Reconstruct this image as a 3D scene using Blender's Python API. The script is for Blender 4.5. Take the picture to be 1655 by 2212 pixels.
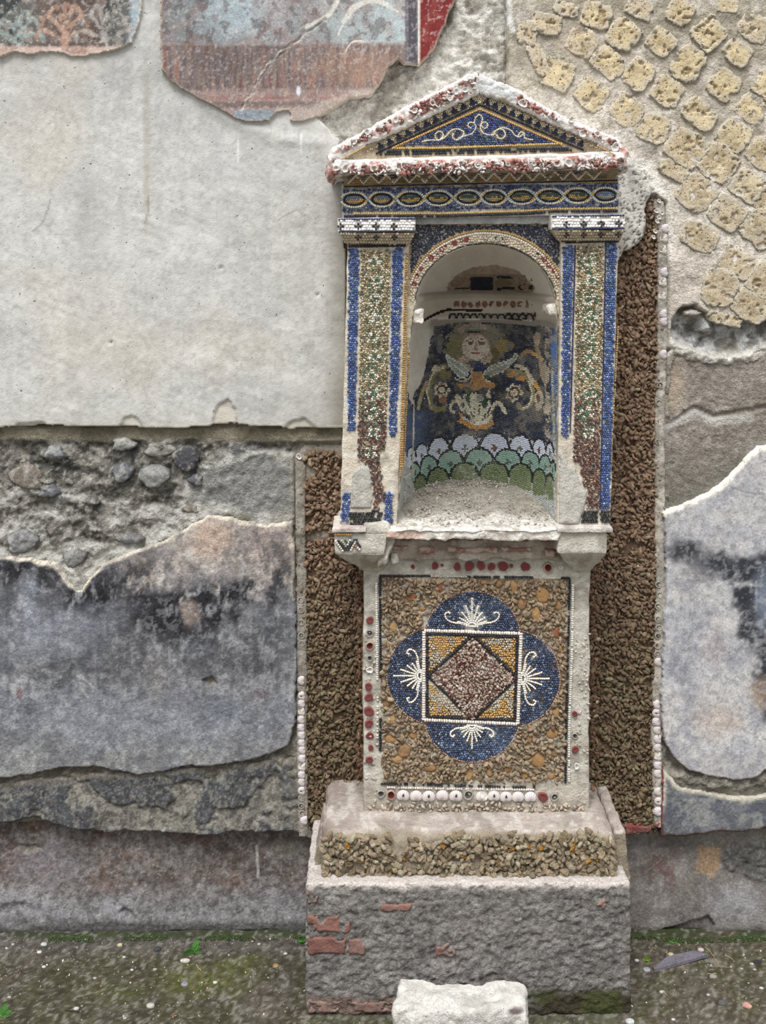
import bpy, bmesh, math
import numpy as np

for o in list(bpy.data.objects): bpy.data.objects.remove(o)
SC = bpy.context.scene
COLL = SC.collection

# ------------------------------------------------------------------ camera
D, EZ, CX, HY = 2.6, 1.48, 827.5, 540.0       # distance to wall, eye height, principal point of the 1655x2212 frame
cam_d = bpy.data.cameras.new('camera'); cam = bpy.data.objects.new('camera', cam_d); COLL.objects.link(cam)
cam.location = (0, -D, EZ); cam.rotation_euler = (math.pi/2, 0, 0)
cam_d.sensor_fit = 'VERTICAL'; cam_d.sensor_height = 22.12; cam_d.lens = 26.0
cam_d.shift_y = -(1106-HY)/2212.0
cam_d.clip_start = 0.05
SC.camera = cam
# ------------------------------------------------------------------ overcast sky + soft high sun
SKY, SUN = 1.12, 3.1
wd = bpy.data.worlds.new('sky'); SC.world = wd; wd.use_nodes = True
nt = wd.node_tree; nt.nodes.clear()
wo = nt.nodes.new('ShaderNodeOutputWorld'); bg = nt.nodes.new('ShaderNodeBackground')
tc = nt.nodes.new('ShaderNodeTexCoord'); sx = nt.nodes.new('ShaderNodeSeparateXYZ'); rp = nt.nodes.new('ShaderNodeValToRGB')
nt.links.new(tc.outputs['Generated'], sx.inputs[0]); nt.links.new(sx.outputs['Z'], rp.inputs[0])
nt.links.new(rp.outputs[0], bg.inputs[0]); nt.links.new(bg.outputs[0], wo.inputs[0])
rp.color_ramp.elements[0].position = 0.0; rp.color_ramp.elements[0].color = (0.44, 0.45, 0.465, 1)
rp.color_ramp.elements[1].position = 1.0; rp.color_ramp.elements[1].color = (1.65, 1.68, 1.72, 1)
bg.inputs[1].default_value = SKY
sd = bpy.data.lights.new('sun', 'SUN'); so = bpy.data.objects.new('sun', sd); COLL.objects.link(so)
sd.energy = SUN; sd.angle = math.radians(28); sd.color = (1.0, 0.99, 0.97)
so.rotation_euler = (math.radians(33), 0, math.radians(-14)); so.location = (-1, -2, 4)
SC.view_settings.view_transform = 'Standard'; SC.view_settings.look = 'None'
SC.view_settings.gamma = 1.0; SC.view_settings.use_curve_mapping = False
SC.view_settings.exposure = 0.06

# ------------------------------------------------------------------ helpers
rng = np.random.RandomState(11)
L2 = rng.rand(256, 256).astype(np.float32)
L3 = rng.rand(32, 32, 32).astype(np.float32)
def vn2(x, y):
    xi = np.floor(x).astype(np.int64); yi = np.floor(y).astype(np.int64)
    fx = x-xi; fy = y-yi; fx = fx*fx*(3-2*fx); fy = fy*fy*(3-2*fy)
    a = xi & 255; b = yi & 255; a1 = (a+1) & 255; b1 = (b+1) & 255
    return (L2[a, b]*(1-fx)+L2[a1, b]*fx)*(1-fy)+(L2[a, b1]*(1-fx)+L2[a1, b1]*fx)*fy
def fb(x, y, s, o=4, seed=0, sy=None, g=.5):
    """fractal noise 0..1, feature size s (sy vertical)"""
    sy = sy or s; t = 0; a = 1; n = 0
    for k in range(o):
        t = t+a*vn2(x/s*2**k+seed*17.3+k*31.7, y/sy*2**k+seed*7.9+k*11.3); n += a; a *= g
    return t/n
def n3(P, s, seed=0, o=3):
    out = 0; a = 1; n = 0
    for k in range(o):
        Q = P/s*2**k+seed*5.37+k*3.1
        i = np.floor(Q).astype(np.int64); f = Q-i; f = f*f*(3-2*f); i &= 31; j = (i+1) & 31
        x, y, z = f[..., 0], f[..., 1], f[..., 2]
        c = lambda A, B, C: L3[A[..., 0], B[..., 1], C[..., 2]]
        v = ((c(i, i, i)*(1-x)+c(j, i, i)*x)*(1-y)+(c(i, j, i)*(1-x)+c(j, j, i)*x)*y)*(1-z) + \
            ((c(i, i, j)*(1-x)+c(j, i, j)*x)*(1-y)+(c(i, j, j)*(1-x)+c(j, j, j)*x)*y)*z
        out = out+a*v; n += a; a *= .5
    return out/n
def sm(a, b, x):
    t = np.clip((x-a)/(b-a), 0, 1); return t*t*(3-2*t)
def lin(c):
    c = np.asarray(c, dtype=np.float64)/255.0
    return np.where(c < .04045, c/12.92, ((c+.055)/1.055)**2.4)
def mix(c, m, rgb):
    t = lin(rgb) if not isinstance(rgb, np.ndarray) or rgb.ndim == 1 else rgb
    return c+(t-c)*np.clip(m, 0, 1)[..., None]
def flat(x, rgb): return np.zeros(np.shape(x)+(3,))+lin(rgb)
def W(px, py, p):
    k = (D-p)/D*0.001
    return np.stack(np.broadcast_arrays((px-CX)*k, -p+0*np.asarray(px, float), EZ-(py-HY)*k), -1)
def PXY(P):
    k = D/(D+P[..., 1])*1000
    return CX+P[..., 0]*k, HY+(EZ-P[..., 2])*k
def psdf(x, y, pts):
    """signed distance to polygon, positive inside"""
    d = np.full(np.shape(x), 1e18); ins = np.zeros(np.shape(x), bool); n = len(pts)
    for i in range(n):
        ax, ay = pts[i]; bx, by = pts[(i+1) % n]
        ex, ey = bx-ax, by-ay; L = ex*ex+ey*ey+1e-12
        t = np.clip(((x-ax)*ex+(y-ay)*ey)/L, 0, 1)
        dx = x-ax-t*ex; dy = y-ay-t*ey; np.minimum(d, dx*dx+dy*dy, out=d)
        if ay != by:
            ins ^= ((ay > y) != (by > y)) & (x < (bx-ax)*(y-ay)/(by-ay)+ax)
    d = np.sqrt(d); return np.where(ins, d, -d)
def ldist(x, y, pts):
    d = np.full(np.shape(x), 1e18)
    for (ax, ay), (bx, by) in zip(pts[:-1], pts[1:]):
        ex, ey = bx-ax, by-ay; L = ex*ex+ey*ey+1e-12
        t = np.clip(((x-ax)*ex+(y-ay)*ey)/L, 0, 1)
        np.minimum(d, (x-ax-t*ex)**2+(y-ay-t*ey)**2, out=d)
    return np.sqrt(d)
def pm(x, y, pts, soft=3, warp=0, ws=20, seed=1):
    if warp:
        x = x+(fb(x, y, ws, 3, seed)-.5)*2*warp; y = y+(fb(x, y, ws, 3, seed+5)-.5)*2*warp
    return sm(-soft, soft, psdf(x, y, pts))
def blob(x, y, cx, cy, rx, ry, soft=.35, warp=0, ws=20, seed=1):
    if warp:
        x, y = x+(fb(x, y, ws, 3, seed)-.5)*2*warp, y+(fb(x, y, ws, 3, seed+5)-.5)*2*warp
    r = np.sqrt(((x-cx)/rx)**2+((y-cy)/ry)**2); return 1-sm(1-soft, 1+soft, r)
def spline(pts, n=8):
    P = [pts[0]]+list(pts)+[pts[-1]]; out = []
    for i in range(1, len(P)-2):
        p0, p1, p2, p3 = [np.array(q, float) for q in P[i-1:i+3]]
        for k in range(n):
            t = k/n
            out.append(tuple(.5*((2*p1)+(-p0+p2)*t+(2*p0-5*p1+4*p2-p3)*t*t+(-p0+3*p1-3*p2+p3)*t**3)))
    out.append(tuple(pts[-1])); return out

WLOC = {}
def mesh(name, V, F, col=None, mat=None, parent=None, smooth=False, kind=None, origin=None):
    V = np.asarray(V, np.float64); F = np.asarray(F, np.int32)
    if origin is None: origin = (V.min(0)+V.max(0))/2
    origin = np.asarray(origin, float)
    me = bpy.data.meshes.new(name)
    me.vertices.add(len(V)); me.vertices.foreach_set('co', (V-origin).astype(np.float32).ravel())
    k = F.shape[1]
    me.loops.add(F.size); me.loops.foreach_set('vertex_index', F.ravel())
    me.polygons.add(len(F)); me.polygons.foreach_set('loop_start', np.arange(len(F), dtype=np.int32)*k)
    if smooth: me.polygons.foreach_set('use_smooth', np.ones(len(F), bool))
    me.update(calc_edges=True)
    if col is not None:
        col = np.asarray(col, float)
        if col.ndim == 1: col = np.zeros((len(V), 3))+col
        g_ = col@np.array([.25, .6, .15])
        if mat in (M_grey, M_fresco, M_rubble) and len(V) > 3000: k_ = np.clip((g_+1e-4)/np.exp(np.mean(np.log(g_+1e-4))), .05, 20)**(.16 if mat is M_rubble else .30); col = np.clip(col*k_[:, None], 0, .9); g_ = col@np.array([.25, .6, .15])
        #
        st_ = .80 if mat is M_chip else .88; col = g_[:, None]+(col-g_[:, None])*st_
        a = me.color_attributes.new('Col', 'FLOAT_COLOR', 'POINT')
        a.data.foreach_set('color', np.concatenate([col, np.ones((len(V), 1))], 1).astype(np.float32).ravel())
    o = bpy.data.objects.new(name, me); COLL.objects.link(o)
    if mat: me.materials.append(mat)
    place(o, origin, parent)
    if kind: o['kind'] = kind
    return o
def place(o, loc, parent=None):
    loc = np.asarray(loc, float)
    if parent is not None:
        o.parent = parent; o.location = loc-WLOC[parent.name]
    else: o.location = loc
    WLOC[o.name] = loc
def empty(name, loc, parent=None):
    o = bpy.data.objects.new(name, None); COLL.objects.link(o); o.empty_display_size = .05
    place(o, loc, parent); return o
def tag(o, label, cat=None, group=None):
    o['label'] = label
    if cat: o['category'] = cat
    if group: o['group'] = group
    return o

def sheet(name, sdf, bbox, sp, pref, pf, pb, col, mat, parent, rnd=0, warp=0, ws=14, kind=None, seed=1, smooth=True, cull=None):
    """slab with a ragged outline: front relief pf(x,y,d), sides running back to pb"""
    x0, y0, x1, y1 = bbox
    if not callable(sdf): pts = sdf; sdf = lambda x, y: psdf(x, y, pts)
    X, Y = np.meshgrid(np.arange(x0-2*sp, x1+2.5*sp, sp), np.arange(y0-2*sp, y1+2.5*sp, sp))
    if warp:
        Xw = X+(fb(X, Y, ws, 4, seed)-.5)*2*warp; Yw = Y+(fb(X, Y, ws, 4, seed+9)-.5)*2*warp
    else: Xw, Yw = X, Y
    d = sdf(Xw, Yw)
    ins = d > 0
    keep = ins[:-1, :-1] | ins[1:, :-1] | ins[:-1, 1:] | ins[1:, 1:]
    if cull is not None:
        cm = cull(X, Y); keep &= ~(cm[:-1, :-1] & cm[1:, 1:] & cm[1:, :-1] & cm[:-1, 1:])
    gy, gx = np.gradient(d, sp); g2 = gx*gx+gy*gy+.05
    Xs = np.where(ins, X, X-np.clip(gx*d/g2, -1.5*sp, 1.5*sp)); Ys = np.where(ins, Y, Y-np.clip(gy*d/g2, -1.5*sp, 1.5*sp))
    p = pf(X, Y, d) if callable(pf) else np.full(X.shape, float(pf))
    if rnd:
        t = np.clip(1-np.maximum(d, 0)*.001/rnd, 0, 1); p = p-rnd*(1-np.sqrt(1-t*t))
    P = W(Xs, Ys, pref); P[..., 1] = -np.where(ins, p, pb)
    C = col(X, Y, d) if callable(col) else flat(X, col)
    n = X.shape[1]; idx = np.arange(X.size).reshape(X.shape)
    f = np.stack([idx[1:, :-1], idx[1:, 1:], idx[:-1, 1:], idx[:-1, :-1]], -1)[keep]
    used, inv = np.unique(f, return_inverse=True)
    return mesh(name, P.reshape(-1, 3)[used], inv.reshape(f.shape), C.reshape(-1, 3)[used], mat, parent, smooth, kind)

def rbox(name, fq, bq, sp, r, amp, col, mat, parent, ns=.03, seed=0, kind=None, smooth=True, amp2=0):
    """rough-hewn rounded block. fq/bq: front and back quads (TL,TR,BR,BL) of world points"""
    fq = np.asarray(fq, float); bq = np.asarray(bq, float)
    sx_ = np.linalg.norm(fq[1]-fq[0]); sz = np.linalg.norm(fq[0]-fq[3]); sy = np.linalg.norm(fq[0]-bq[0])
    S = np.array([sx_, sy, sz]); Vs = []; Fs = []; off = 0
    N = [max(2, int(round(s/sp))) for s in S]
    def face(a, b, c, val, flip):
        nonlocal off
        A, B = np.meshgrid(np.linspace(0, 1, N[a]+1), np.linspace(0, 1, N[b]+1), indexing='ij')
        Q = np.zeros(A.shape+(3,)); Q[..., a] = A; Q[..., b] = B; Q[..., c] = val
        idx = np.arange(A.size).reshape(A.shape)+off
        q = np.stack([idx[:-1, :-1], idx[1:, :-1], idx[1:, 1:], idx[:-1, 1:]], -1).reshape(-1, 4)
        if flip: q = q[:, ::-1]
        Vs.append(Q.reshape(-1, 3)); Fs.append(q); off += A.size
    face(0, 2, 1, 0, False); face(0, 2, 1, 1, True)
    face(1, 2, 0, 1, False); face(1, 2, 0, 0, True)
    face(0, 1, 2, 1, False); face(0, 1, 2, 0, True)
    Q = np.concatenate(Vs); F = np.concatenate(Fs)
    M = Q*S; c = np.clip(M, r, S-r); c[:, 1] = np.clip(M[:, 1], r, S[1])
    dd = M-c; L = np.linalg.norm(dd, axis=1, keepdims=True)+1e-9
    nb = (np.abs(dd) > 1e-9).sum(1) > 0
    M = np.where(nb[:, None], c+dd/L*np.minimum(r, np.max(np.abs(dd), axis=1, keepdims=True)), M)
    Q = M/S; u, v, w = Q[:, 0:1], Q[:, 1:2], Q[:, 2:3]
    Fr = (fq[3]*(1-u)+fq[2]*u)*(1-w)+(fq[0]*(1-u)+fq[1]*u)*w
    Bk = (bq[3]*(1-u)+bq[2]*u)*(1-w)+(bq[0]*(1-u)+bq[1]*u)*w
    P = Fr*(1-v)+Bk*v
    if amp:
        dv = np.stack([n3(P, ns, seed+k) for k in range(3)], -1)-.5
        P = P+dv*2*amp
    if amp2:
        P[:, 1] -= amp2*(n3(P*np.array([1, 1, 1.5]), ns*.35, seed+9, 4)-.45)*2
    x, y = PXY(P)
    C = col(x, y, P) if callable(col) else flat(x, col)
    return mesh(name, P, F, C, mat, parent, smooth, kind)
def pquad(x0, y0, x1, y1, p, x2=None, x3=None):
    """quad of px corners on plane p; x2,x3: bottom right / left x"""
    x2 = x1 if x2 is None else x2; x3 = x0 if x3 is None else x3
    return [W(x0, y0, p), W(x1, y0, p), W(x2, y1, p), W(x3, y1, p)]
def back(fq, pb):
    q = np.array(fq); q[:, 1] = -pb; return q

def chips(name, pos, U, Vv, N, w, h, rot, col, mat, parent, th=.0016, jit=.14, tilt=.1, inset=.13, kind='stuff', raw=False):
    n = len(pos); one = np.ones(n)
    w = w*one; h = h*one; rot = rot*one; r = np.random.RandomState(n % 9973)
    c, s = np.cos(rot)[:, None], np.sin(rot)[:, None]
    A = U*c+Vv*s; B = -U*s+Vv*c
    cs = np.array([(-1, -1), (1, -1), (1, 1), (-1, 1)])*.5
    j = (r.rand(n, 4, 2)-.5)*2*jit
    q = cs[None]+j*.5
    bot = pos[:, None]+A[:, None]*(q[..., 0:1]*w[:, None, None])+B[:, None]*(q[..., 1:2]*h[:, None, None])-N[:, None]*.001
    qt = q*(1-2*inset)
    tl = (r.rand(n, 2)-.5)*2*tilt
    hh = th*(.8+.4*r.rand(n))[:, None]+(qt[..., 0]*tl[:, :1]*w[:, None]+qt[..., 1]*tl[:, 1:]*h[:, None])
    top = pos[:, None]+A[:, None]*(qt[..., 0:1]*w[:, None, None])+B[:, None]*(qt[..., 1:2]*h[:, None, None])+N[:, None]*hh[..., None]
    V = np.concatenate([top, bot], 1).reshape(-1, 3)
    f = np.array([(0, 1, 2, 3), (0, 4, 5, 1), (1, 5, 6, 2), (2, 6, 7, 3), (3, 7, 4, 0)])
    F = (np.arange(n)[:, None, None]*8+f[None]).reshape(-1, 4)
    C = np.repeat(col, 8, 0)
    if raw: return V, F, C
    return mesh(name, V, F, C, mat, parent, False, kind)
EX = np.array([1., 0, 0]); EZv = np.array([0, 0, 1.]); EN = np.array([0, -1., 0])
class Tess:
    """collects planar tesserae given in px on plane p"""
    def __init__(s): s.a = []
    def add(s, x, y, p, w, h, rot, col):
        n = len(x)
        if n: s.a.append((np.asarray(x, float), np.asarray(y, float), p*np.ones(n), w*np.ones(n), h*np.ones(n), rot*np.ones(n), np.asarray(col)*np.ones((n, 3))))
    def fill(s, mask, bbox, pitch, p, colf, jit=.25, rotj=.5, sz=.88, asp=1.0):
        x0, y0, x1, y1 = bbox
        X, Y = np.meshgrid(np.arange(x0, x1, pitch*asp), np.arange(y0, y1, pitch))
        X = X+(np.arange(X.shape[0]) % 2)[:, None]*pitch*asp*.5
        X = (X+(rng.rand(*X.shape)-.5)*2*jit*pitch).ravel(); Y = (Y+(rng.rand(*Y.shape)-.5)*2*jit*pitch).ravel()
        m = mask(X, Y); X = X[m]; Y = Y[m]
        z = pitch*sz*(.85+.3*rng.rand(len(X)))
        s.add(X, Y, p(X, Y) if callable(p) else p, z*asp, z, (rng.rand(len(X))-.5)*2*rotj, colf(X, Y))
    def line(s, pts, w, step, p, col, jc=.12, drop=0, sz=.9, off=0):
        pts = np.array(pts, float); seg = np.diff(pts, axis=0); L = np.hypot(seg[:, 0], seg[:, 1]); cum = np.concatenate([[0], np.cumsum(L)])
        t = np.arange(step*.5, cum[-1], step); 
        if not len(t): return
        x = np.interp(t, cum, pts[:, 0]); y = np.interp(t, cum, pts[:, 1])
        i = np.clip(np.searchsorted(cum, t)-1, 0, len(seg)-1); a = np.arctan2(-seg[i, 1], seg[i, 0])
        k = rng.rand(len(t)) >= drop; x, y, a = x[k], y[k], a[k]
        c = lin(col)*(1+(rng.rand(len(x), 1)-.5)*2*jc)
        s.add(x+(rng.rand(len(x))-.5)*.6, y+(rng.rand(len(x))-.5)*.6, p(x, y) if callable(p) else p, step*sz, w, a, c)
    def build(s, name, mat, parent, th=.0016, jit=.14, tilt=.12, kind='stuff'):
        x, y, p, w, h, r, c = [np.concatenate([q[i] for q in s.a]) for i in range(7)]
        k = (D-p)/D*.001; n = len(x)
        return chips(name, W(x, y, p), np.tile(EX, (n, 1)), np.tile(EZv, (n, 1)), np.tile(EN, (n, 1)), w*k, h*k, r, c, mat, parent, th, jit, tilt, kind=kind)

def ico(sub):
    bm = bmesh.new(); bmesh.ops.create_icosphere(bm, subdivisions=sub, radius=1)
    V = np.array([v.co[:] for v in bm.verts]); F = np.array([[v.index for v in f.verts] for f in bm.faces]); bm.free(); return V, F
ICO1, ICO2 = ico(1), ico(2)
def rotm(n, r):
    q = r.randn(n, 4); q /= np.linalg.norm(q, axis=1, keepdims=True); a, b, c, d = q.T
    return np.stack([np.stack([1-2*(c*c+d*d), 2*(b*c-a*d), 2*(b*d+a*c)], -1), np.stack([2*(b*c+a*d), 1-2*(b*b+d*d), 2*(c*d-a*b)], -1), np.stack([2*(b*d-a*c), 2*(c*d+a*b), 1-2*(b*b+c*c)], -1)], 1)
def lump_geo(pos, size, col, seed=0, el=(1.25, .75, .6), base=None, jit=.36):
    B, F = base or ICO2; n = len(pos); r = np.random.RandomState(seed)
    V = np.tile(B, (n, 1, 1)); V = V*(1+(r.rand(n, len(B), 1)-.5)*2*jit)
    V = np.clip(V, -.88, .88)
    V = V*(np.array(el)*(1+(r.rand(n, 1, 3)-.5)*.5))
    V = np.einsum('nij,nkj->nki', rotm(n, r), V)*(size*np.ones(n))[:, None, None]
    V = V+pos[:, None]
    V = V-0; Fa = (np.arange(n)[:, None, None]*len(B)+F[None]).reshape(-1, 3)
    return V.reshape(-1, 3), Fa, np.repeat(col, len(B), 0)
def lumps(name, pos, size, col, mat, parent, seed=0, kind='stuff', **k):
    V, F, C = lump_geo(pos, size, col, seed, **k); return mesh(name, V, F, C, mat, parent, False, kind)
def scatter(mask, bbox, pitch, jit=.42):
    x0, y0, x1, y1 = bbox
    X, Y = np.meshgrid(np.arange(x0, x1, pitch), np.arange(y0, y1, pitch*.87))
    X = X+(np.arange(X.shape[0]) % 2)[:, None]*pitch*.5
    X = (X+(rng.rand(*X.shape)-.5)*2*jit*pitch).ravel(); Y = (Y+(rng.rand(*Y.shape)-.5)*2*jit*pitch).ravel()
    m = mask(X, Y); return X[m], Y[m]

# ------------------------------------------------------------------ materials
def mk(name, rough=.92, layers=((14, .10), (70, .10), (400, .12)), bumps=((25, .004), (120, .0022), (600, .0007)), pits=None, streak=0, spec=.25, cracks=0):
    m = bpy.data.materials.new(name); m.use_nodes = True; t = m.node_tree; nd = t.nodes; lk = t.links
    b = nd['Principled BSDF']; b.inputs['Roughness'].default_value = rough; b.inputs['Specular IOR Level'].default_value = spec
    at = nd.new('ShaderNodeAttribute'); at.attribute_name = 'Col'
    g = nd.new('ShaderNodeNewGeometry'); c = at.outputs['Color']
    def math_(op, a, v=None, w=None):
        n = nd.new('ShaderNodeMath'); n.operation = op
        for i, q in enumerate((a, v, w)):
            if q is None: continue
            if isinstance(q, (int, float)): n.inputs[i].default_value = q
            else: lk.new(q, n.inputs[i])
        return n.outputs[0]
    def noise(s, det=4, vec=None, r=.6):
        n = nd.new('ShaderNodeTexNoise'); n.inputs['Scale'].default_value = s; n.inputs['Detail'].default_value = det; n.inputs['Roughness'].default_value = r
        lk.new(vec or g.outputs['Position'], n.inputs['Vector']); return n.outputs['Fac']
    def mulc(c, f):
        v = nd.new('ShaderNodeVectorMath'); v.operation = 'SCALE'; lk.new(c, v.inputs[0]); lk.new(f, v.inputs['Scale']); return v.outputs[0]
    f = None
    for s, a in layers:
        q = math_('MULTIPLY_ADD', noise(s), 2*a*2.2, 1-a*2.2); f = q if f is None else math_('MULTIPLY', f, q)
    if streak:
        mp = nd.new('ShaderNodeMapping'); mp.inputs['Scale'].default_value = (60, 60, 7); lk.new(g.outputs['Position'], mp.inputs[0])
        f = math_('MULTIPLY', f, math_('MULTIPLY_ADD', noise(1, 4, mp.outputs[0]), 2*streak*2, 1-streak*2))
    h = None
    for s, a in bumps:
        q = math_('MULTIPLY', noise(s, 5), a); h = q if h is None else math_('ADD', h, q)
    if pits:
        for s, th, dep in pits:
            v = nd.new('ShaderNodeTexVoronoi'); v.inputs['Scale'].default_value = s; v.inputs['Randomness'].default_value = 1
            wv = nd.new('ShaderNodeVectorMath'); wv.operation = 'ADD'; nn = nd.new('ShaderNodeTexNoise'); nn.inputs['Scale'].default_value = s*1.3
            sc = nd.new('ShaderNodeVectorMath'); sc.operation = 'SCALE'; sc.inputs['Scale'].default_value = 1.1/s
            lk.new(g.outputs['Position'], nn.inputs['Vector']); lk.new(nn.outputs['Color'], sc.inputs[0]); lk.new(g.outputs['Position'], wv.inputs[0]); lk.new(sc.outputs[0], wv.inputs[1]); lk.new(wv.outputs[0], v.inputs['Vector'])
            sel = nd.new('ShaderNodeSeparateColor'); lk.new(v.outputs['Color'], sel.inputs[0])
            dt = math_('SUBTRACT', 1.0, math_('SMOOTH_MIN', math_('DIVIDE', v.outputs['Distance'], math_('MULTIPLY_ADD', sel.outputs[0], th, .02)), 1.0, .1))
            dt = math_('MAXIMUM', dt, 0.0)
            h = math_('ADD', h, math_('MULTIPLY', dt, -dep))
            f = math_('MULTIPLY', f, math_('SUBTRACT', 1.0, math_('MULTIPLY', math_('MINIMUM', math_('MULTIPLY', dt, 3.0), 1.0), .62)))  # pits also darkened in the base colour, standing in for their occlusion
    lk.new(mulc(c, f), b.inputs['Base Color'])
    bp = nd.new('ShaderNodeBump'); bp.inputs['Distance'].default_value = 1.0; bp.inputs['Strength'].default_value = 1.0
    lk.new(h, bp.inputs['Height']); lk.new(bp.outputs[0], b.inputs['Normal'])
    return m
M_plaster = mk('lime_plaster', layers=((9, .035), (60, .05), (500, .07)), bumps=((18, .002), (90, .0012), (420, .0009)), streak=.015, pits=((60, .10, .002),))
M_cement = mk('rough_cement', layers=((14, .10), (60, .16), (220, .30), (700, .20)), bumps=((35, .003), (120, .0050), (330, .0036)))
M_fresco = mk('fresco_plaster', layers=((12, .08), (60, .14), (260, .26), (800, .16)), bumps=((30, .0012), (160, .0011), (700, .0007)), streak=.05)
M_grey = mk('weathered_plaster', layers=((10, .09), (50, .17), (200, .26), (700, .18)), bumps=((25, .003), (120, .0026), (500, .0012)), streak=.05)
M_rubble = mk('rubble_mortar', layers=((14, .12), (70, .18), (250, .28), (700, .18)), bumps=((35, .006), (100, .0075), (300, .0042)))
M_mortar = mk('lime_mortar', layers=((12, .07), (60, .10), (300, .18), (900, .12)), bumps=((25, .005), (90, .0045), (350, .0022)), pits=((130, .13, .003),))
M_tufa = mk('tufa', layers=((25, .09), (110, .11), (400, .14)), bumps=((40, .003), (180, .0028), (700, .0012)), pits=((85, .17, .006), (240, .36, .003)))
M_crust = mk('limestone_crust', layers=((30, .12), (160, .18), (500, .22)), bumps=((170, .006), (450, .003)))
M_chip = mk('tesserae', rough=.55, layers=((30, .10), (220, .12)), bumps=((500, .0004),), spec=.45)
M_shell = mk('shell', rough=.5, layers=((60, .05), (500, .06)), bumps=((500, .0003),), spec=.5)
M_brick = mk('brick', layers=((40, .12), (300, .18)), bumps=((60, .003), (300, .0015)))
M_soil = mk('soil', layers=((8, .10), (60, .20), (300, .30)), bumps=((30, .006), (150, .004), (600, .002)))
M_leaf = mk('leaf', rough=.5, layers=((60, .1),), bumps=((200, .0006),))
# ================================================================== THE WALL
WALL_SHEETS = []
def C_(*a): return lin(a)
P_A = [(-170, -170), (345, -170), (600, -170), (620, 215), (700, 262), (735, 300), (745, 380), (750, 925), (640, 928), (560, 922), (480, 918), (390, 926), (300, 924), (270, 924), (180, 922), (90, 920), (0, 924), (-170, 924)]
P_FL = [(-170, -170), (308, -170), (306, 20), (296, 60), (285, 92), (255, 105), (212, 118), (160, 122), (110, 110), (60, 118), (30, 112), (0, 124), (-170, 124)]
P_FB = [(345, -170), (345, 95), (350, 150), (372, 180), (402, 197), (430, 214), (470, 232), (500, 252), (530, 264), (556, 262), (580, 262), (596, 242), (622, 238), (628, 262), (640, 265), (690, 250), (720, 234), (756, 214), (800, 205), (822, 180), (838, 140), (862, 124), (872, 136), (905, 138), (925, 120), (938, 104), (950, 75), (962, 52), (972, 20), (985, -5), (985, -170)]
P_E = [(-170, 1205), (0, 1203), (60, 1210), (120, 1222), (150, 1262), (172, 1278), (192, 1246), (230, 1216), (300, 1190), (365, 1162), (425, 1128), (450, 1112), (490, 1118), (540, 1132), (600, 1134), (634, 1130), (636, 1250), (640, 1400), (640, 1560), (622, 1612), (560, 1638), (490, 1654), (405, 1658), (360, 1668), (300, 1679), (255, 1668), (215, 1660), (120, 1662), (60, 1676), (0, 1685), (-170, 1690)]
P_F = [(-170, 1700), (0, 1692), (640, 1640), (655, 1700), (662, 1790), (690, 1812), (690, 1824), (640, 1800), (560, 1800), (420, 1806), (330, 1800), (230, 1802), (150, 1790), (90, 1772), (50, 1766), (0, 1786), (-170, 1796)]
P_H = [(1432, 1108), (1500, 1082), (1545, 1058), (1580, 1026), (1615, 985), (1638, 966), (1655, 964), (1700, 950), (1830, 940), (1830, 1690), (1700, 1670), (1655, 1668), (1640, 1682), (1600, 1690), (1555, 1684), (1520, 1676), (1488, 1668), (1455, 1640), (1434, 1605), (1430, 1560), (1428, 1480), (1434, 1400), (1438, 1300), (1438, 1160)]
P_J = [(1432, 1660), (1470, 1700), (1520, 1710), (1560, 1718), (1600, 1724), (1655, 1718), (1830, 1722), (1830, 1790), (1655, 1790), (1600, 1800), (1560, 1796), (1480, 1808), (1428, 1808)]
P_I = [(1428, 780), (1455, 742), (1480, 756), (1510, 766), (1560, 768), (1600, 768), (1655, 752), (1830, 752), (1830, 1010), (1640, 1010), (1560, 1100), (1425, 1150)]
P_CL = [(640, 985), (655, 962), (700, 960), (765, 960), (765, 1180), (815, 1220), (815, 1760), (720, 1830), (690, 1812), (652, 1780), (648, 1500), (645, 1300), (643, 1100)]
P_CR = [(1320, 565), (1345, 545), (1375, 530), (1396, 500), (1392, 455), (1410, 425), (1432, 440), (1434, 560), (1434, 700), (1428, 900), (1424, 1200), (1424, 1500), (1418, 1800), (1350, 1800), (1250, 1800), (1250, 1200), (1300, 1150), (1310, 900)]
HOLE = [(1448, 712), (1452, 690), (1475, 664), (1500, 660), (1520, 672), (1545, 684), (1610, 690), (1655, 690), (1830, 680), (1830, 748), (1655, 742), (1600, 762), (1540, 764), (1495, 752), (1462, 738)]
SHRINE = [(735, 345), (1030, 175), (1345, 330), (1330, 480), (1325, 1130), (1280, 1200), (1275, 1760), (1345, 1880), (1345, 2060), (680, 2060), (680, 1880), (790, 1700), (790, 1200), (745, 1130), (755, 480)]

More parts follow.
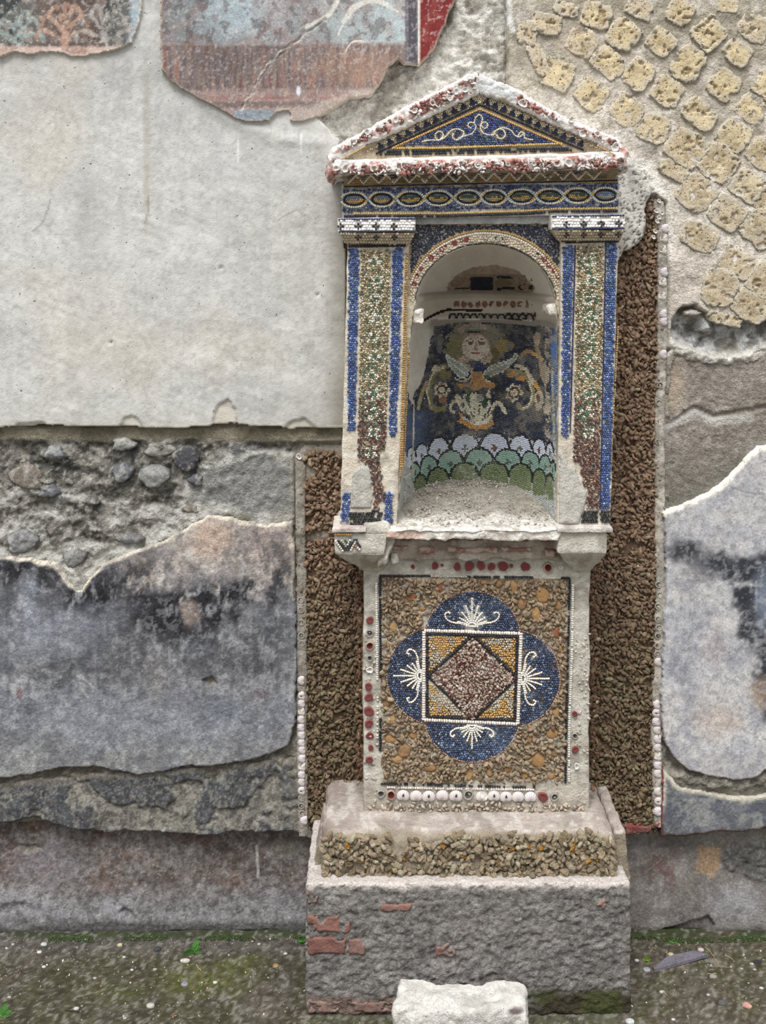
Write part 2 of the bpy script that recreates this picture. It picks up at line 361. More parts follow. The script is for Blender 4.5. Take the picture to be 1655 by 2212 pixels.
def wall_p(x, y, d=None):
    base = (fb(x, y, 60, 5, 1, g=.62)-.5)*.042+(fb(x, y, 200, 3, 2)-.5)*.016
    lumpy = np.abs(fb(x, y, 30, 4, 3, g=.65)-.5)*.036
    p = base-lumpy+.004
    ml = sm(940, 980, y)*(1-sm(1200, 1300, y))*(1-sm(640, 660, x))
    p = p-ml*.006
    # undercut mortar band below the upper plaster
    m = sm(915, 928, y)*(1-sm(948, 962, y+(fb(x, y, 60, 3, 4)-.5)*26))*(1-sm(735, 750, x)); p = p*(1-m)+m*(.006)
    # smoother patch right of the rubble
    m = pm(x, y, [(480, 985), (520, 965), (640, 985), (640, 1130), (400, 1120), (400, 1060)], 10, 14, 40, 3); p = p*(1-.55*m)+m*.004
    # tufa field mortar
    tf = sm(-6, 6, x-(1092+(fb(x, y, 30, 3, 5)-.5)*6))*(1-sm(700, 760, y))
    pt = .010+(fb(x, y, 45, 5, 6)-.5)*.013+(fb(x, y, 160, 2, 7)-.5)*.006
    p = p*(1-tf)+pt*tf
    j = np.exp(-((x-(1092+(fb(x, y, 40, 3, 8)-.5)*14))/3.0)**2)*(y < 175)*(x > 1050); p = p-j*.018
    # mortar against the shrine's right flank
    m = pm(x, y, [(1340, 345), (1390, 360), (1425, 430), (1400, 450), (1405, 500), (1345, 560), (1330, 560)], 10, 10, 30, 4); p = p*(1-.8*m)+m*.008
    m = pm(x, y, HOLE, 5, 6, 18, 5); p = p*(1-m)+m*(-.016+(fb(x, y, 30, 5, 6)-.5)*.07)
    # raised cream rim below the hole
    m = np.exp(-(psdf(x, y, HOLE)+9)**2/60.)*(y > 735); p = p+m*.004
    m = sm(1690, 1720, y)*(x > 1400); p = p*(1-m)+m*(-.006+(fb(x, y, 40, 4, 7)-.5)*.02)
    m = sm(1660, 1700, y)*(x < 700); p = p*(1-m)+m*(-.004+(fb(x, y, 40, 4, 7)-.5)*.016)
    # skirting zone recess
    m = sm(1775, 1795, y); p = p*(1-m)+m*(-.052)
    # gap along the crust strips
    for P_ in (P_CL, P_CR):
        m = sm(-9, -2, psdf(x, y, P_)); p = p*(1-m)+m*(-.012)
    return p
def wall_c(x, y, d=None):
    f1 = fb(x, y, 50, 5, 21); f2 = fb(x, y, 18, 4, 22); f3 = fb(x, y, 130, 4, 23); f4 = fb(x, y, 7, 3, 24)
    c = flat(x, (132, 125, 113))
    c = mix(c, sm(.45, .62, f1), (105, 100, 90)); c = mix(c, sm(.52, .66, f2)*.7, (160, 154, 142)); c = mix(c, sm(.6, .7, f4)*.5, (88, 84, 76))
    # left rubble
    m = sm(925, 945, y)*(x < 700)*(y < 1320)
    cr = flat(x, (132, 128, 119)); cr = mix(cr, sm(.46, .60, f1), (96, 93, 86)); cr = mix(cr, sm(.5, .62, f2)*.55, (150, 147, 138)); cr = mix(cr, sm(.58, .68, f3)*.7, (112, 112, 116)); cr = mix(cr, sm(.55, .65, f4)*.55, (180, 176, 166)); cr = mix(cr, sm(.56, .66, fb(x, y, 8, 3, 25))*.5, (74, 70, 64)); cr = mix(cr, sm(.6, .70, fb(x, y, 26, 4, 31))*.6, (70, 66, 62))
    cr = mix(cr, pm(x, y, [(430, 1010), (500, 985), (640, 985), (640, 1130), (400, 1120)], 14, 16, 40, 3)*.6, (146, 145, 140))
    # light lime runs over the rubble
    for L_, w_ in ((((0, 1090), (60, 1050), (150, 1070), (250, 1085), (380, 1130)), 12), (((500, 985), (440, 1020), (395, 1060), (395, 1120)), 9), (((0, 1150), (40, 1130), (85, 1150), (110, 1200), (160, 1250)), 11), (((90, 1200), (150, 1190), (210, 1190), (300, 1160), (400, 1120), (460, 1096)), 15), (((640, 980), (560, 975), (490, 1000)), 6), (((-20, 1188), (60, 1192), (130, 1225), (172, 1262), (215, 1205), (300, 1172), (380, 1140), (450, 1098), (540, 1116), (640, 1118)), 15), (((0, 1140), (30, 1115), (110, 1110), (200, 1140)), 8), (((240, 1130), (300, 1100), (400, 1110)), 8)):
        cr = mix(cr, (1-sm(.3, 1.3, ldist(x+(f2-.5)*30, y+(f1-.5)*40, L_)/w_))*.75, (182, 180, 172))
    c = c*(1-m[..., None])+cr*m[..., None]
    m = sm(915, 925, y)*(1-sm(946, 958, y+(fb(x, y, 60, 3, 4)-.5)*26))*(x < 755); c = mix(c, m, (136, 128, 108)); c = mix(c, m*sm(.5, .6, f1)*.6, (96, 90, 72))
    # whitish zone between fresco and shrine
    m = pm(x, y, [(560, 262), (640, 240), (760, 190), (850, 120), (980, 40), (990, -170), (1095, -170), (1095, 170), (1030, 175), (745, 345), (700, 330)], 10, 10, 30, 6)
    cw = flat(x, (204, 200, 190)); cw = mix(cw, sm(.5, .62, f1)*.8, (150, 143, 130)); cw = mix(cw, sm(.56, .66, f2)*.5, (210, 206, 196)); cw = mix(cw, pm(x, y, [(985, 90), (1095, 60), (1095, 165), (1000, 165)], 10, 12, 30, 3)*.5*sm(.4, .6, f2), (120, 108, 84))
    c = c*(1-m[..., None])+cw*m[..., None]
    # tufa field mortar
    m = sm(-4, 4, x-1093)*(1-sm(700, 745, y))
    ct = flat(x, (190, 180, 162)); g = sm(40, 330, y-.25*(x-1300)+(f3-.5)*200)
    ct = ct*(1-g[..., None])+lin((206, 197, 184))*g[..., None]
    ct = mix(ct, (1-g)*.75, (156, 148, 130)); ct = mix(ct, sm(.52, .65, f1)*.45, (214, 206, 196)); ct = mix(ct, sm(.55, .68, fb(x, y, 30, 4, 41))*.45, (150, 138, 118)); ct = mix(ct, sm(.58, .7, f4)*.35, (120, 110, 95))
    ct = mix(ct, blob(x, y, 1185, 55, 50, 38, .5, 14, 20, 8)*.5, (160, 150, 138)); ct = mix(ct, blob(x, y, 1255, 95, 42, 36, .5, 10, 20, 9)*.6, (190, 165, 142))
    ct = mix(ct, pm(x, y, [(1340, 340), (1400, 350), (1440, 430), (1445, 560), (1400, 450), (1350, 380)], 12, 8, 20, 3)*.8, (224, 220, 210))
    ct = mix(ct, pm(x, y, [(1440, 560), (1520, 560), (1540, 650), (1500, 660), (1440, 690)], 14, 12, 20, 3)*.6, (196, 184, 172))
    ct = mix(ct, (1-sm(3, 9, ldist(x, y, [(1096, -20), (1098, 40), (1106, 66)])))*.9, (215, 215, 210))
    c = c*(1-m[..., None])+ct*m[..., None]
    m = pm(x, y, [(1340, 345), (1390, 360), (1425, 430), (1400, 450), (1405, 500), (1345, 600), (1330, 600)], 10, 10, 30, 4); c = mix(c, m, (196, 192, 182)); c = mix(c, m*sm(.6, .66, f4)*.8, (90, 80, 70))
    m = pm(x, y, HOLE, 5, 6, 18, 5); c = mix(c, m, (182, 182, 180)); c = mix(c, m*sm(.45, .6, f2)*.9, (118, 114, 108)); c = mix(c, m*sm(.52, .62, f1)*.7, (140, 132, 118)); c = mix(c, m*(1-sm(672, 700, y+(f1-.5)*30))*.7, (136, 128, 110))
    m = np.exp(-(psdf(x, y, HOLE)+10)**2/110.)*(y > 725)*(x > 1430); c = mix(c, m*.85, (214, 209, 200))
    m = sm(1100, 1120, y)*(1-sm(1130, 1700, y))*(x > 1400); c = mix(c, m*.6, (170, 165, 155))
    m = (y > 1640)*(x > 1400)*1.0; c = mix(c, m*.9, (128, 124, 112)); c = mix(c, m*sm(.5, .6, f2)*.5, (168, 160, 145))
    m = (y > 1640)*(x < 720)*1.0; c = mix(c, m*.9, (116, 110, 98)); c = mix(c, m*sm(.5, .6, f2)*.5, (150, 144, 130))
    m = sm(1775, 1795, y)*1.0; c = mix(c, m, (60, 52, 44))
    m = sm(1985, 2000, y)*1.0; c = mix(c, m*.7, (46, 50, 30))
    for P_, s_ in ((P_CL, 1), (P_CR, 1)):
        m = 1-sm(4, 14, np.abs(psdf(x, y, P_)+4)); c = mix(c, m*.7*(y > 560), (165, 158, 146))
    return c
cov = lambda x, y: (np.max(np.stack([psdf(x, y, q) for q in (P_A, P_E, P_H, P_I)]), 0) > 16) | (psdf(x, y, [(845, 500), (1195, 500), (1195, 1130), (845, 1130)]) > 4)
sp = 3.3
X, Y = np.meshgrid(np.arange(-180, 1840, sp), np.arange(-180, 2045, sp))
cv = cov(X, Y); keep = ~(cv[:-1, :-1] & cv[1:, 1:] & cv[1:, :-1] & cv[:-1, 1:])
P = W(X, Y, 0); P[..., 1] = -wall_p(X, Y)
idx = np.arange(X.size).reshape(X.shape)
f = np.stack([idx[1:, :-1], idx[1:, 1:], idx[:-1, 1:], idx[:-1, :-1]], -1)[keep]
u, inv = np.unique(f, return_inverse=True)
wall = mesh('wall_back', P.reshape(-1, 3)[u], inv.reshape(f.shape), wall_c(X, Y).reshape(-1, 3)[u], M_rubble, None, True, 'structure', origin=(0, 0, 0))
wall['label'] = 'ancient courtyard wall of layered plaster, rubble, painted fragments and tufa blocks behind the mosaic shrine'

# the same wall beyond the picture, coarser
for x0, x1, y0, y1 in ((-1500, -170, -1000, 2045), (1830, 3100, -1000, 2045), (-180, 1840, -1000, -170)):
    X, Y = np.meshgrid(np.linspace(x0, x1, int((x1-x0)/12)), np.linspace(y0, y1, int((y1-y0)/12))); P = W(X, Y, 0); P[..., 1] = -.004-(fb(X, Y, 120, 3, 45)-.5)*.02
    c = mix(flat(X, (176, 172, 162)), sm(.45, .6, fb(X, Y, 200, 4, 46))*.6, (140, 134, 124)); c = mix(c, sm(900, 960, Y), (124, 120, 116)); g = np.arange(X.size).reshape(X.shape)
    mesh('masonry', P.reshape(-1, 3), np.stack([g[1:, :-1], g[1:, 1:], g[:-1, 1:], g[:-1, :-1]], -1).reshape(-1, 4), c.reshape(-1, 3), M_rubble, wall, True)
# ---- upper plaster
def pA(x, y, d): 
    p = .024+(fb(x, y, 260, 3, 51)-.5)*.014+(fb(x, y, 60, 4, 52)-.5)*.0045
    # trowel scratches
    q = x*.9+y*.35; r = -x*.35+y*.9; p = p+(fb(q, r, 90, 4, 53, sy=9)-.5)*.0014*sm(.45, .6, fb(x, y, 150, 2, 54))
    for L_ in ([(430, 215), (520, 270), (600, 300), (690, 310)],): p = p+.004*np.exp(-(ldist(x, y, L_)/14)**2)
    for cx_, cy_ in ((478, 578), (686, 637), (240, 740)): p = p-.008*np.exp(-((x-cx_)**2+(y-cy_)**2)/10)
    for Q in ([(455, 930), (462, 900), (470, 876), (492, 862), (508, 885), (512, 930)], [(250, 930), (270, 902), (285, 896), (300, 908), (312, 930)], [(600, 940), (630, 908), (660, 904), (690, 930)], [(0, 940), (40, 915), (95, 913), (98, 925)]):
        p = p-.006*pm(x, y, Q, 1.5, 3, 8, 4)
    return p
def cA(x, y, d):
    f1 = fb(x, y, 170, 5, 61); f2 = fb(x, y, 40, 4, 62); f3 = fb(x, y, 26, 4, 63, sy=300); f4 = fb(x, y, 6, 3, 64)
    c = flat(x, (190, 188, 183)); c = mix(c, sm(.45, .65, f1)*.6, (176, 175, 172)); c = mix(c, sm(.5, .65, f2)*.35, (204, 203, 199))
    c = mix(c, sm(.5, .7, f3)*.28, (166, 166, 164)); c = mix(c, sm(.55, .75, fb(x, y, 300, 3, 65))*.35, (196, 184, 164))
    c = mix(c, sm(.58, .68, f4)*.3, (146, 142, 134)); c = mix(c, sm(.54, .64, fb(x, y, 18, 4, 66, g=.7))*.22, (160, 157, 150)); c = mix(c, sm(.54, .64, fb(x, y, 14, 4, 67, g=.7))*.3, (214, 213, 208))
    c = mix(c, (1-sm(2, 12, np.abs(x-(316+.004*(y-150)))))*(1-sm(420, 560, y))*sm(140, 170, y)*.4, (150, 142, 125))
    c = mix(c, (1-sm(0, 60, np.abs(x-190)))*sm(250, 400, y)*(1-sm(600, 900, y))*.3, (150, 150, 146))
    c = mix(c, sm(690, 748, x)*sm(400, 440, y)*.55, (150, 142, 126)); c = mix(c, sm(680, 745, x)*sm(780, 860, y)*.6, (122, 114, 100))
    c = mix(c, sm(860, 925, y+(f2-.5)*60)*.25, (150, 145, 130)); c = mix(c, (1-sm(3, 9, d))*(y > 900)*.8, (206, 200, 186))
    c = mix(c, (1-sm(120, 330, y))*(x > 330)*(x < 700)*sm(.4, .6, f2)*.4, (204, 200, 190))
    for Q in ([(455, 930), (462, 900), (470, 876), (492, 862), (508, 885), (512, 930)], [(250, 930), (270, 902), (285, 896), (300, 908), (312, 930)], [(600, 940), (630, 908), (660, 904), (690, 930)]):
        c = mix(c, pm(x, y, Q, 1.5, 3, 8, 4)*.7, (196, 188, 172))
    # hairline cracks
    for L_ in ([(110, 430), (102, 455), (90, 480), (70, 500)], [(318, 420), (320, 450), (312, 480)], [(600, 480), (640, 452), (670, 470)]):
        c = mix(c, (1-sm(.6, 2.2, ldist(x+(f2-.5)*10, y+(f2-.5)*10, L_)))*.5, (110, 104, 94))
    c = mix(c, (1-sm(1, 3, ldist(x, y, [(650, 290), (651, 330)])))*.7, (225, 225, 222)); c = mix(c, (1-sm(1, 3, ldist(x, y, [(515, 300), (514, 350)])))*.6, (222, 222, 218))
    return c
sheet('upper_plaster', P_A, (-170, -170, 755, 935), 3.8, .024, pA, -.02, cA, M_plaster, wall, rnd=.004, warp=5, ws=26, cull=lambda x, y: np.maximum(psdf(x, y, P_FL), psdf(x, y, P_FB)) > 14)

# ---- fresco fragments
def pF(x, y, d): return .034+(fb(x, y, 200, 3, 71)-.5)*.010+(fb(x, y, 40, 4, 72)-.5)*.003-.004*(1-sm(1, 4, ldist(x+(fb(x, y, 20, 3, 3)-.5)*16, y, [(700, 40), (660, 70), (600, 120), (570, 160), (545, 200), (525, 240)])))
def cFL(x, y, d):
    f1 = fb(x, y, 36, 5, 81); f2 = fb(x, y, 12, 4, 82); f3 = fb(x, y, 5, 3, 83)
    c = flat(x, (104, 102, 98)); c = mix(c, sm(.45, .58, f1), (72, 76, 76)); c = mix(c, sm(.52, .62, f2)*.7, (146, 140, 132))
    c = mix(c, sm(55, 95, x)*(1-sm(215, 240, x))*.6, (112, 88, 80))
    # pale leaves left
    for k, (bx, a0, n_, r_, colr) in enumerate(((40, -1.2, 6, 78, (134, 146, 142)), (140, -1.35, 7, 92, (166, 132, 112)), (225, -1.2, 6, 88, (150, 146, 140)))):
        for i in range(n_):
            a = math.pi*(.12+.76*i/(n_-1)); ex, ey = bx+math.cos(a)*r_*.55, 100-math.sin(a)*r_; mx, my = bx+math.cos(a)*r_*.15, 100-math.sin(a)*r_*.6
            hk = 12*(1 if math.cos(a) > 0 else -1)
            L_ = spline([(bx, 100), (mx, my), (ex, ey), (ex+hk, ey+8), (ex+hk*1.2, ey+18)], 5)
            c = mix(c, (1-sm(.5, 1.2, ldist(x+(f2-.5)*8, y+(f2-.5)*8, L_)/5.5))*.8*sm(.25, .5, f2), colr)
    c = mix(c, sm(268, 285, x+(f1-.5)*30)*(1-sm(88, 104, y)), (140, 156, 164)); c = mix(c, sm(268, 285, x)*sm(.5, .6, f2)*.5, (170, 150, 140))
    c = mix(c, sm(96, 103, y+(f2-.5)*6), (176, 150, 138)); c = mix(c, sm(96, 103, y)*sm(.5, .62, f1)*.6, (150, 118, 104)); c = mix(c, (1-sm(2, 6, d))*.6, (196, 186, 172))
    c = mix(c, sm(.62, .7, f3)*.35, (190, 184, 176))
    return c
sheet('fresco_fragment', P_FL, (-170, -170, 312, 130), 2.6, .034, pF, .014, cFL, M_fresco, wall, rnd=.002, warp=4, ws=16, seed=3)
def cFB(x, y, d):
    f1 = fb(x, y, 60, 5, 91); f2 = fb(x, y, 16, 4, 92); f3 = fb(x, y, 5, 3, 93); fs = fb(x, y, 5, 3, 94, sy=40)
    c = flat(x, (138, 131, 130)); c = mix(c, (1-sm(420, 560, x+(f1-.5)*120))*(1-sm(80, 110, y)), (128, 132, 134)); c = mix(c, blob(x, y, 545, 20, 90, 70, .6, 30, 50, 3)*.8, (152, 166, 172))
    c = mix(c, blob(x, y, 790, 30, 130, 80, .4, 16, 40, 4)*(1-sm(88, 98, y))*.85, (150, 160, 160)); c = mix(c, blob(x, y, 850, 70, 40, 60, .4, 10, 40, 4)*(1-sm(88, 98, y))*.8, (158, 170, 172))
    c = mix(c, sm(.5, .62, f1)*.4, (150, 126, 118)); c = mix(c, sm(.56, .64, f2)*.6, (104, 96, 96)); c = mix(c, sm(.6, .68, fb(x, y, 30, 4, 95))*.4*(y < 90), (128, 96, 92))
    lo = sm(94, 102, y+(f2-.5)*5)
    c = mix(c, lo*.85, (122, 107, 104)); c = mix(c, lo*sm(.5, .62, fs)*.4, (160, 130, 108)); c = mix(c, lo*sm(.55, .65, fb(x, y, 5, 3, 97, sy=36))*.55, (96, 84, 88)); c = mix(c, lo*sm(.62, .68, fb(x, y, 7, 3, 98, sy=30))*.35, (150, 84, 72))
    c = mix(c, lo*blob(x, y, 780, 145, 90, 40, .6, 14, 30, 3)*.35, (180, 140, 112)); c = mix(c, lo*blob(x, y, 470, 130, 60, 30, .6, 14, 30, 3)*.4, (96, 88, 92))
    c = mix(c, (1-sm(1.5, 4.5, np.abs(y-(97-.004*(x-345))+(f2-.5)*5)))*.45*sm(.4, .55, f2)*(x < 868), (156, 120, 106))
    c = mix(c, sm(188, 200, y+(f1-.5)*18)*.5, (168, 142, 134)); c = mix(c, (1-sm(2, 5, np.abs(y-212+(f2-.5)*7)))*sm(.42, .6, f1)*.5*(x < 750), (150, 92, 84))
    c = mix(c, (1-sm(4, 9, np.abs(y-226+(f2-.5)*8)))*.5, (92, 80, 78)); c = mix(c, pm(x, y, [(505, 236), (592, 236), (600, 244), (580, 264), (540, 270), (505, 258)], 2, 3, 8, 4)*.9, (124, 136, 146))
    c = mix(c, pm(x, y, [(600, 232), (640, 236), (760, 200), (800, 190), (830, 210), (700, 262), (600, 262)], 6, 8, 20, 4)*.6, (170, 158, 146))
    c = mix(c, sm(874, 877, x)*(1-sm(900, 903, x)), (92, 88, 96)); c = mix(c, sm(874, 877, x)*(1-sm(881, 884, x))*.5, (128, 124, 130)); c = mix(c, sm(902, 903.5, x)*(1-sm(906, 908, x)), (198, 186, 172)); c = mix(c, sm(907, 909, x), (138, 46, 44)); c = mix(c, sm(907, 909, x)*sm(.5, .6, f2)*.4, (156, 78, 70))
    c = mix(c, sm(907, 909, x)*sm(.68, .74, f3)*.5, (176, 120, 112))
    # cracks filled with lime
    for L_, w_ in (([(738, -20), (720, 20), (690, 44), (664, 58)], 5), ([(832, 8), (800, 0), (770, 10), (752, 30), (742, 46)], 6), ([(664, 58), (640, 90), (605, 110), (578, 140), (552, 180), (540, 210), (520, 238)], 2.2), ([(742, 46), (730, 75)], 2), ([(745, 108), (765, 92), (790, 88)], 2), ([(832, 8), (858, 24)], 2)):
        c = mix(c, (1-sm(.6, 1.25, ldist(x+(f2-.5)*9, y+(f2-.5)*9, L_)/w_))*.9, (188, 184, 174))
    c = mix(c, blob(x, y, 645, 196, 5, 10, .3), (190, 193, 200)); c = mix(c, (1-sm(1.5, 5, d))*.6, (190, 176, 158)); c = mix(c, sm(.62, .7, f3)*.3, (186, 180, 176))
    return c
sheet('fresco_fragment', P_FB, (343, -170, 990, 272), 2.6, .036, pF, .010, cFB, M_fresco, wall, rnd=.002, warp=4, ws=16, seed=4)

# ---- lower painted plaster, left
def pE(x, y, d): return .016+(fb(x, y, 220, 3, 101)-.5)*.010+(fb(x, y, 50, 4, 102)-.5)*.004+(fb(x, y, 12, 3, 103)-.5)*.0012-.010*pm(x, y, [(436, 1470), (458, 1462), (468, 1478), (452, 1482)], 1)
def cE(x, y, d):
    f1 = fb(x, y, 90, 5, 111); f2 = fb(x, y, 26, 5, 112); f3 = fb(x, y, 7, 3, 113); fs = fb(x, y, 9, 4, 114, sy=110); fw = fb(x, y, 45, 4, 115)
    c = flat(x, (126, 126, 130)); c = mix(c, sm(.42, .62, f1)*.7, (106, 108, 114)); c = mix(c, sm(.5, .64, f2)*.45, (150, 150, 152)); c = mix(c, sm(.50, .64, fs)*.42*sm(1280, 1330, y)*(1-sm(1480, 1580, y)), (84, 86, 92))
    c = mix(c, sm(1460, 1560, y+(f1-.5)*120)*.45, (120, 122, 130)); c = mix(c, sm(1550, 1650, y+(f1-.5)*60)*.5, (138, 136, 130)); c = mix(c, sm(.55, .66, fb(x, y, 60, 4, 116))*.3*(y > 1500), (104, 110, 124))
    up = 1-sm(1250, 1300, y+(fw-.5)*110-(x < 200)*(-60)); up = up*sm(225, 330, x+(f1-.5)*60)
    c = mix(c, up*.9, (160, 148, 138)); c = mix(c, up*sm(.5, .62, f2)*.5, (178, 172, 168))
    c = mix(c, blob(x, y, 455, 1160, 40, 45, .5, 14, 30, 3)*.7, (170, 142, 122)); c = mix(c, blob(x, y, 580, 1170, 60, 40, .6, 14, 30, 3)*.5, (164, 140, 128))
    c = mix(c, sm(.54, .62, fb(x-y*.3, y, 16, 3, 117, sy=50))*blob(x, y, 590, 1190, 70, 60, .5)*.6, (98, 86, 80)); c = mix(c, blob(x, y, 300, 1215, 40, 34, .5, 16, 20, 3)*.7, (92, 80, 70))
    # soot-like dark patches
    for cx_, cy_, rx, ry, a in ((185, 1295, 58, 48, 1), (240, 1262, 75, 46, .9), (330, 1310, 45, 40, 1), (395, 1318, 100, 48, 1.2), (350, 1345, 70, 34, 1.1), (455, 1305, 70, 42, 1.1), (530, 1275, 70, 26, 1), (610, 1280, 46, 30, .9), (600, 1230, 26, 46, .7), (20, 1225, 60, 40, 1), (90, 1235, 50, 50, .9), (330, 1240, 40, 30, .6), (60, 1330, 60, 40, .4), (260, 1420, 70, 60, .45), (480, 1420, 110, 50, .45), (590, 1400, 40, 80, .4), (40, 1290, 30, 30, .3), (400, 1375, 90, 30, .45), (130, 1440, 60, 40, .35)):
        m = blob(x, y, cx_, cy_, rx, ry, .55, 26, 26, int(cx_)); c = mix(c, m*a*sm(.30, .50, fb(x, y, 16, 4, 118, sy=30, g=.65)), (42, 42, 48))
    c = mix(c, blob(x, y, 410, 1325, 22, 30, .4, 10, 16, 3)*.85, (140, 124, 114)); c = mix(c, blob(x, y, 335, 1470, 26, 55, .5, 10, 20, 3)*.45, (164, 160, 152)); c = mix(c, blob(x, y, 300, 1400, 40, 60, .6, 10, 20, 3)*.4, (96, 92, 96))
    c = mix(c, blob(x, y, 475, 1540, 40, 30, .6, 14, 20, 3)*.35, (100, 114, 136)); c = mix(c, blob(x, y, 65, 1290, 22, 50, .5, 10, 20, 3)*.5, (150, 158, 168))
    c = mix(c, blob(x, y, 560, 1500, 22, 8, .5, 8, 10, 3)*.6, (110, 78, 84)); c = mix(c, blob(x, y, 40, 1500, 6, 10, .5, 3, 10, 3)*.7, (116, 72, 76))
    for L_ in ([(165, 1462), (185, 1472), (200, 1486)], [(175, 1490), (190, 1508)]): c = mix(c, (1-sm(1, 3.5, ldist(x, y, L_)))*.6, (176, 172, 166))
    c = mix(c, pm(x, y, [(436, 1470), (458, 1462), (468, 1478), (452, 1482)], 1), (130, 122, 104))
    c = mix(c, (1-sm(3, 10, d+(f2-.5)*8))*(y < 1300)*.9, (186, 176, 158)); c = mix(c, (1-sm(2, 5, d))*(y > 1550)*.5, (90, 80, 72))
    fx = fb(x, y, 11, 4, 119, g=.7); c = mix(c, sm(.54, .62, fx)*.28, (160, 160, 160)); c = mix(c, (1-sm(.40, .47, fx))*.30, (76, 76, 82)); c = mix(c, blob(x, y, 130, 1370, 120, 50, .6, 40, 50, 3)*.4, (140, 144, 156)); c = mix(c, blob(x, y, 330, 1560, 200, 60, .6, 40, 50, 3)*.35, (140, 142, 150)); c = mix(c, sm(.54, .60, fb(x, y, 40, 4, 120, g=.65))*.35, (88, 88, 96))
    return c
sheet('painted_plaster', P_E, (-170, 1105, 645, 1695), 3.2, .018, pE, -.025, cE, M_grey, wall, rnd=.003, warp=5, ws=22, seed=5)
# ---- dark band below it
def pFb(x, y, d): return .008+(fb(x, y, 60, 4, 121)-.5)*.012-.006*sm(.5, .56, fb(x, y, 55, 4, 122))
def cFb(x, y, d):
    m = sm(.5, .56, fb(x, y, 55, 4, 122)); f2 = fb(x, y, 14, 4, 123); f3 = fb(x, y, 5, 3, 124)
    c = flat(x, (90, 91, 94)); c = mix(c, sm(.45, .6, f2)*.6, (70, 71, 76)); c = mix(c, m*.8, (122, 118, 106)); c = mix(c, m*sm(.5, .6, f2)*.6, (152, 146, 134)); c = mix(c, sm(.53, .6, fb(x, y, 9, 4, 125, g=.7))*.45, (146, 142, 132)); c = mix(c, (1-sm(.40, .47, fb(x, y, 9, 4, 126, g=.7)))*.5, (60, 58, 58)); c = mix(c, (1-sm(6, 16, d))*(y < 1720)*.6, (120, 112, 98))
    c = mix(c, sm(.6, .7, f3)*.3, (150, 148, 142)); c = mix(c, sm(600, 650, x)*.5, (128, 124, 112)); return c*.86
sheet('plaster_band', P_F, (-170, 1635, 700, 1830), 3.0, .010, pFb, -.045, cFb, M_grey, wall, rnd=.004, warp=6, ws=30, seed=6)
# ---- skirting plaster, left and right
P_GL = [(-170, 1740), (700, 1780), (712, 2030), (640, 2016), (560, 2008), (470, 2012), (400, 2008), (330, 2016), (200, 2018), (100, 2012), (0, 2016), (-170, 2018)]
def pG(x, y, d): 
    p = -.032+.012*sm(1830, 1990, y)+(fb(x, y, 150, 3, 131)-.5)*.008+(fb(x, y, 30, 4, 132)-.5)*.003
    p = p+.004*np.exp(-((y-(1990+(fb(x, y, 60, 2, 5)-.5)*16))/14)**2)*(x < 700)
    for cx_, cy_, rx, ry in ((60, 1838, 26, 9), (275, 1975, 18, 12), (40, 1975, 50, 22)): p = p-.006*blob(x, y, cx_, cy_, rx, ry, .4, 6, 12, 3)
    return p
def cG(x, y, d):
    f1 = fb(x, y, 70, 5, 141); f2 = fb(x, y, 20, 5, 142); f3 = fb(x, y, 6, 3, 143)
    c = flat(x, (122, 114, 108)); up = 1-sm(1900, 1960, y+(f1-.5)*60)
    c = mix(c, up*sm(.42, .58, f1)*.7, (100, 82, 74)); c = mix(c, up*sm(.5, .62, f2)*.5, (134, 128, 126)); c = mix(c, up*sm(.54, .62, fb(x, y, 34, 4, 144))*.4, (126, 90, 76))
    c = mix(c, (1-up)*.7, (134, 134, 138)); c = mix(c, (1-up)*sm(.5, .64, f1)*.4, (148, 148, 152)); c = mix(c, sm(.54, .62, fb(x, y, 12, 4, 145, g=.7))*.4, (156, 154, 154)); c = mix(c, (1-sm(.40, .48, fb(x, y, 12, 4, 146, g=.7)))*.45, (76, 68, 66)); c = mix(c, blob(x, y, 100, 1870, 90, 40, .5, 20, 30, 3)*.5, (128, 124, 130)); c = mix(c, blob(x, y, 620, 1830, 40, 18, .5, 10, 16, 3)*.6, (120, 116, 104))
    c = mix(c, sm(1975, 1995, y+(f1-.5)*20)*.6, (92, 86, 86)); c = mix(c, sm(2000, 2014, y)*.7, (54, 58, 34))
    c = mix(c, (1-sm(1.5, 4, ldist(x+(f2-.5)*5, y, [(553, 1832), (556, 1860), (557, 1896)])))*.8, (168, 166, 160)); c = mix(c, sm(690, 640, x)*0, (0, 0, 0))
    c = mix(c, blob(x, y, 60, 1838, 26, 9, .4, 6, 12, 3)*.7, (140, 134, 120)); c = mix(c, sm(.6, .72, f3)*.25, (160, 158, 156)); c = mix(c, (1-sm(.3, .4, f3))*.25, (70, 62, 58))
    c = mix(c, sm(660, 700, x)*.4, (80, 74, 70))
    return c*.82
sheet('skirting_plaster', P_GL, (-170, 1740, 715, 2035), 3.0, -.024, pG, -.07, cG, M_grey, wall, warp=5, ws=26, seed=7)
P_GR = [(1330, 1790), (1830, 1790), (1830, 2030), (1655, 2030), (1600, 2022), (1540, 2030), (1520, 2024), (1516, 2014), (1450, 2014), (1440, 2024), (1330, 2040)]
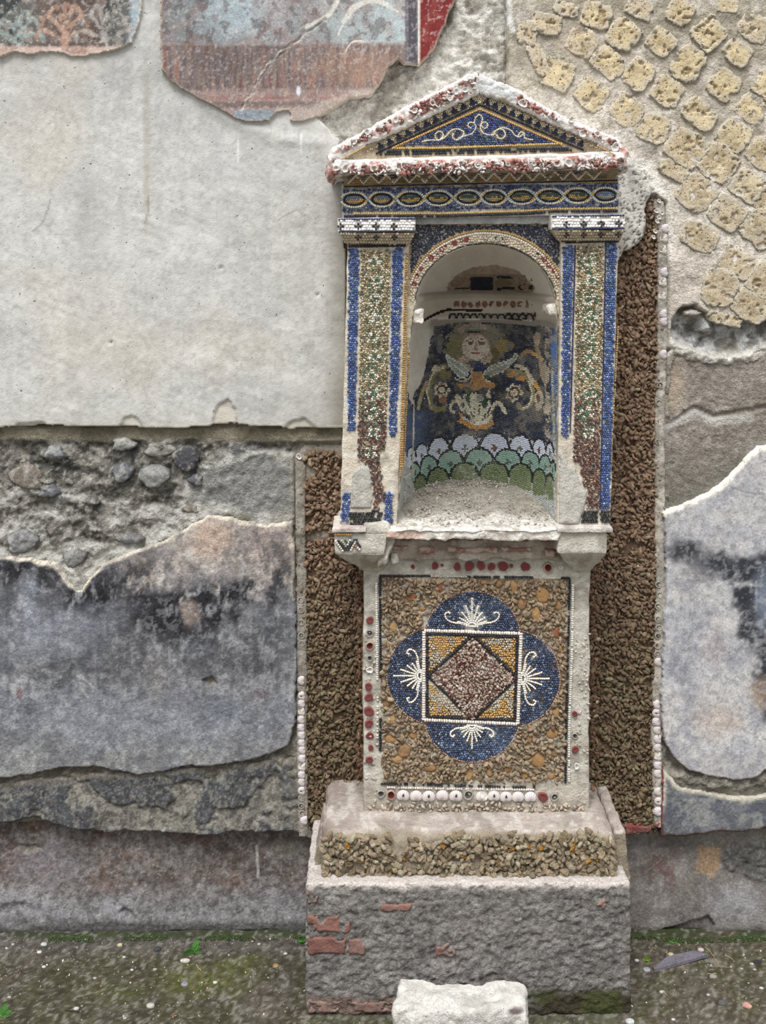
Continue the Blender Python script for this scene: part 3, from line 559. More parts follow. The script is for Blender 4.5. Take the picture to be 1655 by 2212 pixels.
def cGR(x, y, d):
    f1 = fb(x, y, 60, 5, 151); f2 = fb(x, y, 20, 5, 152); f3 = fb(x, y, 6, 3, 153)
    c = flat(x, (122, 116, 110)); c = mix(c, sm(.5, .62, f1)*.6, (146, 142, 138)); c = mix(c, blob(x, y, 1430, 1885, 50, 40, .6, 16, 24, 4)*sm(.4, .55, f2)*.7, (112, 78, 72))
    c = mix(c, pm(x, y, [(1510, 1832), (1560, 1832), (1560, 1860), (1545, 1900), (1505, 1885)], 4, 5, 12, 4)*.85, (156, 126, 92)); c = mix(c, pm(x, y, [(1560, 1836), (1660, 1820), (1720, 1840), (1720, 1910), (1620, 1900), (1560, 1870)], 5, 8, 20, 4)*.8, (92, 90, 88))
    c = mix(c, blob(x, y, 1590, 1950, 60, 34, .6, 14, 24, 4)*.5, (152, 150, 156)); c = mix(c, sm(1995, 2010, y)*.6, (78, 72, 68)); c = mix(c, (1-sm(1805, 1835, y+(f1-.5)*20))*.5, (138, 132, 118)); c = mix(c, sm(.6, .72, f3)*.25, (166, 164, 160)); c = mix(c, sm(.6, .7, fb(x, y, 26, 3, 154))*.3, (86, 80, 78)); return c*.85
def pGR(x, y, d): return pG(x, y, d)-.004+.006*pm(x, y, [(1560, 1836), (1720, 1820), (1720, 1910), (1620, 1900), (1560, 1870)], 5, 8, 20, 4)*(fb(x, y, 10, 3, 9)-.3)*2-.012*pm(x, y, [(1390, 2025), (1440, 2006), (1530, 1980), (1545, 2000), (1500, 2040)], 3, 4, 10, 3)
sheet('skirting_plaster', P_GR, (1330, 1790, 1835, 2045), 3.0, -.026, pGR, -.07, cGR, M_grey, wall, warp=4, ws=22, seed=8)
# ---- right side coats
def pI(x, y, d): return .004+(fb(x, y, 90, 4, 161)-.5)*.012+(fb(x, y, 7, 3, 162)-.5)*.004-.006*(1-sm(2, 8, np.abs(ldist(x+(fb(x, y, 20, 3, 3)-.5)*20, y, [(1450, 915), (1500, 880), (1540, 900), (1655, 880), (1830, 880)]))))
def cI(x, y, d):
    f1 = fb(x, y, 80, 5, 171); f2 = fb(x, y, 16, 4, 172); f3 = fb(x, y, 5, 3, 173)
    c = flat(x, (150, 140, 130)); c = mix(c, sm(.45, .6, f1)*.6, (134, 124, 112)); c = mix(c, sm(.55, .65, f2)*.4, (176, 168, 158)); c = mix(c, sm(940, 1040, y)*.5, (118, 112, 102)); c = mix(c, sm(.56, .68, f3)*.4, (104, 96, 88))
    c = mix(c, blob(x, y, 1450, 830, 30, 60, .6, 12, 20, 3)*.6, (186, 166, 140)); c = mix(c, (1-sm(4, 14, np.abs(ldist(x+(f2-.5)*20, y-12, [(1430, 915), (1500, 880), (1540, 900), (1620, 890)]))))*.6, (186, 184, 178))
    c = mix(c, (1-sm(0, 26, np.abs(psdf(x, y, P_H)+14)))*.4, (110, 112, 104)); c = mix(c, (1-sm(4, 12, d))*(y < 800)*.8, (210, 204, 196)); return c
sheet('rough_plaster', P_I, (1425, 735, 1835, 1160), 3.0, .004, pI, -.02, cI, M_rubble, wall, rnd=.003, warp=4, ws=18, seed=9)
def pH(x, y, d): return .018+(fb(x, y, 200, 3, 181)-.5)*.010+(fb(x, y, 40, 4, 182)-.5)*.003
def cH(x, y, d):
    f1 = fb(x, y, 80, 5, 191); f2 = fb(x, y, 22, 5, 192); f3 = fb(x, y, 6, 3, 193)
    c = flat(x, (166, 163, 162)); c = mix(c, sm(.45, .6, f1)*.5, (150, 152, 160)); c = mix(c, sm(.5, .62, f2)*.3, (184, 180, 176)); c = mix(c, sm(.5, .64, fb(x, y, 50, 4, 194))*.5*(y > 1250), (128, 130, 142))
    c = mix(c, blob(x, y, 1480, 1190, 46, 26, .6, 14, 20, 3)*1.0, (70, 70, 76)); c = mix(c, blob(x, y, 1540, 1225, 50, 26, .7, 20, 20, 3)*.8, (84, 86, 94)); c = mix(c, pm(x, y, [(1520, 1215), (1560, 1200), (1640, 1190), (1830, 1170), (1830, 1560), (1660, 1560), (1640, 1500), (1630, 1430), (1600, 1380), (1590, 1300), (1560, 1250)], 14, 24, 30, 5)*sm(.15, .42, f2), (62, 64, 72))
    c = mix(c, blob(x, y, 1650, 1290, 20, 60, .6, 12, 20, 3)*.6, (130, 142, 160)); c = mix(c, blob(x, y, 1648, 1500, 26, 34, .5, 8, 14, 3)*.8, (150, 128, 108)); c = mix(c, blob(x, y, 1550, 1560, 50, 34, .6, 16, 20, 3)*.5, (170, 150, 134))
    c = mix(c, blob(x, y, 1490, 1330, 36, 30, .6, 14, 20, 3)*.4, (116, 122, 138)); c = mix(c, blob(x, y, 1545, 1400, 20, 40, .6, 10, 20, 3)*.4, (140, 118, 118)); c = mix(c, blob(x, y, 1470, 1440, 30, 30, .6, 14, 20, 3)*.5, (118, 118, 132)); c = mix(c, sm(1600, 1680, y+(f1-.5)*50)*.4, (148, 142, 142))
    c = mix(c, (1-sm(5, 13, d+(f2-.5)*6))*(y < 1120)*.95, (222, 212, 196)); c = mix(c, (1-sm(2, 5, d))*(y > 1550)*.6, (112, 70, 64)); c = mix(c, (1-sm(.8, 2.5, ldist(x+(f2-.5)*6, y+(f2-.5)*4, [(1580, 1052), (1610, 1062), (1655, 1068)])))*.5, (110, 104, 98))
    c = mix(c, sm(.54, .62, fb(x, y, 10, 4, 195, g=.7))*.22, (196, 194, 194)); c = mix(c, (1-sm(.38, .46, fb(x, y, 10, 4, 196, g=.7)))*.35, (112, 112, 118)); return c
sheet('painted_plaster', P_H, (1425, 935, 1835, 1700), 3.0, .020, pH, -.025, cH, M_fresco, wall, rnd=.004, warp=4, ws=20, seed=10)
def cJ(x, y, d):
    f1 = fb(x, y, 50, 5, 201); f2 = fb(x, y, 16, 4, 202)
    c = flat(x, (108, 110, 114)); c = mix(c, sm(.48, .6, f1)*.6, (80, 85, 96)); c = mix(c, sm(.52, .64, f2)*.5, (148, 146, 140)); c = mix(c, (1-sm(1427, 1436, x)), (124, 58, 52)); c = mix(c, (1-sm(5, 12, d))*(y < 1740)*.8, (176, 168, 150)); c = mix(c, (1-sm(4, 9, d))*(y > 1780)*.7, (96, 66, 60)); return c
sheet('plaster_band', P_J, (1425, 1655, 1835, 1815), 3.0, .008, lambda x, y, d: .008+(fb(x, y, 50, 4, 203)-.5)*.010, -.045, cJ, M_grey, wall, rnd=.004, warp=4, ws=20, seed=11)

# ---- tufa blocks (opus reticulatum)
TU = [(1288, 33, 62, 54, 25), (1347, 75, 62, 62, 35), (1427, 92, 58, 52, 40), (1469, 28, 54, 52, 30), (1531, 72, 62, 64, 50), (1572, 12, 46, 34, 10), (1485, 139, 60, 74, 30), (1594, 115, 56, 48, 35), (1563, 184, 62, 62, 38),
      (1313, 137, 66, 56, 42), (1379, 160, 64, 56, -55), (1441, 198, 62, 60, 35), (1278, 203, 66, 62, 40), (1204, 160, 66, 66, 20), (1163, 128, 34, 66, -25), (1354, 240, 64, 60, 42), (1411, 276, 68, 60, 20), (1511, 247, 70, 52, 38), (1655, 180, 50, 60, 30),
      (1622, 236, 60, 54, 38), (1587, 292, 66, 66, 36), (1645, 332, 66, 60, 38), (1483, 320, 78, 72, 32), (1457, 368, 60, 40, 30), (1552, 352, 74, 72, 36), (1614, 402, 66, 64, 36), (1504, 418, 72, 74, 38), (1571, 462, 70, 68, 38), (1660, 432, 50, 60, 36),
      (1640, 497, 74, 66, 36), (1512, 512, 76, 56, 22), (1594, 568, 74, 56, 34), (1553, 622, 70, 78, 20), (1650, 605, 64, 66, 36), (1622, 660, 76, 62, 32), (1567, 690, 70, 26, 14), (1180, 52, 62, 42, 10), (1256, 92, 62, 58, 30), (1382, 18, 56, 42, 20), (1630, 60, 60, 56, 30),
      (1700, 100, 60, 60, 36), (1712, 262, 62, 60, 36), (1720, 380, 62, 60, 36), (1722, 540, 62, 60, 36), (1700, 20, 60, 50, 30), (1140, 70, 40, 50, 10), (1222, 20, 50, 34, 10)]
tr = np.random.RandomState(5)
for i, (cx_, cy_, w_, h_, a_) in enumerate(TU):
    a = math.radians(a_); pts = []
    for k in range(20):
        t = (k+.5)/20*2*math.pi; r_ = 1.11/(abs(math.cos(t))**4.5+abs(math.sin(t))**4.5)**(1/4.5)
        r_ *= 1+(tr.rand()-.5)*.10; u_, v_ = r_*math.cos(t)*w_/2, r_*math.sin(t)*h_/2
        pts.append((cx_+u_*math.cos(a)-v_*math.sin(a), cy_+u_*math.sin(a)+v_*math.cos(a)))
    hi = tr.rand(); low = sm(150, 450, cy_-(cx_-1400)*.2)
    base = np.array([206, 186, 144])*(1-low)+np.array([190, 174, 146])*low+ (tr.rand()-.5)*14
    grey = i in (36, 37, 38, 39, 45, 46, 14); base = base*.35+np.array([186, 170, 148])*.65 if grey else base
    off = .0140+hi*.003-(.001 if grey else 0)
    def pT(x, y, d, off=off, i=i): return off+(fb(x, y, 26, 4, 300+i)-.5)*.006-.006*sm(.68, .75, fb(x, y, 9, 2, 340+i))
    def cT(x, y, d, base=base, i=i):
        f1 = fb(x, y, 22, 4, 380+i); f2 = fb(x, y, 7, 3, 420+i); c = flat(x, tuple(base)); c = mix(c, sm(.45, .62, f1)*.5, (160, 138, 100)); c = mix(c, sm(.5, .65, f2)*.4, (222, 204, 164))
        c = mix(c, sm(.66, .74, fb(x, y, 9, 2, 340+i))*.3, (140, 120, 90)); return mix(c, (1-sm(3, 15, d+(f2-.5)*14))*.75, (194, 184, 166))  # relief dips tinted darker: hollow shade put into the stone colour
    sheet('tufa_stone', pts, (cx_-60, cy_-60, cx_+60, cy_+60), 2.8, .012, pT, -.02, cT, M_tufa, wall, rnd=.0025, warp=5, ws=18, seed=20+i)
# ---- stones bedded in the rubble
for i, (cx_, cy_, rx, ry, cc, pp) in enumerate(((117, 978, 22, 20, (128, 130, 134), .012), (265, 960, 26, 17, (140, 138, 134), .012), (262, 1022, 23, 21, (104, 106, 114), .014), (332, 1030, 36, 24, (134, 134, 132), .008), (402, 992, 30, 28, (72, 72, 76), .006), (422, 1038, 18, 13, (84, 86, 94), .008), (195, 1084, 18, 11, (112, 110, 104), .004), (345, 968, 34, 22, (150, 148, 140), .004), (45, 1170, 34, 26, (122, 122, 124), .002), (160, 1205, 26, 20, (118, 116, 114), 0), (280, 1165, 34, 12, (120, 118, 118), .002), (60, 1030, 40, 30, (122, 112, 100), 0), (412, 1100, 18, 12, (118, 106, 92), .006), (104, 1062, 24, 18, (104, 106, 112), .003), (1495, 676, 22, 9, (176, 166, 158), .002))):
    pts = [(cx_+rx*math.cos(t)*(1+.16*math.sin(3*t+i)+.08*math.sin(5*t+2*i)), cy_+ry*math.sin(t)*(1+.12*math.cos(2*t+i))) for t in np.linspace(0, 2*math.pi, 22)[:-1]]
    sheet('stone', pts, (cx_-rx*1.3, cy_-ry*1.3, cx_+rx*1.3, cy_+ry*1.3), 2.4, pp, lambda x, y, d, pp=pp, i=i: pp-.001+.007*(1-np.exp(-np.maximum(d, 0)/9))+(fb(x, y, 14, 3, 460+i)-.5)*.008, -.03,
          lambda x, y, d, cc=cc, i=i: mix(mix(flat(x, cc), sm(.5, .62, fb(x, y, 10, 4, 480+i))*.5, (170, 168, 160)), (1-sm(1, 5, d))*.5, (90, 86, 78)), M_grey, wall, rnd=.006, warp=3, ws=10, seed=50+i)
# ================================================================== crust strips beside the shrine (part of the wall)
def crust_col(n, base=(128, 104, 80), var=.28, r=None):
    r = r or rng; c = lin(base)*(1+(r.rand(n, 1)-.5)*2*var); c = c*(1+(r.rand(n, 3)-.5)*.10)
    k = r.rand(n) < .10; c[k] = lin((168, 148, 118))*(.8+.4*r.rand(k.sum(), 1)); k = r.rand(n) < .08; c[k] *= .75
    return c
def strip(P_, bb, label, holes=(), pitch=6.2):
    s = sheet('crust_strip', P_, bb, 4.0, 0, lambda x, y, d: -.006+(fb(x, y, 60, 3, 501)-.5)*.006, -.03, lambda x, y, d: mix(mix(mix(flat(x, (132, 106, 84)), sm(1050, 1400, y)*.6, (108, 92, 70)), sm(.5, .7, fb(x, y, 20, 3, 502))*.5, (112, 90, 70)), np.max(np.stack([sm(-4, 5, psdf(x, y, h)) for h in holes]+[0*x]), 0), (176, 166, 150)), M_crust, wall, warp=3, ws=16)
    s['label'] = label
    def mask(x, y):
        w = (fb(x, y, 24, 3, 503)-.5)*14
        m = psdf(x, y, P_)+w*.35 > 2
        for h in holes: m &= psdf(x, y, h)+w < 0
        return m & (fb(x, y, 14, 3, 504) < .68) & (cov_shrine(x, y) < 6)
    x, y = scatter(mask, bb, pitch)
    n = len(x); pos = W(x, y, 0); pos[:, 1] = -(-.006+rng.rand(n)*.009)
    dk = sm(1150, 1500, y)[:, None]
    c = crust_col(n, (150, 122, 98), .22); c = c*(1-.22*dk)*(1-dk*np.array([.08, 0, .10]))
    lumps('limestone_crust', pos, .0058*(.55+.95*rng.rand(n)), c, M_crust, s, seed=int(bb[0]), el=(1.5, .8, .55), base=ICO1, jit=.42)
    return s
cov_shrine = lambda x, y: psdf(x, y, SHRINE)
holesL = [[(640, 955), (780, 955), (780, 985), (745, 992), (700, 975), (665, 975), (650, 1010), (640, 1010)], [(650, 1003), (682, 1003), (684, 1030), (662, 1036), (648, 1030)], [(650, 1150), (705, 1146), (720, 1156), (690, 1166), (652, 1168)]]
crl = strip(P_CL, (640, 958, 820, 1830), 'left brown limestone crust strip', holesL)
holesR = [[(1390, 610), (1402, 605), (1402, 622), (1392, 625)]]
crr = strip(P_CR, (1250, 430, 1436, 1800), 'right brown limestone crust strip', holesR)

# mortar fillets that carry the shell columns
def fillet(pts, w, colr, s_):
    return sheet('mortar_fillet', lambda x, y: w-ldist(x, y, pts), (min(p[0] for p in pts)-w, min(p[1] for p in pts), max(p[0] for p in pts)+w, max(p[1] for p in pts)), 2.6, .002, lambda x, y, d: .006+.003*sm(0, w, d)+(fb(x, y, 14, 3, 511)-.5)*.006, -.02, lambda x, y, d: mix(mix(flat(x, colr), sm(.45, .6, fb(x, y, 16, 4, 512))*.5, (120, 112, 100)), sm(.6, .7, fb(x, y, 5, 3, 513))*.4, (90, 80, 70)), M_mortar, s_, rnd=.003, warp=3, ws=12)
fl = fillet([(648, 985), (650, 1200), (652, 1400), (652, 1600), (655, 1800)], 12, (158, 151, 140), wall)
fr = fillet([(1424, 440), (1432, 560), (1430, 740), (1424, 900), (1425, 1100), (1428, 1300), (1422, 1450), (1419, 1600), (1422, 1780)], 12, (184, 176, 163), wall)
sheet('red_plaster_edge', [(1350, 1783), (1420, 1788), (1432, 1776), (1434, 1650), (1430, 1650), (1428, 1776), (1412, 1780), (1408, 1796), (1350, 1806)], (1345, 1640, 1440, 1810), 2.2, .010, lambda x, y, d: .010+(fb(x, y, 8, 3, 5)-.5)*.004, -.03, lambda x, y, d: mix(flat(x, (126, 58, 54)), sm(.4, .6, fb(x, y, 12, 3, 6))*.6, (110, 88, 80)), M_grey, wall, warp=2, ws=8)

sheet('mortar_patch', [(1325, 345), (1352, 342), (1376, 362), (1392, 392), (1404, 420), (1394, 452), (1398, 500), (1378, 528), (1348, 545), (1332, 585), (1322, 585)], (1320, 338, 1410, 592), 2.8, .030, lambda x, y, d: .034+(fb(x, y, 40, 3, 531)-.5)*.014+(fb(x, y, 9, 3, 532)-.5)*.003-.003*sm(.68, .72, fb(x, y, 4, 2, 533)), -.03, lambda x, y, d: mix(mix(mix(flat(x, (196, 192, 184)), sm(.45, .62, fb(x, y, 40, 4, 534))*.5, (170, 164, 154)), sm(.66, .70, fb(x, y, 4, 2, 533))*.8, (96, 86, 74)), (1-sm(400, 440, y))*sm(.45, .6, fb(x, y, 14, 4, 535))*.5, (150, 146, 140)), M_mortar, wall, rnd=.008, warp=5, ws=16, seed=31)
# unit cockle shell: umbo at (0,-1), fan opening upward (local x, z), dome toward -y
def cockle_mesh(name, ribs=11, hole=0, colr=(208, 198, 194), broken=False):
    na, nr = 34, 8; V = []; F = []; C = []
    for i in range(na+1):
        a = math.radians(-78+156*i/na)
        R = 1.02+.95*math.cos(a)**1.2 if True else 1
        for j in range(nr+1):
            q = j/nr; r_ = R*q; u_, z_ = r_*math.sin(a), -1+r_*math.cos(a)
            h = .62*math.sin(math.pi*min(1, q*.97+.03))**.62*(math.cos(a)**.35)
            rb = .07*math.cos(ribs*a*2)*q
            if broken and q > .55 and -.2 < a < .9: h = .03
            V.append((u_, -(h+rb), z_)); k = .88+.14*math.cos(ribs*a*2)
            cc = lin(colr)*k*(1-.18*(1-q))
            if hole and math.hypot(u_-.05, z_+.02) < .26: cc = lin((30, 26, 26)); V[-1] = (u_, -(h*.55), z_)
            C.append(cc)
    for i in range(na):
        for j in range(nr):
            a0 = i*(nr+1)+j; F.append((a0, a0+nr+1, a0+nr+2, a0+1))
    me = bpy.data.meshes.new(name); me.from_pydata(V, [], [f[::-1] for f in F]); me.update()
    for p_ in me.polygons: p_.use_smooth = True
    a = me.color_attributes.new('Col', 'FLOAT_COLOR', 'POINT'); a.data.foreach_set('color', np.concatenate([np.array(C), np.ones((len(C), 1))], 1).astype(np.float32).ravel())
    me.materials.append(M_shell); return me
def lathe_mesh(name, prof, seg, mat, wob=0, seed=0):
    """profile of (radius, height toward viewer, colour)"""
    r = np.random.RandomState(seed); V = []; C = []; F = []; n = len(prof)
    ph = r.rand(3)*6.28
    for j, (ra, h, c) in enumerate(prof):
        for i in range(seg):
            a = 2*math.pi*i/seg; k = 1+wob*(math.sin(2*a+ph[0])+.6*math.sin(3*a+ph[1])+.5*math.sin(5*a+ph[2]))
            V.append((ra*k*math.cos(a), -h, ra*k*math.sin(a))); C.append(lin(c)*(.92+.16*r.rand()))
    for j in range(n-1):
        for i in range(seg):
            i2 = (i+1) % seg; F.append((j*seg+i, (j+1)*seg+i, (j+1)*seg+i2, j*seg+i2))
    me = bpy.data.meshes.new(name); me.from_pydata(V, [], F); me.update()
    bm = bmesh.new(); bm.from_mesh(me); bmesh.ops.recalc_face_normals(bm, faces=bm.faces)
    # make sure outward means toward the viewer
    if sum(f_.normal.y*f_.calc_area() for f_ in bm.faces) > 0: bmesh.ops.reverse_faces(bm, faces=bm.faces)
    bm.to_mesh(me); bm.free()
    a = me.color_attributes.new('Col', 'FLOAT_COLOR', 'POINT'); a.data.foreach_set('color', np.concatenate([np.array(C), np.ones((len(C), 1))], 1).astype(np.float32).ravel())
    for p_ in me.polygons: p_.use_smooth = True
    me.materials.append(mat); return me
def inst(name, me, loc, parent, s=1, rz=0, sy=None, tilt=0):
    o = bpy.data.objects.new(name, me); COLL.objects.link(o); place(o, loc, parent)
    o.rotation_euler = (tilt, rz, 0); o.scale = (s, s if sy is None else sy, s); return o
K0 = cockle_mesh('cockle_shell'); K1 = cockle_mesh('cockle_shell', hole=1); K2 = cockle_mesh('cockle_shell', broken=True, colr=(214, 206, 198))
K3 = cockle_mesh('cockle_shell', ribs=9, colr=(212, 202, 204))
WH = (224, 216, 206)
CUP = [lathe_mesh('cup_shell', [(1.0, -.2, (170, 156, 146)), (1.02, .3, WH), (.94, .5, WH), (.78, .30, (206, 200, 194)), (.5, .06, (186, 180, 176)), (.2, -.02, (170, 164, 160)), (.001, .0, (120, 112, 106))], 16, M_shell, .13, k) for k in range(3)]
SOCK = [lathe_mesh('shell_socket', [(1.15, -.2, (128, 122, 112)), (1.08, .22, (158, 152, 142)), (.86, .26, (170, 164, 152)), (.72, .0, (96, 92, 88)), (.3, -.22, (64, 62, 60)), (.001, -.22, (64, 62, 60))], 14, M_mortar, .05, k) for k in range(3)]
DISC = [lathe_mesh('red_disc', [(1.0, -.3, (130, 100, 92)), (1.0, .22, (128, 82, 76)), (.86, .36, (118, 62, 60)), (.5, .22, (108, 56, 55)), (.001, .16, (112, 60, 58))], 16, M_brick, .09, k) for k in range(3)]
RING = lathe_mesh('ring_socket', [(1.2, -.3, (150, 130, 110)), (1.15, .35, (176, 158, 138)), (.9, .45, (160, 130, 112)), (.72, .1, (92, 40, 40)), (.001, -.1, (70, 28, 30))], 16, M_mortar, .04, 3)

ys = [(641, 1478, 0), (656, 1502, 1)]
for k, (x, y, t) in enumerate([(651, 1373, 's'), (652, 1390, 's'), (651, 1412, 's'), (652, 1430, 's'), (650, 1470, 0), (651, 1489, 's'), (651, 1503, 1), (651, 1519, 3), (651, 1537, 2), (650, 1554, 0), (650, 1571, 3), (651, 1588, 0), (651, 1604, 3), (652, 1620, 0), (652, 1638, 3), (652, 1656, 2), (651, 1673, 3), (651, 1689, 0), (651, 1708, 1), (652, 1724, 's'), (651, 1741, 's'), (653, 1757, 's'), (656, 1772, 3), (651, 1345, 's'), (650, 1318, 's'), (650, 1296, 's')]):
    if t == 's': inst('shell_socket', SOCK[k % 3], W(x, y, .008), fl, .0062)
    else: inst('cockle_shell', (K0, K1, K2, K3)[t], W(x, y, .008), fl, .0078+.0006*tr.rand(), rz=math.radians(-90+tr.rand()*14-7))
for k, (x, y, t) in enumerate([(1423, 1263, 's'), (1426, 1286, 's'), (1422, 1310, 's'), (1422, 1338, 's'), (1424, 1356, 's'), (1422, 1374, 's'), (1421, 1395, 's'), (1421, 1413, 's'), (1421, 1430, 0), (1419, 1508, 's'), (1418, 1522, 3), (1417, 1540, 1), (1417, 1559, 3), (1419, 1577, 0), (1420, 1596, 3), (1420, 1615, 0), (1420, 1634, 2), (1420, 1653, 3), (1420, 1671, 0), (1420, 1692, 's'), (1420, 1710, 0), (1421, 1731, 1), (1420, 1753, 3),
      (1436, 494, 3), (1434, 515, 2), (1432, 540, 2), (1434, 588, 3), (1432, 678, 3), (1433, 694, 3), (1432, 766, 0), (1426, 832, 's'), (1424, 870, 's'), (1423, 955, 's'), (1432, 610, 2), (1430, 640, 2), (1431, 1100, 's')]):
    if t == 's': inst('shell_socket', SOCK[k % 3], W(x, y, .008), fr, .0066)
    else: inst('cockle_shell', (K0, K1, K2, K3)[t], W(x, y, .008), fr, .0078+.0008*tr.rand(), rz=math.radians(-90+tr.rand()*14-7))
inst('cup_shell', CUP[0], W(646, 986, .008), fl, .0062)
inst('shell_socket', SOCK[1], W(648, 1004, .008), fl, .006)
# creamy shells and nodules edging the top of the right strip
for k, (x, y) in enumerate(((1424, 434), (1418, 456), (1430, 460), (1420, 478), (1424, 470), (1416, 500), (1412, 512))):
    inst('cup_shell', CUP[k % 3], W(x, y, .010), crr, .0045)
# ================================================================== THE MOSAIC SHRINE
sh = tag(empty('mosaic_shrine', (W(1010, 540, .14)[0], -.14, 0)), 'tall shrine with triangular pediment, blue glass mosaic pilasters and arched niche against the wall', 'shrine')
def NO(*a): return None
CREAM = (206, 196, 178)
def cMort(base=(196, 188, 172), dk=(140, 130, 114), lt=(222, 216, 204), s=40):
    def f(x, y, P):
        c = flat(x, base); c = mix(c, sm(.5, .62, fb(x, y, s, 5, 601))*.6, dk); c = mix(c, sm(.52, .66, fb(x, y, s*.4, 4, 602))*.5, lt); return mix(c, sm(.6, .7, fb(x, y, 6, 3, 603))*.3, dk)
    return f
def box_px(name, x0, y0, x1, y1, pf, pb, col, mat, parent, r=.006, amp=.004, sp=.004, x2=None, x3=None, ns=.03, amp2=0, seed=0, y0r=None, y1r=None):
    q = np.array([W(x0, y0, pf), W(x1, y0 if y0r is None else y0r, pf), W(x1 if x2 is None else x2, y1 if y1r is None else y1r, pf), W(x0 if x3 is None else x3, y1, pf)])
    return rbox(name, q, back(q, pb), sp, r, amp, col, mat, parent, ns=ns, seed=seed, amp2=amp2)

# ---------------------------------------------------------------- plinth
def cPl(x, y, P):
    f1 = fb(x, y, 70, 5, 611); f2 = fb(x, y, 20, 5, 612); f3 = fb(x, y, 7, 3, 613)
    c = flat(x, (132, 127, 122)); c = mix(c, sm(.45, .6, f1)*.5, (114, 109, 105)); c = mix(c, sm(.54, .6, fb(x, y, 9, 4, 614, g=.7))*.35, (170, 166, 160)); c = mix(c, (1-sm(.4, .46, fb(x, y, 9, 4, 615, g=.7)))*.5, (74, 70, 68)); c = mix(c, sm(.5, .62, f2)*.5, (160, 156, 150)); c = mix(c, sm(.56, .66, f3)*.4, (92, 88, 84))
    c = c*.90; c = mix(c, (1-sm(1912, 1924, y+(f2-.5)*16)), (200, 190, 182)); c = mix(c, sm(2130, 2150, y+(f2-.5)*30-(x-1200)*.0)*sm(1120, 1180, x), (62, 56, 40)); c = mix(c, sm(2145, 2165, y+(f2-.5)*20)*(x < 850), (116, 98, 88))
    c = mix(c, sm(2130, 2150, y+(f2-.5)*30)*sm(1120, 1180, x)*sm(.5, .6, f1)*.7, (70, 76, 34)); return c
pl = box_px('plinth', 661, 1908, 1363, 2192, .268, -.02, cPl, M_cement, sh, r=.006, amp=.004, sp=.0034, ns=.024, amp2=.0075, seed=3)
for k, (x0, y0, x1, y1, cc) in enumerate(((663, 1926, 690, 1952, (122, 88, 80)), (663, 1975, 760, 2012, (124, 86, 76)), (663, 2022, 750, 2060, (118, 80, 72)), (752, 2026, 790, 2060, (124, 94, 86)), (820, 1950, 888, 1968, (130, 98, 88)), (940, 2030, 985, 2066, (114, 78, 70)), (1262, 1938, 1310, 1960, (142, 118, 108)), (664, 2160, 860, 2186, (120, 96, 86)), (950, 2086, 985, 2100, (122, 84, 60)))):
    o = sheet('brick', [(x0, y0), ((x0+x1)/2, y0+2), (x1, y0+1), (x1-3, y1), ((x0+x1)/2, y1-3), (x0+1, y1)], (x0-6, y0-6, x1+6, y1+6), 2.6, .268, lambda x, y, d, k=k: .2735+(fb(x, y, 18, 4, 621+k)-.5)*.006-.008*sm(.60, .66, fb(x, y, 22, 4, 660+k)), .25,
        lambda x, y, d, cc=cc, k=k: mix(mix(flat(x, cc), sm(.5, .6, fb(x, y, 14, 4, 631))*.4, (150, 104, 90)), sm(.58, .64, fb(x, y, 22, 4, 660+k)), (134, 128, 120)), M_brick, pl, rnd=.003, warp=4, ws=10, seed=70+k)
# mortar bulge and chips of the step above
def cSt(x, y, P):
    f1 = fb(x, y, 60, 5, 641); f2 = fb(x, y, 16, 4, 642); f3 = fb(x, y, 6, 3, 643)
    c = flat(x, (176, 164, 154)); c = mix(c, sm(.48, .62, f1)*.6, (146, 134, 124)); c = mix(c, (1-sm(735, 790, x))*.5+sm(1270, 1310, x)*.3, (140, 124, 114)); c = mix(c, sm(.52, .64, f2)*.5, (212, 204, 196)); c = mix(c, sm(.58, .68, f3)*.4, (146, 130, 116))
    return mix(c, sm(1788, 1806, y+(f1-.5)*26)*.75*(P[:, 1] < -.18), (132, 120, 96))
st = box_px('step', 694, 1800, 1334, 1902, .232, -.02, cSt, M_mortar, sh, r=.022, amp=.007, sp=.0045, x2=1338, x3=690, ns=.05, amp2=.004, seed=5)
box_px('side_mortar', 1326, 1795, 1352, 1910, .205, -.02, cSt, M_mortar, sh, r=.008, amp=.005, x2=1364, x3=1330, seed=6)
box_px('side_mortar', 690, 1830, 700, 1912, .20, -.02, cSt, M_mortar, sh, r=.008, amp=.004, x3=668, x2=692, seed=7)
def mSt(x, y):
    w = (fb(x, y, 26, 4, 651)-.5)*34
    m = (x > 700) & (x < 1326) & (y > 1802+w+8*np.exp(-((x-900)/80)**2)) & (y < 1893+w*.15)
    for cx_, cy_, rx, ry in ((862, 1818, 20, 30), (770, 1870, 22, 7), (880, 1865, 20, 10), (1030, 1855, 10, 20)): m &= ((x-cx_)/rx)**2+((y-cy_)/ry)**2 > 1
    return m
x, y = scatter(mSt, (698, 1785, 1330, 1896), 10.4); n = len(x)
pos = W(x, y, .232); pos[:, 1] = -(.2325+rng.rand(n)*.008)
col = lin((156, 140, 116))*(1+(rng.rand(n, 1)-.5)*.5)*(1+(rng.rand(n, 3)-.5)*.1); k = rng.rand(n) < .05; col[k] = lin((170, 120, 44)); k = rng.rand(n) < .15; col[k] = lin((176, 166, 138))
order = rng.permutation(n); sel = order[:300]; rest = order[300:]
lumps('limestone_crust', pos[rest], .0072*(.8+.5*rng.rand(len(rest))), col[rest], M_crust, st, seed=9, el=(1.4, .75, .6))
VAR = []
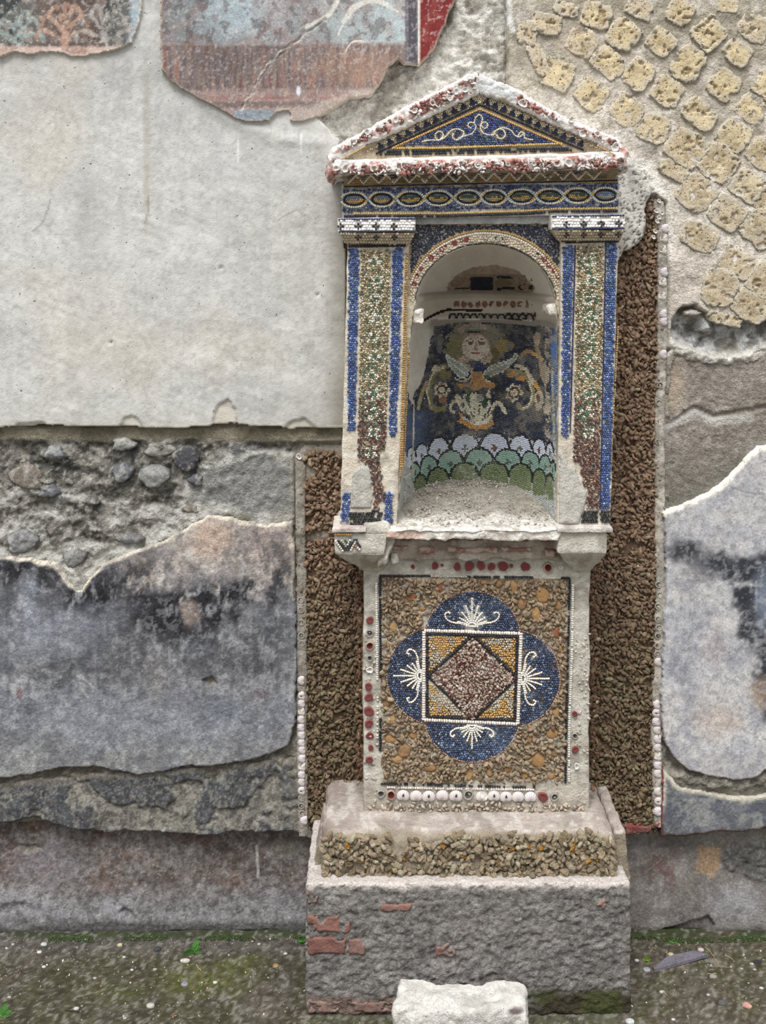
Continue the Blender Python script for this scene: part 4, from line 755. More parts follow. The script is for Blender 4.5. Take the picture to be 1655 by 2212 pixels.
for v in range(14):
    V, F, C = lump_geo(np.zeros((1, 3)), 1.0, lin(((156, 140, 116), (144, 128, 104), (164, 148, 122), (132, 116, 94), (150, 134, 110))[v % 5] if v < 10 else (174, 162, 138) if v < 12 else (168, 118, 46) if v == 12 else (118, 100, 74))[None], 200+v, el=(1.4, .75, .6), jit=.46)
    me = bpy.data.meshes.new('limestone_chip'); me.from_pydata(V.tolist(), [], F.tolist()); me.update()
    a = me.color_attributes.new('Col', 'FLOAT_COLOR', 'POINT'); a.data.foreach_set('color', np.concatenate([C, np.ones((len(C), 1))], 1).astype(np.float32).ravel()); me.materials.append(M_crust); VAR.append(me)
for i in sel:
    o = bpy.data.objects.new('limestone_chip', VAR[rng.choice(14, p=[.085]*10+[.06, .055, .005, .03])]); COLL.objects.link(o); place(o, pos[i], st)
    s = .0074*(.8+.5*rng.rand()); o.scale = (s, s, s); o.rotation_euler = tuple(rng.rand(3)*6.28)

# ---------------------------------------------------------------- pedestal
def cPe(x, y, P):
    c = cMort((186, 180, 166), (140, 132, 120), (208, 202, 190))(x, y, P); c = mix(c, sm(1650, 1750, y)*.5, (176, 164, 148)); return mix(c, sm(.55, .65, fb(x, y, 24, 4, 661))*sm(1260, 1240, x)*0, CREAM)
pe = box_px('pedestal', 786, 1196, 1275, 1780, .137, -.02, cPe, M_mortar, sh, r=.006, amp=.004, sp=.0055, x2=1274, x3=784, ns=.05, amp2=.003, seed=11)
PP = .1395
bord = dict(); TLc, TRc, BRc, BLc = (820, 1242), (1231, 1249), (1222, 1693), (821, 1695)
pan = sheet('panel_bed', [TLc, TRc, BRc, BLc], (815, 1238, 1236, 1700), 4, .137, lambda x, y, d: .1375+(fb(x, y, 50, 3, 671)-.5)*.003, .12, lambda x, y, d: mix(flat(x, (140, 118, 92)), sm(.5, .6, fb(x, y, 20, 3, 672))*.6, (164, 144, 116)), M_crust, pe)
def inq(x, y):
    r = 104.; m = ((x-1021)**2+(y-1382)**2 < r*r) | ((x-1020)**2+(y-1541)**2 < r*r) | ((x-941)**2+(y-1460)**2 < r*r) | ((x-1105)**2+(y-1465)**2 < r*r)
    return m
SQ = [(913, 1359), (1129, 1366), (1122, 1567), (912, 1558)]
DI = [(1022, 1372), (1117, 1464), (1021, 1556), (925, 1461)]
# ochre stones
OS = [(1046, 1258, 8, 6), (1078, 1261, 8, 8), (1110, 1268, 9, 13), (1172, 1286, 15, 18), (1127, 1304, 12, 13), (1157, 1325, 12, 14), (1205, 1308, 9, 11), (1202, 1365, 8, 13), (1208, 1400, 7, 8), (912, 1314, 9, 7), (889, 1290, 12, 10), (850, 1355, 9, 9), (838, 1393, 6, 8), (835, 1517, 8, 11), (848, 1553, 8, 12), (844, 1597, 14, 9), (873, 1622, 15, 15), (859, 1641, 12, 8), (893, 1588, 9, 9), (928, 1658, 14, 10), (1014, 1670, 9, 15), (1058, 1670, 9, 8), (1096, 1662, 9, 8), (1133, 1675, 10, 7), (1162, 1642, 17, 14), (1197, 1627, 9, 8), (1192, 1676, 9, 8), (1192, 1583, 14, 12), (1143, 1597, 9, 9), (1202, 1539, 9, 11), (951, 1268, 7, 11)]
def outq(x, y, e=0):
    r = 104.+e; return ~(((x-1021)**2+(y-1382)**2 < r*r) | ((x-1020)**2+(y-1541)**2 < r*r) | ((x-941)**2+(y-1460)**2 < r*r) | ((x-1105)**2+(y-1465)**2 < r*r))
def mPn(x, y):
    m = (psdf(x, y, [TLc, TRc, BRc, BLc]) > 6) & outq(x, y, 4)
    for cx_, cy_, rx, ry in OS: m &= ((x-cx_)/(rx+1))**2+((y-cy_)/(ry+1))**2 > 1
    return m & (fb(x, y, 14, 3, 675) < .74)
x, y = scatter(mPn, (822, 1244, 1232, 1696), 6.2); n = len(x); pos = W(x, y, .137); pos[:, 1] = -(.1355+rng.rand(n)*.0070)
c = crust_col(n, (166, 143, 114), .34)
lumps('limestone_crust', pos, .0050*(.6+.9*rng.rand(n)), c, M_crust, pe, seed=21, el=(1.5, .8, .55), base=ICO1, jit=.42)
for k, (cx_, cy_, rx, ry) in enumerate(OS):
    cc = ((156, 118, 70), (142, 110, 74), (168, 132, 84))[k % 3] if k not in (7, 30, 10) else (140, 84, 58)
    pts = [(cx_+rx*1.12*math.cos(t)*(1+.14*math.sin(3*t+k)), cy_+ry*1.12*math.sin(t)*(1+.14*math.cos(2*t+2*k))) for t in np.linspace(0, 2*math.pi, 13)[:-1]]
    sheet('ochre_stone', pts, (cx_-rx*1.4, cy_-ry*1.4, cx_+rx*1.4, cy_+ry*1.4), 2.2, .137, lambda x, y, d: .1385+.003*(1-np.exp(-np.maximum(d, 0)/4))+(fb(x, y, 9, 2, 677)-.5)*.002, .13, lambda x, y, d, cc=cc: mix(mix(flat(x, cc), sm(.45, .6, fb(x, y, 9, 3, 678))*.5, (150, 112, 70)), (1-sm(0, 3, d))*.4, (110, 84, 56)), M_brick, pe, rnd=.002, seed=100+k)
# blue quatrefoil, tesserae
def blu(n, k=1.0, pal=((46, 62, 94), (60, 80, 114), (84, 104, 136), (36, 48, 74), (126, 138, 158)), pr=(.34, .28, .18, .14, .06)):
    L = np.array([lin(q) for q in pal]); i = rng.choice(len(pal), n, p=pr); return L[i]*(1+(rng.rand(n, 1)-.5)*.35)*k
LOT = {}
def palm(cx_, cy_, ang, sc, top=True):
    out = []
    def T(L_): return [(cx_+(u*math.cos(ang)-v*math.sin(ang))*sc, cy_+(u*math.sin(ang)+v*math.cos(ang))*sc) for u, v in L_]
    for a, l in ((0, 58), (-.32, 44), (.32, 44), (-.68, 36), (.68, 36), (-1.05, 32), (1.05, 32), (-1.35, 34), (1.35, 34)):
        out.append(T([(math.sin(a)*6, -3-math.cos(a)*4), (math.sin(a)*l*.6, -4-math.cos(a)*l*.6), (math.sin(a)*l, -4-math.cos(a)*l)]))
    for s in (-1, 1): out.append(T(spline([(s*6, -2), (s*26, -7), (s*44, -10), (s*56, -18), (s*58, -28), (s*50, -32), (s*48, -26)], 6)))
    out.append(T([(-14, -1), (14, -1)])); return out
PALS = palm(1020, 1354, 0, 1.0)+palm(911, 1460, -math.pi/2, .98)+palm(1126, 1466, math.pi/2, .98)+palm(1020, 1566, math.pi, .8)
def dP(x, y):
    d = np.full(x.shape, 1e9)
    for L_ in PALS: d = np.minimum(d, ldist(x, y, L_))
    return d
t = Tess()
t.fill(lambda x, y: (~outq(x, y, -1)) & (psdf(x, y, SQ) < -2) & (dP(x, y) > 3.4) & (fb(x, y, 12, 3, 681) < .80), (836, 1276, 1212, 1648), 4.7, PP+.0008, lambda x, y: blu(len(x))*(1+.8*sm(1560, 1640, y)*(rng.rand(len(x)) < .4))[:, None], jit=.22, rotj=.8)
for L_ in PALS: t.line(L_, 3.6, 4.6, PP+.0016, (232, 226, 214), sz=.95)
for k_, c0 in enumerate(((1021, 1382), (1020, 1541), (941, 1460), (1105, 1465))):
    aa = np.linspace(0, 2*math.pi, 90); L_ = [(c0[0]+105*math.cos(a), c0[1]+105*math.sin(a)) for a in aa]
    L_ = np.array(L_); ok = outq(L_[:, 0], L_[:, 1], -1.5) & (psdf(L_[:, 0], L_[:, 1], SQ) < 2)
    seg = []; 
    for q, o_ in zip(L_, ok):
        if o_: seg.append(tuple(q))
        else:
            if len(seg) > 2: t.line(seg, 2.6, 5.5, PP, (178, 140, 120), drop=.1)
            seg = []
    if len(seg) > 2: t.line(seg, 2.6, 5.5, PP, (178, 140, 120), drop=.1)
t.build('quatrefoil_tesserae', M_chip, pe, th=.0018)
# square, diamond and borders
t = Tess()
def inset(Q, e):
    c0 = np.mean(Q, 0); return [tuple(np.array(q)+(c0-np.array(q))/np.linalg.norm(c0-np.array(q))*e*1.414) for q in Q]
def loop(Q): return list(Q)+[Q[0]]
t.line(loop(inset(SQ, 3)), 7.5, 5.2, PP+.001, (226, 214, 202), sz=.9)
t.line(loop(inset(SQ, 10.5)), 5.6, 6.0, PP+.001, (30, 32, 44), sz=.88, drop=.02)
for a_, b_ in ((DI[0], DI[1]), (DI[3], (998, 1532)), (DI[0], DI[3]), (DI[1], DI[2])): t.line([a_, b_], 5.6, 6.2, PP+.001, (28, 30, 40), sz=.88)
def cY(x, y):
    n = len(x); c = lin((190, 142, 52))*(1+(rng.rand(n, 1)-.5)*.4); f_ = fb(x, y, 20, 3, 691); k = f_ > .56-.10*(y > 1470); c[k] = lin((178, 164, 140))*(1+(rng.rand(k.sum(), 1)-.5)*.6); return c
t.fill(lambda x, y: (psdf(x, y, inset(SQ, 14)) > 0) & (psdf(x, y, DI) < -5), (915, 1362, 1128, 1564), 4.9, PP, cY, jit=.25, rotj=.8)
# outer borders
t.line([(820, 1244), (930, 1244)], 4.6, 4.8, PP+.0005, (26, 28, 36)); t.line([(1008, 1246), (1150, 1247)], 4.6, 4.8, PP+.0005, (30, 32, 40), drop=.12); t.line([(930, 1245), (1008, 1246)], 4, 5, PP, (176, 166, 150), drop=.2)
t.line([(1212, 1248), (1231, 1249), (1230, 1310)], 4.6, 5, PP+.0005, (30, 30, 38), drop=.1)
t.line([(821, 1246), (822, 1464)], 5.2, 5.6, PP+.0005, (26, 30, 40)); t.line([(822, 1550), (821, 1625)], 5.2, 5.6, PP+.0005, (26, 30, 40), drop=.15); t.line([(1231, 1250), (1228, 1400), (1223, 1600), (1222, 1690)], 5, 5.6, PP+.0005, (30, 32, 42), drop=.12)
t.line([(813, 1258), (815, 1468)], 5, 4.8, PP+.0005, (214, 206, 194)); t.line([(816, 1500), (815, 1620)], 5, 4.8, PP, (196, 186, 172), drop=.35); t.line([(1238, 1262), (1236, 1400), (1230, 1560), (1229, 1690)], 5.5, 4.8, PP+.0005, (210, 202, 188), drop=.06)
t.line([(822, 1693), (960, 1696), (1120, 1700), (1160, 1700)], 4.6, 5, PP+.0005, (34, 34, 40), drop=.3); t.line([(830, 1701), (960, 1704), (1155, 1706)], 4.6, 5, PP+.0005, (210, 196, 184), drop=.15)
t.build('border_tesserae', M_chip, pe, th=.002)
x, y = scatter(lambda x, y: psdf(x, y, DI) > 3, (925, 1370, 1120, 1558), 5.2); n = len(x); pos = W(x, y, .137); pos[:, 1] = -(.1395+rng.rand(n)*.003)
c = lin((188, 162, 146))*(1+(rng.rand(n, 1)-.5)*.5); k = rng.rand(n) < .22; c[k] = lin((124, 70, 62)); k = rng.rand(n) < .22; c[k] = lin((222, 204, 192))
lumps('diamond_crust', pos, .0034*(.7+.7*rng.rand(n)), c, M_crust, pe, seed=31, base=ICO1, jit=.4)
# red discs and shells round the panel
for k, (x, y, s, t_) in enumerate([(892, 1224, 4.5, 0), (940, 1222, 7.5, 0), (955, 1221, 3, 0), (988, 1224, 8, 0), (1014, 1223, 10, 0), (1039, 1222, 9, 0), (1062, 1224, 8, 0), (1087, 1223, 10.5, 0), (1105, 1222, 4, 0), (1135, 1224, 9.5, 0), (1184, 1226, 9, 1),
        (799, 1340, 8, 0), (799, 1368, 7.5, 2), (799, 1395, 8, 1), (799, 1447, 7, 3), (796, 1483, 8, 0), (797, 1506, 9, 0), (797, 1536, 10.5, 0), (797, 1563, 9, 0), (799, 1589, 8, 0), (801, 1615, 6, 0), (798, 1641, 7.5, 0), (1242, 1542, 6, 0), (1243, 1619, 7.5, 0), (1242, 1590, 6, 2), (1246, 1655, 6, 3), (823, 1715, 8, 2), (845, 1717, 9, 1), (1012, 1717, 10, 2), (1173, 1721, 10.5, 0), (1198, 1722, 8, 2), (1212, 1226, 5, 3), (799, 1422, 6, 2)]):
    me = (DISC[k % 3], RING, SOCK[k % 3], CUP[k % 3])[t_]; inst(me.name.split('.')[0], me, W(x, y, .1405), pe, s*.00095, rz=k*1.3)
for k, (x, y, t_) in enumerate(((871, 1717, 1), (899, 1718, 0), (926, 1719, 1), (956, 1717, 0), (985, 1718, 1), (1041, 1719, 2), (1067, 1718, 1), (1093, 1720, 1), (1119, 1720, 0), (1146, 1720, 3))):
    inst('cockle_shell', (K0, K1, K2, K3)[t_], W(x, y, .1405), pe, .0106*(.95+.1*tr.rand()), sy=.0105, rz=math.radians(tr.rand()*14-7))
# crumbly mortar under the shells
x, y = scatter(lambda x, y: (y > 1734+(fb(x, y, 20, 3, 4)-.5)*14) & (y < 1757), (800, 1726, 1262, 1760), 9); n = len(x); pos = W(x, y, .137); pos[:, 1] = -(.139+rng.rand(n)*.004)
c = lin((176, 160, 140))*(1+(rng.rand(n, 1)-.5)*.6); lumps('mortar_crumbs', pos, .0055*(.6+.6*rng.rand(n)), c, M_mortar, pe, seed=33, base=ICO1)
x, y = scatter(lambda x, y: ((x < 812) | (x > 1244)) & (fb(x, y, 14, 3, 699) > .58), (790, 1330, 1266, 1750), 9.5); n = len(x); pos = W(x, y, .137); pos[:, 1] = -(.1365+rng.rand(n)*.001)
lumps('mortar_crumbs', pos, .0045*(.6+.6*rng.rand(n)), lin((188, 178, 162))*(1+(rng.rand(n, 1)-.5)*.5), M_mortar, pe, seed=34, base=ICO1)
# reddish crust at the pedestal's right edge and crust on both flanks
for xx, nm in ((1281, 35), (779, 36)):
    x, y = scatter(lambda x, y: (np.abs(x-xx) < 8) & (y > 1215) & (y < 1690), (xx-9, 1210, xx+9, 1700), 7.5); n = len(x); pos = W(x, y, .06); pos[:, 1] = -(.01+rng.rand(n)*.085)
    lumps('limestone_crust', pos, .0052*(.75+.5*rng.rand(n)), crust_col(n, (132, 98, 74)), M_crust, pe, seed=nm, base=ICO1, jit=.4)

# ---------------------------------------------------------------- corbels, sill, niche floor
cG1 = cMort((190, 184, 170), (150, 142, 128), (214, 208, 196))
cbl = box_px('corbel', 722, 1150, 836, 1198, .205, -.02, cG1, M_mortar, sh, r=.005, amp=.003, x2=832, x3=723, seed=21)
q = np.array([W(723, 1197, .205), W(832, 1197, .205), W(822, 1236, .14), W(787, 1234, .14)]); rbox('corbel_taper', q, back(q, -.02), .004, .004, .003, cG1, M_mortar, cbl, ns=.03, seed=22)
cbr = box_px('corbel', 1206, 1148, 1312, 1196, .205, -.02, cG1, M_mortar, sh, r=.003, amp=.002, x2=1311, x3=1205, seed=23)
q = np.array([W(1206, 1195, .205), W(1311, 1195, .205), W(1275, 1236, .14), W(1243, 1236, .14)]); rbox('corbel_taper', q, back(q, -.02), .004, .004, .003, cG1, M_mortar, cbr, ns=.03, seed=24)
box_px('corbel_slab', 717, 1142, 792, 1151, .214, .10, cMort((204, 194, 186), (160, 140, 132), (222, 216, 208)), M_mortar, cbl, r=.002, amp=.002, seed=25)
box_px('corbel_slab', 1204, 1141, 1325, 1151, .214, .02, cMort((200, 192, 184), (150, 136, 130), (222, 216, 208)), M_mortar, cbr, r=.002, amp=.003, seed=26)
box_px('corbel_fill', 785, 1132, 845, 1160, .205, .05, cG1, M_mortar, cbl, r=.008, amp=.006, seed=27)
box_px('mortar_lump', 824, 1152, 858, 1226, .190, .10, cG1, M_mortar, cbl, r=.008, amp=.010, ns=.02, seed=28, x2=836, x3=818)
box_px('mortar_lump', 846, 1196, 862, 1218, .170, .10, cG1, M_mortar, cbl, r=.006, amp=.006, ns=.015, seed=29)
t = Tess(); Z = .2085
for L_, cc in (([(724, 1167), (741, 1191)], (214, 206, 190)), ([(730, 1166), (746, 1189)], (36, 40, 56)), ([(737, 1166), (749, 1181)], (190, 170, 130)), ([(744, 1189), (757, 1167)], (36, 40, 56)), ([(750, 1178), (757, 1166)], (214, 206, 190)), ([(750, 1190), (764, 1168)], (40, 50, 76)), ([(757, 1190), (768, 1170)], (206, 192, 160)), ([(768, 1167), (780, 1183)], (40, 44, 60)), ([(763, 1166), (775, 1166)], (40, 44, 60)), ([(771, 1182), (780, 1190)], (214, 206, 194)), ([(744, 1166), (750, 1172)], (30, 84, 60)), ([(768, 1178), (772, 1188)], (150, 110, 90))):
    t.line(L_, 4.6, 5, Z, cc)
t.line([(723, 1154), (758, 1155)], 4.5, 4.6, .2085, (196, 146, 50)); t.build('corner_tesserae', M_chip, cbl)

def cSill(x, y, P):
    f1 = fb(x, y, 40, 4, 711); f2 = fb(x, y, 10, 3, 712); c = flat(x, (232, 226, 216)); c = mix(c, sm(.5, .62, f1)*.5, (208, 192, 178)); c = mix(c, (1-sm(900, 930, x+(f1-.5)*40))*sm(1144, 1150, y)*.8, (206, 170, 152)); return mix(c, sm(.58, .68, f2)*.4, (190, 160, 142))
sl = box_px('sill', 838, 1143, 1211, 1165, .208, .02, cSill, M_mortar, sh, r=.005, amp=.006, ns=.018, y1r=1170, x2=1208, seed=31, sp=.003)
rc = box_px('broken_course', 830, 1164, 1210, 1210, .152, .0, cMort((176, 164, 150), (126, 108, 96), (204, 196, 184)), M_mortar, sh, r=.006, amp=.008, ns=.02, seed=32)
for k, (x0, y0, x1, y1) in enumerate(((905, 1180, 940, 1196), (965, 1181, 1075, 1194), (1082, 1180, 1150, 1192), (1176, 1186, 1202, 1202), (842, 1178, 880, 1188))):
    sheet('brick', [(x0, y0), (x1, y0+1), (x1-2, y1), (x0+2, y1-2)], (x0-4, y0-4, x1+4, y1+4), 2.2, .155, lambda x, y, d: .162+(fb(x, y, 12, 3, 713)-.5)*.008, .13, lambda x, y, d: mix(flat(x, (148, 104, 88)), sm(.45, .6, fb(x, y, 14, 4, 714))*.8, (186, 170, 154)), M_brick, rc, rnd=.003, warp=4, ws=10, seed=130+k)
NP = .165                                    # plane of the niche opening
ncx = lambda y: np.interp(y, [662, 1140], [1050, 1031]); na_ = lambda y: np.interp(y, [640, 700, 1140], [151, 158, 172])
NB = .325
zfl = lambda p: .927+.023*sm(.19, -.12, p)+.004*sm(.1, -.1, p)
nu, nv = 110, 130
U_, V_ = np.meshgrid(np.linspace(-1, 1, nu), np.linspace(0, 1, nv)); p_ = .212-V_*(.212+.158)
kx = (D-NP)/D*.001; hw = np.where(p_ > NP, 176*kx, 172*kx*1.02*np.sqrt(np.clip(1-((NP-p_)/(NB+.012))**2, 0.02, 1)))
Xf = (1031-CX)*kx+U_*hw; Zf = zfl(p_)+(n3(np.stack([Xf, p_, p_*0], -1), .03, 3, 4)-.5)*.014-.004*sm(.205, .212, p_)
Pf = np.stack([Xf, -p_, Zf], -1); g = np.arange(nu*nv).reshape(nv, nu); Ff = np.stack([g[:-1, :-1], g[:-1, 1:], g[1:, 1:], g[1:, :-1]], -1).reshape(-1, 4)
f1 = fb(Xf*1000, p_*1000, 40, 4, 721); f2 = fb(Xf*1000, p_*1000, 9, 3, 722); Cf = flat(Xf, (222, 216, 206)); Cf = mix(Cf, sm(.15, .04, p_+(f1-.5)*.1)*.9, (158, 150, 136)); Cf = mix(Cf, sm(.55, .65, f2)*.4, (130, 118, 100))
NI = []
def cDomePx(x, y):
    X, Y = (x-860)/.2296, (y-470)/.2296
    f1 = fb(x, y, 22, 4, 731); f2 = fb(x, y, 8, 3, 732)
    c = flat(x, (226, 220, 208)); c = mix(c, sm(.5, .62, f1)*.25, (204, 194, 178))
    m = (((X-880)/400)**2+((Y-700)/250)**2 < 1+(f1-.5)*.6)*(Y < 770); c = mix(c, m*.8, (150, 126, 104)); c = mix(c, m*sm(.5, .6, f2)*.6, (188, 170, 150))
    c = mix(c, sm(690, 700, Y)*(1-sm(745, 765, Y))*(1-sm(1200, 1350, X))*sm(420, 560, X)*.7, (156, 132, 110))
    c = mix(c, blob(X, Y, 150, 810, 60, 40, .5)*.3, (140, 130, 112)); return c
def cNichePx(x, y):
    """bed colour of the cylinder wall"""
    f1 = fb(x, y, 30, 4, 741); f2 = fb(x, y, 8, 3, 742)
    c = flat(x, (224, 218, 206)); c = mix(c, sm(.5, .62, f1)*.3, (186, 176, 158))
    m = sm(914, 930, x+(f1-.5)*24-(900-y)*.05)*(y > 690); c = mix(c, m*.8, (140, 134, 124))
    c = mix(c, sm(930, 960, y)*.8, (170, 172, 162)); c = mix(c, (1-sm(900, 925, x))*(y > 700)*(y < 880)*.5*sm(.4, .6, f2), (206, 200, 186)); return c
def nsurf(th, py, off=0):
    """niche wall point: th 0 (right) .. pi (left), py measured on the opening plane"""
    k = kx; a = na_(py)*k; cx_ = (ncx(py)-CX)*k; z = EZ-(py-HY)*k
    ph = np.zeros_like(py)
    dome = py < 662; s = np.clip((662-py)/134., 0, 1); cph = np.where(dome, np.sqrt(np.clip(1-s*s, 0, 1)), 1.0)
    # moulding ring that carries the dome
    ring = np.interp(py, [640, 646, 655, 664, 682, 690, 700], [0, 1, 1, .55, .75, .5, 0])*.014*sm(0, .22, np.sin(th))
    aa = np.maximum(a*cph-off-ring*(~dome | (py > 640)), .0005); bb = np.maximum(NB*cph-off-ring, .0005)
    return np.stack([cx_+aa*np.cos(th), -NP+bb*np.sin(th), z], -1)
na2, nb2 = 120, 200
TH, PY = np.meshgrid(np.linspace(0, math.pi, na2), np.concatenate([528+134*(1-np.cos(np.linspace(0, math.pi/2, 60)))[::1]*1.0, np.linspace(663, 1165, nb2-60)]))
Pn = nsurf(TH, PY); nn = (fb(TH*120, PY, 40, 4, 751)-.5)*.006; Pn[..., 0] += -np.cos(TH)*nn; Pn[..., 1] -= np.sin(TH)*nn
x, y = PXY(Pn); Cn = np.where((PY < 640)[..., None], cDomePx(x, y), cNichePx(x, y))
X4, Y4 = (x-860)/.2296, (y-470)/.2296
Cn = mix(Cn, (PY > 640)*(PY < 655)*.6, (150, 134, 112)); Cn = mix(Cn, (PY >= 655)*(PY < 700)*.7, (196, 184, 166))
g = np.arange(TH.size).reshape(TH.shape); Fn = np.stack([g[:-1, 1:], g[:-1, :-1], g[1:, :-1], g[1:, 1:]], -1).reshape(-1, 4)
niche = mesh('niche', Pn.reshape(-1, 3), Fn[:, ::-1], Cn.reshape(-1, 3), M_plaster, sh, True)
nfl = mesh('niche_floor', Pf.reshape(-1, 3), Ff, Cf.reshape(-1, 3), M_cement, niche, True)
n = 1500; uu, vv = rng.rand(n)*1.9-.95, rng.rand(n)**.8; pp_ = .200-vv*.345; hh_ = np.where(pp_ > NP, 165*kx, 168*kx*np.sqrt(np.clip(1-((NP-pp_)/NB)**2, .02, 1)))
pos = np.stack([(1031-CX)*kx+uu*hh_, -pp_, zfl(pp_)+.001], -1); lumps('rubble_crumbs', pos, .0012+.0032*rng.rand(n)**4, lin((176, 168, 154))*(1+(rng.rand(n, 1)-.5)*.7), M_mortar, niche, seed=44, base=ICO1)
def inopen(x, y, e=0):
    up = ((x-1050)/(151.+e))**2+((y-662)/(134.+e))**2 < 1
    return np.where(y < 662, up, np.abs(x-ncx(y)) < na_(y)+e)
def open_sdf(x, y):
    r = np.sqrt(((x-1050)/151.)**2+((y-662)/134.)**2); e = np.where(y < 662, (r-1)*142, np.abs(x-ncx(y))-na_(y))
    return np.minimum(e, psdf(x, y, [(860, 470), (1220, 470), (1216, 1146), (846, 1146)]))
sheet('niche_surround', open_sdf, (846, 470, 1220, 1146), 2.6, NP, lambda x, y, d: NP+(fb(x, y, 20, 3, 761)-.5)*.002, .13, lambda x, y, d: mix(flat(x, (204, 192, 166)), sm(.5, .6, fb(x, y, 16, 3, 762))*.5, (150, 128, 92)), M_mortar, niche, rnd=.002)
box_px('ledge_block', 887, 668, 916, 700, .160, .10, cMort((226, 218, 210), (190, 170, 160), (236, 230, 224)), M_mortar, niche, r=.005, amp=.005, ns=.015, seed=41, sp=.002)
box_px('ledge_block', 1184, 656, 1210, 682, .155, .06, cMort((214, 206, 192), (170, 160, 146), (232, 226, 218)), M_mortar, niche, r=.008, amp=.005, ns=.02, seed=42, sp=.0025)
# ---- niche tesserae
def niche_col(x, y):
    """returns colour and keep mask for a tessera seen at (x,y): the picture of the mosaic"""
    X, Y = (x-860)/.2296, (y-680)/.2296
    f1 = fb(X, Y, 90, 4, 771); f2 = fb(X, Y, 34, 4, 772); n = len(x)
    c = flat(x, (34, 40, 62)); c = mix(c, sm(.46, .6, f1)*.8, (44, 46, 52)); c = mix(c, (rng.rand(n) < .25)*.5, (74, 78, 92)); c = mix(c, sm(.56, .66, f2)*.45, (84, 86, 84))
    keep = np.ones(n, bool); rn_ = rng.rand(n)
    c = mix(c, (1-sm(180, 330, X+(f1-.5)*120))*sm(850, 950, Y)*.7, (62, 84, 118)); c = mix(c, sm(1420, 1480, X)*.7, (78, 98, 130)); c = mix(c, ((X > 1440) & (X < 1500) & (Y > 200) & (Y < 750))*.8, (58, 96, 150)); c = mix(c, ((X > 1385) & (X < 1425))*sm(.4, .5, f2)*.8, (160, 148, 124)); c = mix(c, (X > 1500)*.7, (170, 160, 140)); c = mix(c, ((np.abs(X-1465-(Y-900)*.03) < 12) & (Y > 500))*.8, (150, 150, 140))
    OL, CR, OR, GR = (112, 108, 60), (190, 178, 152), (186, 130, 50), (140, 150, 134)
    def ellm(cx_, cy_, rx, ry, w=0): return ((X-cx_)/rx)**2+((Y-cy_)/ry)**2 < 1+(f2-.5)*w
    def pol(p): return psdf(X+(f2-.5)*20, Y+(f1-.5)*20, p) > 0
    def st(L_, w): return ldist(X+(f2-.5)*14, Y+(f1-.5)*14, L_) < w
    def put(m, col, a=1, v=.25): nonlocal c; c = np.where(m[:, None], c*(1-a)+a*lin(col)*(1+(rng.rand(n, 1)-.5)*2*v), c)
    # foliage crown round the mask
    put(ellm(730, 230, 260, 150, 1.6) & (Y > 90) & (Y < 460), (122, 116, 96)); put(ellm(560, 330, 130, 120, 1.5), (120, 116, 72), .9); put(ellm(900, 370, 100, 100, 1.4), (104, 96, 52), .9); put(ellm(1000, 290, 90, 60, 1.2), (150, 128, 60)); put(ellm(1050, 300, 34, 46, .5), (120, 116, 104)); put(st(spline([(590, 150), (640, 110), (740, 100), (820, 120)]), 24), (172, 150, 134)); put(st([(650, 120), (800, 115)], 14), GR)
    put(st([(640, 170), (700, 155), (760, 165)], 12), (40, 34, 30)); put(ellm(620, 420, 50, 40, .8), (176, 152, 136)); put(ellm(840, 400, 50, 60, .8), (180, 156, 140)); put(ellm(800, 460, 30, 40, .5), (160, 158, 140)); put(ellm(640, 490, 40, 30, .6), (168, 164, 146))
    put(ellm(760, 490, 60, 50, .3), (40, 52, 94))
    # the mask
    m = ellm(732, 305, 138, 132); put(m, (208, 186, 170), 1, .12)
    for cx_, cy_, rx, ry in ((680, 268, 34, 13), (786, 268, 34, 13)): put(ellm(cx_, cy_, rx, ry), (112, 84, 70)); put(ellm(cx_, cy_+2, 9, 8), (50, 36, 30))
    put(st([(648, 242), (680, 232), (712, 242)], 6), (140, 104, 88)); put(st([(754, 242), (786, 232), (820, 242)], 6), (140, 104, 88)); put(st([(735, 260), (728, 318), (744, 326)], 6), (160, 124, 106)); put(st([(700, 356), (732, 364), (768, 356)], 7), (142, 84, 74)); put(st([(712, 385), (755, 385)], 4), (170, 130, 114)); put(m & (np.sqrt(((X-732)/138)**2+((Y-305)/132)**2) > .93), (150, 118, 104))
    # acanthus scrolls, left and right
    put(st(spline([(490, 470), (400, 500), (320, 590), (290, 700), (300, 800), (330, 880), (430, 890)]), 26), OL); put(st(spline([(440, 490), (350, 530), (300, 610), (272, 720), (285, 800), (310, 880)]), 9), CR); put(ellm(360, 510, 44, 34, .8), CR); put(ellm(440, 560, 60, 50, 1), (110, 108, 58)); put(st([(270, 640), (230, 720), (195, 830)], 18), (150, 126, 66)); put(st([(210, 780), (190, 880)], 16), (150, 140, 110))
    put(st(spline([(1040, 520), (1130, 530), (1210, 590), (1260, 680), (1270, 780), (1230, 860), (1160, 880), (1130, 840)]), 20), (134, 124, 80)); put(st(spline([(1120, 480), (1200, 510), (1245, 590), (1290, 650)]), 20), CR); put(ellm(1080, 560, 60, 26, .8), OR); put(ellm(1160, 600, 50, 26, .8), OR); put(st([(1290, 640), (1330, 720)], 18), (190, 146, 50)); put(st(spline([(1230, 620), (1262, 740), (1235, 850), (1180, 880)]), 8), CR)
    for cx_, cy_, r_ in ((410, 705, 70), (1095, 735, 78)):
        rr = np.hypot(X-cx_, Y-cy_); an = np.arctan2(Y-cy_, X-cx_); m = rr < r_*(1+.16*np.cos(7*an)); m &= ~((cx_ > 1000) & (X > cx_+40) & (Y > cy_+20)); put(m, (196, 178, 154)); put(m & (rr > r_*.45) & (rr < r_*.70), (74, 52, 42)); put(m & (rr < r_*.4), (206, 192, 168)); put(rr < r_*.12, OR)
